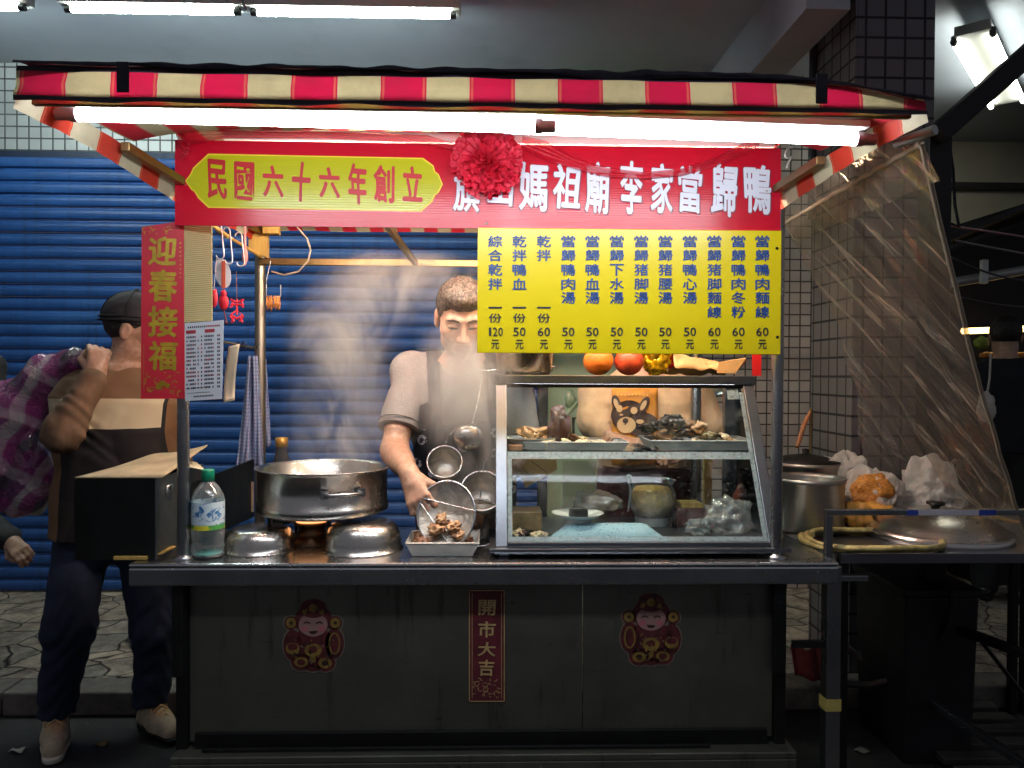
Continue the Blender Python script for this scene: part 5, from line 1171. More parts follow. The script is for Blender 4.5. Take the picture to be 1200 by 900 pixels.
# pot, bags, hose and lid on the table
tz = zt1 - .0015
M_TPOT = steel('used_pot_steel', '#a09c94', .34, (1, 1, 4), .2, .02, .9)
def pot(px0, px1, pyt, Y, lab, lid=False):
    c = X((px0 + px1) / 2, Y); r_ = (px1 - px0) / 2 / pxm(Y); hgt = Z(pyt, Y) - tz
    t = thing('aluminium_pot', (c, Y, tz), lab, 'pot')
    MB().lathe([(0, 0), (r_ * .94, 0), (r_ * .97, .008), (r_ * .97, hgt - .022), (r_ * 1.0, hgt - .018), (r_ * 1.03, hgt), (r_ * .99, hgt), (r_ * .94, hgt - .014), (r_ * .94, .01), (0, .01)], (c, Y, tz), 44).build('pot_body', M_TPOT, t)
    if lid: MB().lathe([(r_ * 1.02, hgt + .001), (r_ * 1.02, hgt + .006), (r_ * .6, hgt + .02), (r_ * .15, hgt + .03), (.012, hgt + .031), (.014, hgt + .05), (0, hgt + .052)], (c, Y, tz), 36).build('lid', M_BLACKM, t)
    return t
pot(905, 990, 558, .5, 'round aluminium pot on the side table right of the front post')
pot(905, 985, 540, .78, 'dark lidded pot behind the aluminium pot, under the wooden handle', True)
lh = thing('ladle', at(938, 515, .8), 'ladle with a brown wooden handle leaning in the dark pot by the tiled wall', 'ladle')
MB().tube([at(949, 484, .78), at(943, 496, .76), at(934, 524, .72)], [.007, .010, .009], 10).build('wooden_handle', M_WOOD, lh)
MB().tube([at(949, 484, .78), at(950, 478, .785), at(951, 496, .8), at(948, 545, .78)], .0045, 8).build('shaft', pm('brass', '#b09060', .3, .9), lh)
k = NT('white_film_bag'); tl = k.n('ShaderNodeBsdfTranslucent'); tl.inputs['Color'].default_value = lin('#efe4d8'); tp = k.n('ShaderNodeBsdfTransparent')
k.b.inputs['Base Color'].default_value = lin('#ece6df'); k.b.inputs['Roughness'].default_value = .25
a1 = k.n('ShaderNodeMixShader'); a1.inputs[0].default_value = .35; a2 = k.n('ShaderNodeMixShader'); a2.inputs[0].default_value = .22
k.l(k.b.outputs[0], a1.inputs[1]); k.l(tl.outputs[0], a1.inputs[2]); k.l(a1.outputs[0], a2.inputs[1]); k.l(tp.outputs[0], a2.inputs[2]); k.l(a2.outputs[0], k.out.inputs['Surface']); k.bump(k.noise(k.coord(), 16, 5, .6, 2), .7, .02); M_WBAG = k.m
def crumple_bag(name, c, r_, seed, lab, inner=None, open_=.78):
    t = thing(name, (c[0], c[1], tz), lab, 'bag', 'white plastic bags on the side table')
    c = Vector(c); bm = bmesh.new(); bmesh.ops.create_icosphere(bm, subdivisions=6, radius=1.0); vs = []
    N = lambda q, f, o: mnoise.noise(q * f + Vector((seed * 3.7 + o, seed * 1.9, o)))
    for vt in bm.verts:
        q = vt.co; d = 1 + .26 * N(q, 1.5, 0) - .26 * abs(N(q, 2.2, 5)) - .10 * abs(N(q, 5.0, 9)) - .03 * abs(N(q, 11, 2)) + .08
        if q.z > .55: d *= 1 + (q.z - .55) * (1.1 if not inner else .25) * (.5 + N(q, 3, 7))
        z = q.z * r_[2] * d
        vs.append((c.x + q.x * r_[0] * d, c.y + q.y * r_[1] * d, max(c.z + z, tz + .002)))
    fs = [[w.index for w in f_.verts] for f_ in bm.faces]; bm.free()
    mb = MB(); mb.add(vs, fs, 0, True); mb.build('bag_film', M_WBAG, t)
    if inner: MB().blob(c + Vector((-.01, -r_[1] * .45, r_[2] * .22)), (r_[0] * .72, r_[1] * .62, r_[2] * .62), seed + 2, .3, 3, 4).build('contents', inner, t)
    return t
F_FRY = pm('fried_shreds', '#c98436', .5, 0, .4, 60, 1, 90, (1, 3, 3)); F_FRY2 = pm('fried_sheets', '#cf9440', .5, 0, .35, 20, .6, 40)
def onT(px, py, Y, rz): q = at(px, py, Y); q.z = tz + rz; return q
crumple_bag('plastic_bag', onT(985, 580, .72, .10), (.11, .08, .125), 4, 'white plastic bag leaning behind the aluminium pot')
crumple_bag('plastic_bag', onT(1020, 575, .6, .085), (.115, .08, .125), 9, 'white plastic bag open on orange fried shreds', F_FRY, .74)
crumple_bag('plastic_bag', onT(1092, 575, .62, .08), (.115, .08, .12), 15, 'knotted white plastic bag at the right of the fried food', None, .8)
tag(MB().blob(onT(1030, 588, .5, .045), (.11, .06, .05), 6, .35, 2.2, 4).build('fried_sheets', F_FRY2), 'golden fried bean curd sheets in front of the white bags', 'fried food')
tag(MB().blob(onT(1005, 588, .47, .05), (.055, .045, .055), 8, .35, 2.2, 4).build('fried_sheets', F_FRY2), 'lump of golden fried bean curd next to the aluminium pot', 'fried food')
tag(MB().lathe([(.018, 0), (.018, .03), (.015, .034), (0, .034)], onT(1099, 592, .45, .05), 20).build('jar_lid', M_POT), 'small chrome jar lid in front of the knotted white bag', 'lid')
tag(MB().lathe([(.018, 0), (.02, .008), (.02, .045), (0, .0495)], onT(1099, 600, .45, 0), 20).build('small_jar', M_CLEAR), 'small jar under the chrome lid on the side table', 'jar')
k = NT('old_hose'); v = k.coord(); k.l(k.mix(k.ramp(k.noise(v, 22, 6, .7), [(.45, 0.), (.65, .75)]), '#b9a86c', '#54472a'), k.b.inputs['Base Color']); k.b.inputs['Roughness'].default_value = .45; M_HOSE = k.m
hp = []
for i in range(75):
    a = i / 74 * 2 * math.pi * 2.05 + 2.6; rx = (.222 - .016 * (i / 74)); ry = .155
    hp.append((X(1023, .24) + rx * math.cos(a) + .012 * (i / 74), .255 + ry * math.sin(a) - .03 * (i / 74), tz + .011 + .017 * (i / 74) + .005 * math.sin(a * 3)))
tag(MB().tube(hp, .0098, 10).build('coiled_hose', M_HOSE), 'stained yellow hose coiled on the front of the side table', 'hose')
ld2 = thing('pot_lid', at(1100, 625, .36), 'large shiny domed pot lid lying on the side table', 'lid')
lc = Vector((X(1099, .38, 625), .40, tz + .03)); lr = 82 / pxm(.40)
Mt = Matrix.Translation(lc) @ Matrix.Rotation(R(3), 4, 'X')
MB().lathe([(lr * .97, -.028), (lr, -.024), (lr, .0), (lr * .93, .006), (lr * .9, .012), (lr * .8, .030), (lr * .55, .05), (lr * .2, .062), (0, .064)], seg=56, M=Mt).build('dome', M_POT, ld2)
MB().lathe([(.012, .063), (.016, .075), (.03, .08), (.03, .088), (0, .09)], seg=20, M=Mt).build('knob', M_BLACKM, ld2)
tag(MB().bar(at(1085, 585, .75), at(1230, 622, .6), .018, .012).build('wooden_stick', M_WOODP, bevel=.002), 'long flat wooden stick slanting behind the rail of the side table', 'stick')

# ------------------------------------------------------------ clear plastic sheet hung off the awning's right edge
k = NT('clear_sheet'); v = k.coord(); tp = k.n('ShaderNodeBsdfTransparent'); tp.inputs['Color'].default_value = lin('#f0eae4'); gl = k.n('ShaderNodeBsdfGlossy'); gl.inputs['Roughness'].default_value = .1; gl.inputs['Color'].default_value = lin('#f0d8b4')
df = k.n('ShaderNodeBsdfTranslucent'); df.inputs['Color'].default_value = lin('#d9cec6'); dfu = k.n('ShaderNodeBsdfDiffuse'); dfu.inputs['Color'].default_value = lin('#d9cec6')
vs2 = k.coord((1, .6, 1), (R(35), 0, 0)); o_ = k.sep(v)
cm_ = k.n('ShaderNodeCombineXYZ'); k.l(k.math('MULTIPLY', k.math('SUBTRACT', o_[1], k.math('MULTIPLY', o_[2], .85)), 8.0), cm_.inputs[0]); k.l(k.math('MULTIPLY', k.math('ADD', o_[1], o_[2]), .9), cm_.inputs[1])
st_ = k.noise(cm_.outputs[0], 1.5, 4, .6, 1.2)
bp = k.n('ShaderNodeBump'); bp.inputs['Strength'].default_value = .55; bp.inputs['Distance'].default_value = .02; k.l(st_, bp.inputs['Height']); k.l(bp.outputs[0], gl.inputs['Normal'])
ad = k.n('ShaderNodeMixShader'); ad.inputs[0].default_value = .5; k.l(df.outputs[0], ad.inputs[1]); k.l(dfu.outputs[0], ad.inputs[2])
ag = k.n('ShaderNodeMixShader'); ag.inputs[0].default_value = .58; k.l(ad.outputs[0], ag.inputs[1]); k.l(gl.outputs[0], ag.inputs[2])
m3 = k.n('ShaderNodeMixShader'); k.l(k.ramp(st_, [(.38, .19), (.57, .34), (.67, .86)]), m3.inputs[0]); k.l(tp.outputs[0], m3.inputs[1]); k.l(ag.outputs[0], m3.inputs[2]); k.l(m3.outputs[0], k.out.inputs['Surface']); M_SHEET = k.m  # more opaque streaks put the bright highlights of the folds into the film
cs_ = thing('plastic_sheet', (CX1 + .1, .2, 1.9), 'clear crinkled plastic sheet hanging from the right edge of the awning over the side table', 'plastic sheet')
TF, TB = at(1080, 168, -.62), at(918, 262, .78)
BF, BB = at(1212, 655, .28), at(1006, 585, 1.06)
def sheet(u, v):
    """u from the back to the front edge, v from the top down"""
    top = TB.lerp(TF, u); bot = BB.lerp(BF, u ** 1.15)
    p = top.lerp(bot, v)
    # the tail is drawn outward and forward, so it hangs in a slack curve
    p.x += .12 * math.sin(math.pi * v) * (1 - u) - .02 * math.sin(math.pi * v) * u
    p.z -= .05 * math.sin(math.pi * u) * v; p.x += .10 * math.sin(math.pi * u) * v
    d = (u * 1.1 - v * .85)
    amp = (.010 + .034 * v * (1 - .4 * v)) * (.25 + .75 * min(1, (1 - u) * 6))
    p.x += amp * (mnoise.noise(Vector((d * 11, (u + v) * 1.2, 3))) + .5 * mnoise.noise(Vector((d * 26, (u + v) * 2, 8))))
    p.y += amp * .7 * mnoise.noise(Vector((d * 13, (u + v) * 2, 17)))
    return p
MB().grid(sheet, 110, 90).build('sheet_film', M_SHEET, cs_)
k = NT('sheet_hem'); k.b.inputs['Base Color'].default_value = lin('#c9b9a4'); k.b.inputs['Roughness'].default_value = .2; k.b.inputs['Alpha'].default_value = .6; M_HEM = k.m
MB().tube([sheet(1, i / 40) for i in range(41)], .006, 6).tube([sheet(i / 40, 0) for i in range(41)], .008, 6).build('rolled_hem', M_HEM, cs_)
MB().tube([sheet(1, 0) + Vector((-.03, .05, .012)), sheet(1, 0) + Vector((.012, -.03, .02))], .011, 12).build('sheet_rod', M_DULL, cs_)
MB().grid(lambda u, v: TB.lerp(TF, u) + Vector((-.02 + .06 * v + .008 * mnoise.noise(Vector((u * 20, v * 4, 1))), 0, .05 - .13 * v + .01 * mnoise.noise(Vector((u * 12, v * 3, 5))))), 50, 10).build('top_fold', M_SHEET, cs_)
for i, (x, y, Y) in enumerate(((995, 180, -.2), (942, 205, .4), (924, 180, -.1), (147, 180, -.2), (181, 195, .1))):
    tag(MB().tube([at(x + 5 * math.sin(t_ * 9 + i) * (1 - t_ * .6), y - 6 + 20 * t_ + 3 * math.cos(t_ * 11 + i), Y + .012 * math.cos(t_ * 9)) for t_ in np.linspace(0, 1, 26)], .0028, 6).build('tie_string', pm('white_string', '#d0c8bc', .7)),
        ('white string knot at the top of the plastic sheet', 'white string knot on the awning bar near the banner end', 'white string loop below the right end of the tube lamp', 'white string knot at the front left awning bar', 'white string bow on the left awning bar by the banner')[i], 'string')

# ------------------------------------------------------------ right background: black frame, neighbouring stall
bf = thing('steel_support', at(1099, 400, .6), 'black steel post and slanting brace of the next stall, right of the awning', 'frame')
M_BLKS = pm('black_steel', '#0b0b0e', .5, .3, .2)
MB().box(X(1086, .62), X(1113, .62), .62, .70, 0.0, Z(150, .62, 1100)).build('post', M_BLKS, bf, bevel=.004)
MB().bar(at(1098, 158, .6), at(1260, 15, .6), .075, .07, up=(0, 1, 0)).build('brace', M_BLKS, bf, bevel=.004)
tag(MB().tube([at(1112, 165, .72), at(1117, 200, .74), at(1119, 240, .74), at(1124, 266, .74), at(1114, 262, .72)], .006, 8).build('black_cable', M_BLKS), 'black cable hanging beside the black post', 'cable')
nr = thing('stall_roof', at(1180, 260, 2.2), 'dark tarpaulin roof of the neighbouring stall at the far right', 'roof')
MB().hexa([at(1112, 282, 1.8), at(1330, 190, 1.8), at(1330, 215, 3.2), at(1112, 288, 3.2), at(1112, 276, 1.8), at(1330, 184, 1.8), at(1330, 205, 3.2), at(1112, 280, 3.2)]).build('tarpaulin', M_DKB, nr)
MB().hexa([at(1100, 700, 3.3), at(1420, 700, 3.3), at(1420, 700, 3.35), at(1100, 700, 3.35), at(1100, 270, 3.3), at(1420, 170, 3.3), at(1420, 170, 3.35), at(1100, 270, 3.35)]).build('dark_backdrop', M_DKB, nr)  # dark sheet added so the space under the stall roof stays dark
tag(MB().tube([at(1106, 333, 2.2), at(1250, 308, 2.2)], .028, 12).build('metal_pipe', M_DULL), 'grey metal pipe under the neighbouring stall roof', 'pipe')
tag(MB().box(X(1150, 2.1), X(1157, 2.1), 2.1, 2.13, Z(332, 2.1, 1153), Z(304, 2.1, 1153)).build('white_bracket', M_WHITEP, bevel=.003), 'white bracket hanging on the grey pipe at the far right', 'bracket')
tag(MB().tube([at(1108, 264, 1.0), at(1150, 270, 1.0), at(1240, 284, 1.0)], .005, 8).build('pink_rope', pm('pink_rope', '#8f6a74', .6)), 'pinkish rope strung from the black post to the right', 'rope')
tag(MB().tube([at(1120, 282, 1.1), at(1160, 290, 1.1), at(1240, 305, 1.1)], .005, 8).build('grey_rope', pm('grey_rope', '#6a6a72', .8)), 'grey rope strung below the pinkish rope', 'rope')
for i, (p0, p1, sg, lb) in enumerate((((1112, 300), (1240, 330), .18, 'thin black wire sagging below the grey rope'), ((1112, 345), (1240, 360), .1, 'thin black wire sagging below the grey pipe'))):
    A, B = at(*p0, 1.9), at(*p1, 1.9)
    tag(MB().tube([A.lerp(B, t_) + Vector((0, 0, -sg * 4 * t_ * (1 - t_) * .25)) for t_ in np.linspace(0, 1, 14)], .006, 6).build('hanging_wire', pm('wire_grey', '#4a4a4e', .6)), lb, 'wire')
wbag = at(1156, 478, 1.9)
tag(MB().blob(wbag, (.05, .03, .085), 4, .35, 2.2, 3).tube([wbag + Vector((0, 0, .06)), wbag + Vector((.015, 0, .16)), wbag + Vector((.02, 0, .30))], .006, 6).build('hanging_bag', M_WBAG), 'white bag hanging in the gloom right of the plastic sheet', 'bag')
tag(MB().blob(at(1150, 402, 2.45), (.045, .03, .04), 3, .5, 3, 3).build('leafy_garnish', pm('garnish_green', '#a8b84a', .6, 0, .4, 30)), 'yellow green bunch of leaves above the neighbouring food counter', 'greens')
nl = thing('warm_tube_lamp', at(1165, 386, 2.7), 'warm yellow tube lamp glowing in the neighbouring stall', 'lamp')
MB().tube([at(1128, 388, 2.7), at(1230, 384, 2.7)], .02, 10).build('tube', emit('warm_tube_glow', '#ffd080', 3.0), nl)
MB().bar(at(1125, 383, 2.7), at(1232, 379, 2.7), .03, .02).build('housing', M_BLKS, nl)
ns = thing('food_counter', at(1180, 430, 2.6), 'lit counter of orange fried food in the neighbouring stall', 'food counter')
ct = Z(416, 2.6, 1170)
MB().box(X(1136, 2.6), X(1260, 2.6), 2.45, 2.9, ct - .06, ct - .02).box(X(1140, 2.6), X(1250, 2.6), 2.5, 2.85, PZ + .001, ct - .061).build('counter', M_BLKS, ns)
for i in range(14): MB().blob((X(1142, 2.6) + i * .038, 2.5 + .03 * (i % 3), ct - .005), (.032, .028, .022), i, .4, 2, 2).build('fried_piece', pm('fried_piece_%d' % (i % 3), ('#c87a30', '#b8682a', '#d69a48')[i % 3], .5), ns)
for i, (px, py, lb) in enumerate(((20, 880, 'pale scrap of paper on the asphalt near the lower left corner'), (118, 872, 'tiny dry leaf on the asphalt beside the pale shoe'), (1010, 880, 'small paper scrap on the dark asphalt right of the counter leg'))):
    c = atz(px, py, .006)
    tag(MB().grid(lambda u, v: c + Vector(((u - .5) * .05, (v - .5) * .03, .004 + .006 * math.sin(u * 5 + i) * math.cos(v * 4))), 6, 4).build('litter_scrap', pm('scrap_%d' % i, ('#a8a49a', '#6b5a3a', '#8f8c84')[i], .8), solid=.001), lb, 'scrap')
# ------------------------------------------------------------ people
M_SKIN = NT('skin'); k = M_SKIN; v = k.coord()
k.l(k.mix(k.ramp(k.noise(v, 9, 5), [(.4, 0.), (.7, .5)]), k.ramp(k.noise(v, 70, 3), [(.3, '#a87f66'), (.7, '#c3a088')]), '#9c6c58'), k.b.inputs['Base Color'])
k.b.inputs['Roughness'].default_value = .48; k.b.inputs['Subsurface Weight'].default_value = .12; k.b.inputs['Subsurface Radius'].default_value = (.012, .005, .003); k.bump(k.noise(v, 180, 3), .15, .002); M_SKIN = k.m
M_LIP = pm('lips', '#8a4c40', .45, 0, .1); M_EYE = pm('dark_eye', '#1d1512', .25)
def hairmat(name, a, b):
    k = NT(name); v = k.coord((1, 1, .35)); k.l(k.ramp(k.noise(v, 120, 4, .7), [(.35, a), (.65, b)]), k.b.inputs['Base Color']); k.b.inputs['Roughness'].default_value = .6; k.bump(k.noise(v, 160, 3), .9, .004); return k.m
def cloth(name, col, var=.12, vs=30, bump=.25, bs=300): return pm(name, col, .85, 0, var, vs, bump, bs, bdist=.002)
def head_sdf(s, M, K=.015):
    a = dict(M=M)
    s.ell((0, .012, .035), (.076, .094, .086), .03, **a); s.ell((0, -.022, -.03), (.060, .066, .074), .03, **a)
    s.cone((0, -.05, -.092), (0, -.062, -.096), .022, .020, .03, **a)
    for q in (-1, 1):
        s.ell((.044 * q, -.05, -.018), .024, .03, **a); s.ell((.045 * q, -.01, -.07), (.02, .03, .03), .03, **a)
        s.cone((.012 * q, -.083, .027), (.044 * q, -.07, .024), .011, .010, .014, **a)
        s.ell((.031 * q, -.093, .006), (.017, .012, .011), .012, op='sub', **a)
        s.ell((.031 * q, -.072, .005), (.0165, .0145, .0125), .006, **a)
        s.ell((.031 * q, -.086, .001), (.0145, .007, .0034), .003, op='sub', **a); s.cone((.018 * q, -.089, .0075), (.045 * q, -.083, .006), .0022, .0022, .004, **a); s.cone((.02 * q, -.082, -.012), (.042 * q, -.078, -.010), .003, .003, .006, **a)
        s.ell((.0125 * q, -.096, -.034), .0085, .008, **a); s.cone((.021 * q, -.092, -.036), (.034 * q, -.078, -.068), .0018, .0016, .004, op='sub', **a)
        s.ell((.079 * q, .014, -.006), (.010, .02, .033), .008, **a); s.ell((.089 * q, .008, -.004), (.006, .010, .02), .006, op='sub', **a)
    s.cone((0, -.086, .018), (0, -.106, -.03), .007, .0115, .012, **a)
    s.cone((-.02, -.08, -.058), (.02, -.08, -.058), .007, .007, .008, **a); s.cone((-.017, -.079, -.069), (.017, -.079, -.069), .008, .008, .008, **a)
    s.cone((-.023, -.087, -.063), (.023, -.087, -.063), .0022, .0022, .004, op='sub', **a)
def head_mif(M):
    Mi = np.array(M.inverted())
    def f(P):
        Q = P @ Mi[:3, :3].T + Mi[:3, 3]; x, y, z = np.abs(Q[:, 0]), Q[:, 1], Q[:, 2]
        o = np.zeros(len(P), int)
        o[(x < .022 - .25 * np.abs(z + .064)) & (np.abs(z + .064) < .011) & (y < -.072) & (y > -.13)] = 1
        o[(np.abs(x - .031) < .015) & (np.abs(z - .001) < .0032) & (y < -.066) & (y > -.11)] = 2
        return o
    return f
def strands(src, n, ln, mat, parent, M, seed=1, wd=.0011):
    """short cropped strands standing on the scalp"""
    me = src.data; rr_ = np.random.RandomState(seed); ids = rr_.randint(0, len(me.polygons), n); mb = MB(); off = Vector(parent.location)
    fw = (M.to_3x3() @ Vector((0, -.6, .5))).normalized()
    for i in ids:
        f = me.polygons[int(i)]; c = f.center + off; nn = (f.normal * .8 + fw * .5 + Vector(tuple(rr_.uniform(-.35, .35, 3)))).normalized(); s_ = nn.cross(Vector(tuple(rr_.normal(size=3)))).normalized() * wd
        L = ln * rr_.uniform(.6, 1.2); b = len(mb.v); mb.v += [c - s_, c + s_, c + nn * L]; mb.f.append([b, b+1, b+2]); mb.mi.append(0); mb.sm.append(False)
    mb.build('hair_strands', mat, parent)
def hand(s, W, xd, zd, sc=1.0, curl=(.9, 1.1, .8), thumb=1, spread=0.0, tc=.6, k=.006):
    """palm, four curled fingers and a thumb from the wrist W; xd points along the fingers, zd out of the back of the hand"""
    W = Vector(W); x = Vector(xd).normalized(); z = Vector(zd); z = (z - x * z.dot(x)).normalized(); y = z.cross(x) * thumb
    T = lambda p: W + (x * p[0] + y * p[1] + z * p[2]) * sc
    s.cone(T((-.01, 0, 0)), T((.03, 0, 0)), .026 * sc, .027 * sc, .02)
    for yy in (.028, .009, -.010, -.027): s.cone(T((.018, yy * .55, 0)), T((.082, yy, .002)), .0165 * sc, .0125 * sc, .014)
    for i, (yy, L) in enumerate(((.030, .070), (.010, .080), (-.011, .074), (-.029, .058))):
        p = Vector((.085, yy, .003)); a = 0; r = .0098
        for j, fr in enumerate((.46, .30, .24)):
            a += curl[j] * (1 + .06 * i); q = p + Vector((math.cos(a), spread * (1.5 - i) * .2, -math.sin(a))) * L * fr
            s.cone(T(p), T(q), r * sc, (r - .0008) * sc, k * .6); s.ell(T(p), (r + .0012) * sc, k * .6); p = q; r -= .0008
    p0, p1, p2, p3 = (.022, .026, -.008), (.05, .048, -.022 - .01 * tc), (.074, .046 - .012 * tc, -.036), (.094, .034 - .02 * tc, -.044)
    s.cone(T(p0), T(p1), .0155 * sc, .0125 * sc, .012); s.cone(T(p1), T(p2), .0118 * sc, .0105 * sc, k); s.cone(T(p2), T(p3), .0105 * sc, .0088 * sc, k)
TORSO = [(-.02, 0, 0, .160, .105), (.08, 0, 0, .160, .112), (.2, 0, -.004, .155, .108), (.33, 0, -.006, .172, .115), (.42, 0, 0, .178, .108), (.48, 0, .006, .150, .085), (.53, 0, .014, .085, .06)]
def grown(sl, d): return [(z, cx, cy_, rx + d, ry + d) for z, cx, cy_, rx, ry in sl]
def shoe(parent, ankle, toe, col, sole, h=.0):
    a = Vector(ankle); t = Vector(toe); g0 = .004; d = Vector((t.x - a.x, t.y - a.y, 0)).normalized(); sd = Vector((-d.y, d.x, 0)); heel = Vector((a.x, a.y, g0)) - d * .06; tip = Vector((a.x, a.y, g0)) + d * .19
    Pt = lambda l, w_, z: Vector((a.x, a.y, g0)) + d * l + sd * w_ + Vector((0, 0, z))
    s = SDF(); s.cone(Pt(-.04, 0, .045), Pt(.06, 0, .05), .036, .042, .03); s.cone(Pt(.06, 0, .048), Pt(.15, 0, .04), .044, .036, .03); s.cone(Pt(-.02, 0, .06), Pt(-.005, 0, .115), .038, .042, .03); s.cone(Pt(.02, 0, .085), Pt(.09, 0, .06), .036, .03, .03)
    s.half(Pt(0, 0, .022), (0, 0, -1)); s.half(Pt(0, 0, .12), (0, 0, 1))
    o = skin('shoe', s.grow(.005), col, parent)
    q = SDF(); q.cone(Pt(-.04, 0, .02), Pt(.06, 0, .02), .038, .043, .02); q.cone(Pt(.06, 0, .02), Pt(.16, 0, .02), .046, .036, .02); q.half(Pt(0, 0, .026), (0, 0, 1)); q.half(Pt(0, 0, .002), (0, 0, -1))
    skin('sole', q.grow(.005), sole, o)
    mb = MB()
    for i in range(5):
        l = .03 + i * .018; z = .136 - i * .0105
        mb.tube([Pt(l, -.026, z - .014), Pt(l + .004, 0, z + .004), Pt(l + .012, .026, z - .018)], .0042, 6); mb.tube([Pt(l, .026, z - .014), Pt(l + .004, 0, z + .005), Pt(l + .012, -.026, z - .018)], .0042, 6)
    mb.tube([Pt(.03, 0, .12), Pt(.045, .03, .125), Pt(.06, .035, .10), Pt(.04, .012, .118)], .003, 6); mb.tube([Pt(.03, 0, .12), Pt(.05, -.03, .125), Pt(.07, -.035, .095)], .003, 6)
    mb.build('laces', pm('lace_cream', '#c9a878', .8), o)
    return o

# the cook -------------------------------------------------------------------
HY = .43
hm = at(541.5, 373, HY)
Mh = Matrix.Translation(hm) @ Euler((R(27), 0, R(5))).to_matrix().to_4x4() @ Matrix.Scale(1.10, 4)
sh_c = at(541, 428, .55); hipc = Vector((sh_c.x + .01, .74, .93))
up = (sh_c - hipc); Lt = up.length; up.normalize(); rx_ = Vector((1, .10, 0)); rx_ = (rx_ - up * rx_.dot(up)).normalized(); fy_ = up.cross(rx_)
Mt_ = Matrix((rx_, fy_, up)).transposed().to_4x4(); Mt_.translation = hipc; Mt_ = Mt_ @ Matrix.Scale(Lt / .50 * 1.0, 4)
cook = thing('person', (hipc.x, .75, 0), 'grey haired cook in a grey t-shirt and flowered apron holding a strainer in the steam', 'person')
shR, elR, wrR = at(478, 436, .56), at(462, 528, .42), at(480, 556, .235)
shL = Mt_ @ Vector((.17, .01, .44)); elL = shL + Vector((.05, -.04, -.28)); wrL = at(563, 580, .40)
s = SDF()
head_sdf(s, Mh); s.cone(Mh @ Vector((0, .02, -.06)), Mt_ @ Vector((0, .01, .50)), .056, .064, .03)
s.slices(TORSO, .03, 'add', Mt_)
s.chain([shR, elR, wrR], [.054, .046, .030], .02); s.cone(elR.lerp(wrR, .15), elR.lerp(wrR, .6), .046, .038, .02)
s.chain([shL, elL, wrL], [.054, .044, .030], .02)
hx = (HAND + Vector((.006, -.03, -.035)) - wrR)
hand(s, wrR + (HAND - wrR) * .1, Vector((.34, -.50, -.74)), Vector((-.42, -.62, .62)), 1.08, (.55, 1.0, .75), 1, .6)
hand(s, wrL, Vector((-.2, -.8, -.4)), Vector((0, -.3, 1)), 1.0, (.4, .5, .4), -1)
for q in (-.085, .085):
    s.chain([Mt_ @ Vector((q, 0, .0)), Vector((hipc.x + q, .77, .5)), Vector((hipc.x + q, .79, .10))], [.088, .062, .045], .03)
skin('body', s.grow(.0042), [M_SKIN, M_LIP, M_EYE], cook, head_mif(Mh), 1)
h = SDF(); h.ell((0, .016, .042), (.081, .097, .086), .01, M=Mh); h.ell((0, -.03, .085), (.056, .055, .03), .03, M=Mh)
h.half((0, -.045, .062), (0, -.75, -.66), .01, Mh) if 0 else None
for q in (-1, 1): h.ell((.05 * q, -.11, .0), (.062, .075, .068), .012, op='sub', M=Mh); h.ell((.088 * q, .008, -.03), (.03, .034, .045), .008, op='sub', M=Mh)
h.ell((0, -.125, .0), (.05, .07, .066), .012, op='sub', M=Mh); h.half(Mh @ Vector((0, .05, -.05)), Mh.to_3x3() @ Vector((0, .3, -1)))
skin('hair', h.grow(.004, lambda P: wob(P, 190, .0022)), hairmat('grey_hair', '#2a241f', '#6d6056'), cook, None, 0); strands(COL.objects['hair'], 8000, .005, hairmat('grey_strand', '#4a433c', '#7a7066'), cook, Mh)
mb = MB()
for q in (-1, 1): mb.tube([Mh @ Vector((.013 * q, -.0935, .026)), Mh @ Vector((.03 * q, -.0915, .031)), Mh @ Vector((.048 * q, -.078, .025))], [.0035, .0045, .0022], 8)
mb.build('eyebrow', pm('brow_hair', '#35271f', .8), cook)
t = SDF(); t.slices(grown(TORSO, .013), .03, 'add', Mt_)
slv = shR.lerp(elR, .74); t.cone(shR + Vector((.02, 0, 0)), slv, .074, .070, .04)
t.cone(shL, shL.lerp(elL, .7), .07, .066, .04); t.cone(Mt_ @ Vector((-.12, .01, .455)), shR, .055, .066, .04)
t.half(slv, (slv - shR)); t.ell(Mt_ @ Vector((0, -.02, .545)), .078, .008, op='sub'); t.half(hipc + Vector((0, 0, -.05)), (0, 0, -1))
def shirtfold(P): return wob(P, 22, .006, (1, 1, .8), 2) + crease(P, 17, .006, (1, 1, .6), 5) + wob(P, 70, .0018, (1, 1, .6), 8)
TSH = NT('grey_tshirt'); k = TSH; v = k.coord(); k.l(k.ramp(k.noise(v, 300, 3, .8), [(.3, '#6b6765'), (.7, '#9b9692')]), k.b.inputs['Base Color']); k.b.inputs['Roughness'].default_value = .9; TSH = k.m
tshirt_o = skin('t_shirt', t.grow(.005, shirtfold), TSH, cook, None, 1)
mb = MB(); dirn = (slv - shR).normalized(); u_ = dirn.orthogonal().normalized(); w_ = dirn.cross(u_)
for f in (.0, .022): mb.tube([slv - dirn * (.004 + f) + (u_ * math.cos(a) + w_ * math.sin(a)) * .0705 for a in np.linspace(0, 6.2832, 33)[:-1]], .0022, 6, closed=True)
mb.build('sleeve_seam', cloth('seam_grey', '#6b6664'), cook)
a_ = SDF(); a_.slices(grown(TORSO, .022), .02, 'add', Mt_); a_.half(Mt_ @ Vector((0, -.035, 0)), Mt_.to_3x3() @ Vector((0, 1, 0)))
a_.half(Mt_ @ Vector((0, 0, .345)), Mt_.to_3x3() @ Vector((0, 0, 1)))
for q in (-1, 1): a_.half(Mt_ @ Vector((.128 * q, 0, .35)), Mt_.to_3x3() @ Vector((q, 0, .38)))
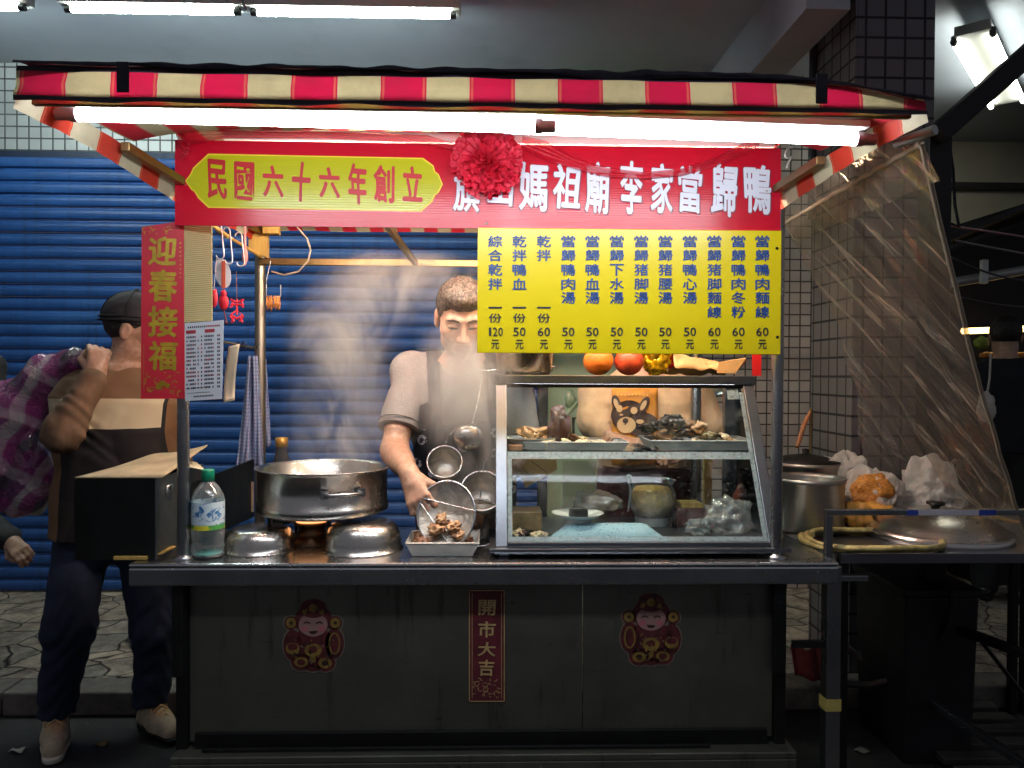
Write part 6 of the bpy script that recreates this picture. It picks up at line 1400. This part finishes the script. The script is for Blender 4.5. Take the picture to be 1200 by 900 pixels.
k = NT('flowered_apron'); v = k.coord(); vo = k.n('ShaderNodeTexVoronoi'); vo.voronoi_dimensions = '2D'; vo.inputs['Scale'].default_value = 14; q_ = k.sep(v); cv_ = k.n('ShaderNodeCombineXYZ'); k.l(q_[0], cv_.inputs[0]); k.l(q_[2], cv_.inputs[1]); k.l(cv_.outputs[0], vo.inputs['Vector']); o = k.sep(vo.outputs['Color'])
fl_ = k.math('MULTIPLY', k.math('LESS_THAN', vo.outputs['Distance'], .26), k.math('GREATER_THAN', o[0], .38)); ct_ = k.math('MULTIPLY', k.math('LESS_THAN', vo.outputs['Distance'], .11), k.math('GREATER_THAN', o[0], .38))
pet = k.math('GREATER_THAN', k.noise(v, 70, 1), .42)
c = k.mix(k.math('MULTIPLY', fl_, pet), '#1e1f2b', '#e8e4ea'); k.l(k.mix(ct_, c, '#393444'), k.b.inputs['Base Color']); k.b.inputs['Roughness'].default_value = .8; M_APR = k.m
ap = skin('apron', a_.grow(.005, lambda P: wob(P, 22, .005, (1, 1, .5), 7)), M_APR, cook, None, 1)
M_STRAP = cloth('apron_strap', '#2a2831')
for q, x0 in ((-1, -.098), (1, .098)):
    P_ = [Mt_ @ Vector(p) for p in ((x0 * 1.02, -.145, .335), (x0 * 1.0, -.142, .40), (x0 * .98, -.118, .462), (x0 * .95, -.06, .512), (x0 * .9, .03, .522), (x0 * .7, .11, .45), (x0 * .3, .14, .30))]
    MB().grid(lambda u, v: (lambda t_, i: P_[i].lerp(P_[i+1], t_ - i) + (Mt_.to_3x3() @ Vector((1, 0, 0))).normalized() * (u - .5) * .05)(v * 5.999, min(5, int(v * 5.999))), 6, 60).build('apron_strap', M_STRAP, cook); wm = bpy.data.objects[COL.objects[-1].name].modifiers.new('w', 'SHRINKWRAP'); wm.target = tshirt_o; wm.offset = .006; wm.wrap_mode = 'ABOVE_SURFACE'
tr_ = SDF()
for q in (-.085, .085): tr_.chain([Mt_ @ Vector((q, 0, .02)), Vector((hipc.x + q, .77, .5)), Vector((hipc.x + q, .79, .09))], [.105, .08, .07], .03)
skin('trousers', tr_.grow(.008), cloth('dark_trousers', '#23232a'), cook, None, 1)
for q in (-.085, .085): shoe(cook, (hipc.x + q, .79, .1), (hipc.x + q, .55, .05), M_BLACKM, M_BLACKM)

# the customer ---------------------------------------------------------------
CYY = .68
hipc = at(133, 618, .74); shc = at(143, 440, .74)
up = (shc - hipc); Lt = up.length; up.normalize(); rx_ = Vector((1, .22, 0)); rx_ = (rx_ - up * rx_.dot(up)).normalized(); fy_ = up.cross(rx_)
Mt_ = Matrix((rx_, fy_, up)).transposed().to_4x4(); Mt_.translation = hipc; Mt_ = Mt_ @ Matrix.Scale(Lt / .50, 4)
Mh = Matrix.Translation(at(160, 388, .76)) @ Euler((R(6), 0, R(98))).to_matrix().to_4x4() @ Matrix.Scale(1.06, 4)
cust = thing('person', (hipc.x, hipc.y, 0), 'customer in a black cap and brown jacket with a cream band, bag over the shoulder', 'person')
shR, elR, wrR = at(104, 462, .74), at(74, 508, .50), at(112, 440, .57)
shL, elL, wrL = at(188, 462, .80), at(203, 545, .82), at(200, 600, .66)
kR, aR, kL, aL = at(82, 735, .66), at(66, 838, .72), at(181, 735, .76), at(178, 828, .82)
s = SDF(); head_sdf(s, Mh); s.cone(Mh @ Vector((0, .02, -.05)), Mt_ @ Vector((0, .01, .50)), .056, .068, .03)
s.slices(TORSO, .03, 'add', Mt_)
s.chain([shR, elR, wrR], [.054, .046, .031], .02); s.chain([shL, elL, wrL], [.054, .046, .031], .02)
hand(s, wrR, Vector((.10, .08, .95)), Vector((.55, -.80, .05)), 1.02, (1.1, 1.3, .8), 1)
hand(s, wrL, Vector((.1, -.5, -.7)), Vector((.6, -.4, .4)), 1.0, (.5, .5, .4), -1)
hpR, hpL = Mt_ @ Vector((-.085, 0, 0)), Mt_ @ Vector((.085, 0, 0))
s.chain([hpR, kR, aR], [.085, .06, .045], .03); s.chain([hpL, kL, aL], [.085, .06, .045], .03)
skin('body', s.grow(.0045), [M_SKIN, M_LIP, M_EYE], cust, head_mif(Mh), 1)
h = SDF(); h.ell((0, .018, .03), (.080, .097, .085), .01, M=Mh); h.ell((0, -.12, -.01), (.09, .10, .09), .012, op='sub', M=Mh); h.half(Mh @ Vector((0, 0, -.055)), Mh.to_3x3() @ Vector((0, .2, -1)))
for q in (-1, 1): h.ell((.088 * q, .005, -.03), (.03, .034, .05), .008, op='sub', M=Mh)
skin('hair', h.grow(.005, lambda P: wob(P, 150, .002)), hairmat('black_hair', '#0c0b0b', '#2a2624'), cust, None, 0)
c_ = SDF(); c_.ell((0, .014, .045), (.092, .112, .098), .01, M=Mh); c_.half(Mh @ Vector((0, .0, .022)), Mh.to_3x3() @ Vector((0, .06, -1))); c_.box((0, -.135, .028), (.06, .055, .001), .006, .02, M=Mh); c_.ell((0, .014, .144), .012, .006, M=Mh)
skin('cap', c_.grow(.005, lambda P: wob(P, 60, .0015)), cloth('black_cap', '#26262a', .2), cust, None, 1)
mb = MB()
for zc_, g_ in ((.032, .004), (.046, .003)): mb.tube([Mh @ Vector((math.cos(a) * (.0925 + g_ - (.05 * (zc_ - .045)) ), .014 + math.sin(a) * (.1125 + g_), zc_ - .06 * math.sin(a) * .11)) for a in np.linspace(0, 6.2832, 49)[:-1]], .0028, 6, closed=True)
for a in (0, 1.05, 2.09): mb.tube([Mh @ Vector((.0935 * math.cos(a) * math.cos(t_), .014 + .1135 * math.sin(a) * math.cos(t_), .045 + .0995 * math.sin(t_))) for t_ in np.linspace(.0, 3.14, 25)], .0018, 6)
mb.build('cap_seam', cloth('cap_seam', '#111114'), cust)
j = SDF(); j.slices(grown([(-.03, 0, 0, .165, .11)] + TORSO[1:], .024), .03, 'add', Mt_); j.cone(Mt_ @ Vector((-.12, .01, .455)), shR, .06, .066, .04); j.cone(Mt_ @ Vector((.12, .01, .455)), shL, .06, .066, .04)
jr = SDF(); jr.chain([shR, elR, elR.lerp(wrR, .9)], [.076, .066, .052], .03); jl = SDF(); jl.chain([shL, elL, elL.lerp(wrL, .9)], [.075, .066, .056], .03)
j.ell(Mt_ @ Vector((0, -.01, .565)), .085, .01, op='sub')
def jfold(P):
    d = np.abs(np.linalg.norm(P - np.array(tuple(elR)), axis=1)); arm = np.clip(1.4 - d / .16, 0, 1)
    ax_ = np.array(tuple((wrR - elR).normalized())); tt = (P - np.array(tuple(elR))) @ ax_
    return wob(P, 24, .006, (1, 1, .7), 3) + arm * (.0035 * np.sin(tt * 95 + 3.5 * np.sin(P[:, 0] * 22 + P[:, 2] * 17 + P[:, 1] * 20)) + crease(P, 22, .0055, seed=21) + crease(P, 44, .003, seed=12)) + crease(P, 15, .006, (1, 1, .8), 9)
zb1, zb2_ = Z(467, .62, 150), Z(502, .62, 150)
k = NT('banded_jacket'); v = k.coord(); o = k.sep(v); oz = k.math('ADD', o[2], k.math('MULTIPLY_ADD', k.noise(v, 6, 2), .012, -.006)); ox = k.math('ADD', o[0], k.math('MULTIPLY', o[2], -.04))
c = k.mix(k.math('LESS_THAN', oz, zb1), '#76593f', '#cbb998'); c = k.mix(k.math('LESS_THAN', oz, zb2_), c, '#1c1618')
sd_ = k.math('GREATER_THAN', ox, .172); c = k.mix(sd_, c, '#7a5838'); c = k.mix(k.math('LESS_THAN', k.math('ABSOLUTE', k.math('SUBTRACT', ox, .172)), .005), c, '#141113')
c = k.mix(k.math('MULTIPLY', k.math('LESS_THAN', ox, -.165), k.math('LESS_THAN', oz, zb2_)), c, '#7a5a3e')
k.l(c, k.b.inputs['Base Color']); k.b.inputs['Roughness'].default_value = .85; k.bump(k.noise(v, 280, 3), .25, .002)
skin('jacket', j.grow(.005, jfold), k.m, cust, None, 1)
M_SLV = cloth('brown_sleeve', '#725640', .2, 14)
skin('sleeve', jr.grow(.005, jfold), M_SLV, cust, None, 1); skin('sleeve', jl.grow(.005, jfold), M_SLV, cust, None, 1)
tr_ = SDF(); tr_.chain([hpR, kR, aR], [.108, .088, .066], .04); tr_.chain([hpL, kL, aL], [.108, .084, .070], .04); tr_.ell(Mt_ @ Vector((0, 0, -.02)), (.17, .125, .11), .04)
tr_.half((aR + aL) / 2 + Vector((0, 0, .012)), (0, 0, -1))
kz = (kR.z + kL.z) / 2
def tfold(P): 
    lo_ = np.clip((.42 - P[:, 2]) / .3, 0, 1); kn = np.exp(-((P[:, 2] - kz) / .12) ** 2)
    return wob(P, 20, .008, (1, 1, .6), 4) + (lo_ * .0035 + kn * .003) * np.sin(P[:, 2] * 70 + 5 * np.sin(P[:, 0] * 19 + P[:, 1] * 23)) + lo_ * wob(P, 44, .005, (1, 1, .8), 31)
DEN = NT('dark_denim'); k = DEN; v = k.coord(); k.l(k.mix(k.ramp(k.noise(v, 5, 4), [(.5, 0.), (.75, .5)]), k.ramp(k.noise(v, 250, 2), [(.3, '#121a2b'), (.7, '#222c46')]), '#3a4768'), k.b.inputs['Base Color']); k.b.inputs['Roughness'].default_value = .85; DEN = k.m
skin('jeans', tr_.grow(.006, lambda P: tfold(P) + crease(P, 14, .005, (1, 1, .7), 14)), DEN, cust, None, 1)
BEI = pm('beige_suede', '#bba98e', .85, 0, .2, 20, .2, 120); WSO = pm('white_sole', '#cfc8bb', .5)
shoe(cust, (aR.x, aR.y, .1), (at(60, 890, .5)), BEI, WSO); shoe(cust, (aL.x, aL.y, .1), at(215, 870, .66), BEI, M_BLACKM)
# plaid bag over the shoulder
k = NT('plaid_bag'); v = k.coord((1, 1, 1), (0, R(-32), 0)); wv_n = k.noise(v, 3, 3); o = k.sep(v)
xx = k.math('ADD', o[0], k.math('MULTIPLY', wv_n, .22)); zz = k.math('ADD', o[2], k.math('MULTIPLY', wv_n, .18))
sx = k.math('FRACT', k.math('MULTIPLY', xx, 6.0)); sz = k.math('FRACT', k.math('MULTIPLY', zz, 5.0))
c1 = k.ramp(sx, [(0, '#742866'), (.3, '#8e327f'), (.34, '#d6c6c8'), (.5, '#e2d2d2'), (.56, '#b84090'), (.8, '#a6347e'), (.82, '#4a3848'), (1, '#54404f')])
c2 = k.ramp(sz, [(0, '#463a48'), (.34, '#524252'), (.38, '#dccccc'), (.55, '#d0bebe'), (.62, '#ac3c84'), (1, '#90306c')])
k.l(k.mix(.48, c1, c2), k.b.inputs['Base Color']); k.b.inputs['Roughness'].default_value = .38; k.b.inputs['Coat Weight'].default_value = .9; k.b.inputs['Coat Roughness'].default_value = .06
k.bump(k.noise(k.coord(), 16, 5, .7, 1.6), 1.0, .03)
b_ = SDF(); b_.chain([at(112, 424, .66), at(92, 425, .72), at(60, 442, .80), at(25, 490, .84), at(14, 545, .84)], [.022, .05, .10, .155, .165], .06); b_.ell(at(20, 565, .84), (.17, .13, .13), .06); b_.ell(at(48, 560, .8), (.09, .10, .14), .06)
bg_ = thing('shoulder_bag', at(30, 620, .84), 'big purple, white and grey plaid plastic bag slung over the customer’s shoulder', 'bag')
skin('bag_body', b_.grow(.006, lambda P: wob(P, 12, .012, (1, 1, .6), 6) + crease(P, 15, .016, (1, 1, .55), 2) + crease(P, 34, .007, (1, 1, .6), 4)), k.m, bg_, None, 1)
MB().tube([at(110, 424, .64), at(100, 412, .66), at(92, 418, .7), at(80, 432, .74)], .006, 8).tube([at(112, 426, .64), at(104, 432, .64), at(92, 440, .68)], .006, 8).build('carry_strap', pm('purple_strap', '#8a3468', .4), bg_)

# the second vendor behind the glass case -------------------------------------
VY = .98
hipc = Vector((X(756, VY), VY + .04, .86)); shc = Vector((X(756, VY), VY - .02, 1.41))
up = (shc - hipc); Lt = up.length; up.normalize(); rx_ = Vector((1, 0, 0)); fy_ = up.cross(rx_).normalized(); rx_ = fy_.cross(up)
Mt_ = Matrix((rx_, fy_, up)).transposed().to_4x4(); Mt_.translation = hipc; Mt_ = Mt_ @ Matrix.Scale(Lt / .50, 4)
Mh = Matrix.Translation(shc + Vector((0, -.03, .17))) @ Euler((R(18), 0, 0)).to_matrix().to_4x4()
ven = thing('person', (hipc.x, hipc.y, 0), 'second vendor in a cream sweater and a dog print apron working behind the glass case', 'person')
shR, elR, wrR = Mt_ @ Vector((-.185, 0, .44)), at(700, 494, .94), at(722, 517, .80)
shL, elL, wrL = Mt_ @ Vector((.185, 0, .44)), at(826, 500, .94), at(796, 520, .80)
s = SDF(); head_sdf(s, Mh); s.cone(Mh @ Vector((0, .02, -.06)), Mt_ @ Vector((0, .01, .50)), .052, .06, .03); s.slices(TORSO, .03, 'add', Mt_)
s.chain([shR, elR, wrR], [.05, .042, .029], .02); s.chain([shL, elL, wrL], [.05, .042, .029], .02)
hand(s, wrR, Vector((.9, -.3, -.12)), Vector((0, -.5, .85)), .95, (.5, .6, .5), -1); hand(s, wrL, Vector((-.7, -.5, -.3)), Vector((0, -.35, .9)), .95, (.5, .6, .5), 1)
for q in (-.085, .085): s.chain([Mt_ @ Vector((q, 0, 0)), Vector((hipc.x + q, hipc.y + .02, .48)), Vector((hipc.x + q, hipc.y + .04, .2))], [.088, .06, .045], .03)
skin('body', s.grow(.0052), [M_SKIN, M_LIP, M_EYE], ven, head_mif(Mh), 1)
h = SDF(); h.ell((0, .018, .035), (.086, .102, .092), .01, M=Mh); h.ell((0, -.12, -.02), (.085, .09, .09), .012, op='sub', M=Mh); h.ell((0, .07, -.03), (.07, .05, .08), .03, M=Mh)
skin('hair', h.grow(.006), hairmat('dark_hair', '#120e0c', '#2c221c'), ven, None, 0)
t = SDF(); t.slices(grown(TORSO, .018), .03, 'add', Mt_); t.chain([shR, elR, elR.lerp(wrR, .35)], [.078, .074, .062], .04); t.chain([shL, elL, elL.lerp(wrL, .4)], [.08, .078, .066], .04)
t.ell(Mt_ @ Vector((0, -.02, .55)), .075, .008, op='sub')
skin('sweater', t.grow(.006, lambda P: wob(P, 26, .007, (1, 1, .7), 1) + wob(P, 60, .0025, seed=3)), cloth('cream_sweater', '#c2a583', .08), ven, None, 1)
a_ = SDF(); a_.slices(grown(TORSO, .03), .02, 'add', Mt_); a_.half(Mt_ @ Vector((0, -.03, 0)), Mt_.to_3x3() @ Vector((0, 1, 0))); zA = Z(548, VY - .1, 750); a_.half((0, 0, zA), (0, 0, 1)); a_.half((0, 0, .45), (0, 0, -1))
a_.box((hipc.x, hipc.y - .06, .62), (.17, .04, .16), .03, .05)
skin('waist_apron', a_.grow(.007), cloth('maroon_apron', '#3a1a1e', .2), ven, None, 1)
yA = VY - .19
fA = lambda x, y, l=0: at(x, y, yA - .001 * l)
def curved(x): return .05 * ((x - 742) / 40) ** 2
bib = thing('bib', (0, 0, 0), None, None) if 0 else None
mb = MB(); mb.grid(lambda u, v: at(717 + 54 * u, 545 - 90 * v, yA + curved(717 + 54 * u)), 12, 12); ob = mb.build('apron_bib', cloth('orange_bib', '#c9862f', .1), ven, solid=.004)
mb = MB()
def blobp(cx, cy_, rx, ry, mi, l, rot=0, n=26, drip=0):
    P_ = []
    for i in range(n):
        a = i / n * 6.2832; x = rx * math.cos(a); y = ry * math.sin(a) * (1 + drip * math.cos(a)); X_ = cx + x * math.cos(rot) - y * math.sin(rot); Y_ = cy_ + x * math.sin(rot) + y * math.cos(rot)
        P_.append(at(X_, Y_, yA + curved(X_) - .008 - .0015 * l))
    n_ = (P_[n // 3] - P_[0]).cross(P_[2 * n // 3] - P_[n // 3]); mb.poly(P_ if n_.y < 0 else P_[::-1], mi)
blobp(737, 487, 21, 18, 0, 1); blobp(752, 497, 20, 14, 0, 1); blobp(722, 472, 5, 9, 0, 1, -.3); blobp(755, 474, 5, 10, 0, 1, .5); blobp(722, 473, 2.6, 6, 1, 2, -.3); blobp(754, 475, 2.6, 6.5, 1, 2, .5)
blobp(726, 479, 3.6, 4.2, 1, 2); blobp(743, 481, 4, 4.2, 1, 2); blobp(734, 498, 11, 9.5, 1, 2); blobp(733, 493, 3.4, 3, 0, 3); blobp(750, 494, 4.5, 2.6, 1, 2); blobp(728, 486, 2.2, 1.2, 1, 2)
for i in range(9): blobp(724 + i * 4.3, 462.5 + .5 * math.sin(i), 1.5, 1.3, 2, 1, 0, 8)
mb.build('dog_print', [pm('print_brown', '#2b1a17', .7), pm('print_cream', '#c9a87c', .7), pm('print_yellow', '#e0a83a', .7)], ob)
tr_ = SDF()
for q in (-.085, .085): tr_.chain([Mt_ @ Vector((q, 0, .02)), Vector((hipc.x + q, hipc.y + .02, .48)), Vector((hipc.x + q, hipc.y + .04, .20))], [.105, .08, .07], .03)
skin('trousers', tr_.grow(.009), cloth('black_trousers', '#1c1c22'), ven, None, 1)
for q in (-.085, .085):
    o = shoe(ven, (hipc.x + q, hipc.y + .04, .1), (hipc.x + q, hipc.y - .2, .05), M_BLACKM, M_BLACKM); o.location.z = PZ

# bystanders --------------------------------------------------------------------
def bystander(loc, yaw, label, top, legs, arm=None, sc=1.0, hair=('#0d0b0a', '#2a2522'), z0=0.0, collar=None):
    T = Matrix.Translation((loc[0], loc[1], z0)) @ Matrix.Rotation(yaw, 4, 'Z') @ Matrix.Scale(sc, 4)
    p = thing('person', (loc[0], loc[1], z0), label, 'person')
    Tt = T @ Matrix.Translation((0, 0, .9)); Th = T @ Matrix.Translation((0, -.02, 1.56))
    s = SDF(); head_sdf(s, Th); s.cone(T @ Vector((0, .01, 1.50)), T @ Vector((0, .015, 1.40)), .055, .065, .03); s.slices(TORSO, .03, 'add', Tt); t = SDF(); t.slices(grown(TORSO, .022), .03, 'add', Tt)
    for q in (-1, 1):
        sh0 = T @ Vector((.185 * q, 0, 1.34)); el, wr = (arm[0], arm[1]) if (arm and q == arm[2]) else (T @ Vector((.235 * q, .02, 1.07)), T @ Vector((.22 * q, -.10, .84)))
        s.chain([sh0, el, wr], [.05 * sc, .043 * sc, .03 * sc], .02); d = (Vector(wr) - Vector(el)).normalized(); hand(s, wr, d + Vector((0, 0, -.2)), Vector((0, -.6, .7)), sc, (.5, .6, .5), -q)
        t.chain([sh0, el, Vector(el).lerp(Vector(wr), .9)], [.075 * sc, .065 * sc, .055 * sc], .03)
        s.chain([T @ Vector((.085 * q, 0, .88)), T @ Vector((.09 * q, -.01, .48)), T @ Vector((.09 * q, .02, .1))], [.086 * sc, .06 * sc, .045 * sc], .03)
    skin('body', s.grow(.0065), [M_SKIN, M_LIP, M_EYE], p, head_mif(Th), 1)
    t.ell(T @ Vector((0, -.02, 1.46)), .08, .01, op='sub'); skin('jacket', t.grow(.007, lambda P: wob(P, 24, .006)), top, p, None, 1)
    h = SDF(); h.ell((0, .018, .035), (.085, .1, .09), .01, M=Th); h.ell((0, -.125, -.03), (.085, .09, .09), .012, op='sub', M=Th); skin('hair', h.grow(.006), hairmat('bystander_hair', *hair), p, None, 0)
    l = SDF(); l.ell(T @ Vector((0, 0, .9)), (.17, .12, .1), .04)
    for q in (-1, 1): l.chain([T @ Vector((.085 * q, 0, .88)), T @ Vector((.09 * q, -.01, .48)), T @ Vector((.09 * q, .02, .09))], [.105, .082, .07], .03)
    skin('trousers', l.grow(.009, lambda P: wob(P, 20, .006)), legs, p, None, 1)
    for q in (-1, 1):
        a = T @ Vector((.09 * q, .02, .1)); b = T @ Vector((.09 * q, -.2, .05)); o = shoe(p, a, b, M_BLACKM, M_BLACKM); o.location.z = z0
    return p
DKC = cloth('dark_grey_coat', '#2c2b2b', .2); DKT = cloth('dark_slacks', '#17171b', .2)
eb, wb2 = at(-26, 606, 1.35), at(13, 634, 1.2)
bystander((X(-68, 1.42), 1.42), R(40), 'bystander in dark clothes at the left edge, only a grey sleeve and hand showing', DKC, DKT, (eb, wb2, 1), 1.0, z0=PZ)
bystander((X(1178, 2.2), 2.2), R(150), 'bystander in a dark jacket in the gloom beside the neighbouring stall counter', cloth('navy_jacket', '#10121c', .2), DKT, None, 1.0, z0=PZ)

# ------------------------------------------------------------ steam over the pot
sx0, sx1, sy0, sy1, sz0, sz1 = X(300, .4), X(610, .4), .13, 1.05, zc + .10, Z(292, .5)
stm = MB().box(sx0, sx1, sy0, sy1, sz0, sz1)
k = NT('steam_volume'); k.t.nodes.remove(k.b); pv = k.n('ShaderNodeVolumePrincipled'); pv.inputs['Color'].default_value = (.95, .93, .9, 1); pv.inputs['Anisotropy'].default_value = .25
v = k.coord(); dn = 0
org = Vector(((sx0 + sx1) / 2, (sy0 + sy1) / 2, sz0))
def puff(px, py, Y, rx, ry, rz, wt):
    c = at(px, py, Y) - org; mp = k.n('ShaderNodeMapping'); mp.vector_type = 'TEXTURE'; mp.inputs['Location'].default_value = c; mp.inputs['Scale'].default_value = (rx, ry, rz)
    k.l(k.n('ShaderNodeTexCoord').outputs['Object'], mp.inputs['Vector']); g = k.n('ShaderNodeTexGradient'); g.gradient_type = 'QUADRATIC_SPHERE'; k.l(mp.outputs[0], g.inputs['Vector']); return k.math('MULTIPLY', g.outputs['Fac'], wt)
PUFFS = [(400, 505, .42, .26, .26, .36, 1.0), (405, 400, .55, .24, .26, .28, 1.9), (455, 335, .62, .36, .28, .2, 1.9), (545, 455, .34, .22, .2, .3, 2.4), (560, 560, .36, .16, .2, .28, 1.5), (500, 320, .7, .3, .25, .16, 1.2)]
tot = None
for q in PUFFS:
    m = puff(*q); tot = m if tot is None else k.math('ADD', tot, m)
nz = k.noise(k.coord((1, 1, .6), (0, R(20), 0)), 4.2, 8, .66, 1.8); nz2 = k.ramp(nz, [(.42, .02), (.52, .35), (.64, 1.)])
sep_ = k.n('ShaderNodeSeparateColor'); k.l(nz2, sep_.inputs[0])
k.l(k.math('MULTIPLY', k.math('MULTIPLY', tot, sep_.outputs[0]), 16.0), pv.inputs['Density']); k.l(pv.outputs[0], k.out.inputs['Volume'])
st_o = stm.build('steam', k.m); tag(st_o, 'cloud of steam rising from the big pot round the cook', 'steam', None, 'stuff')
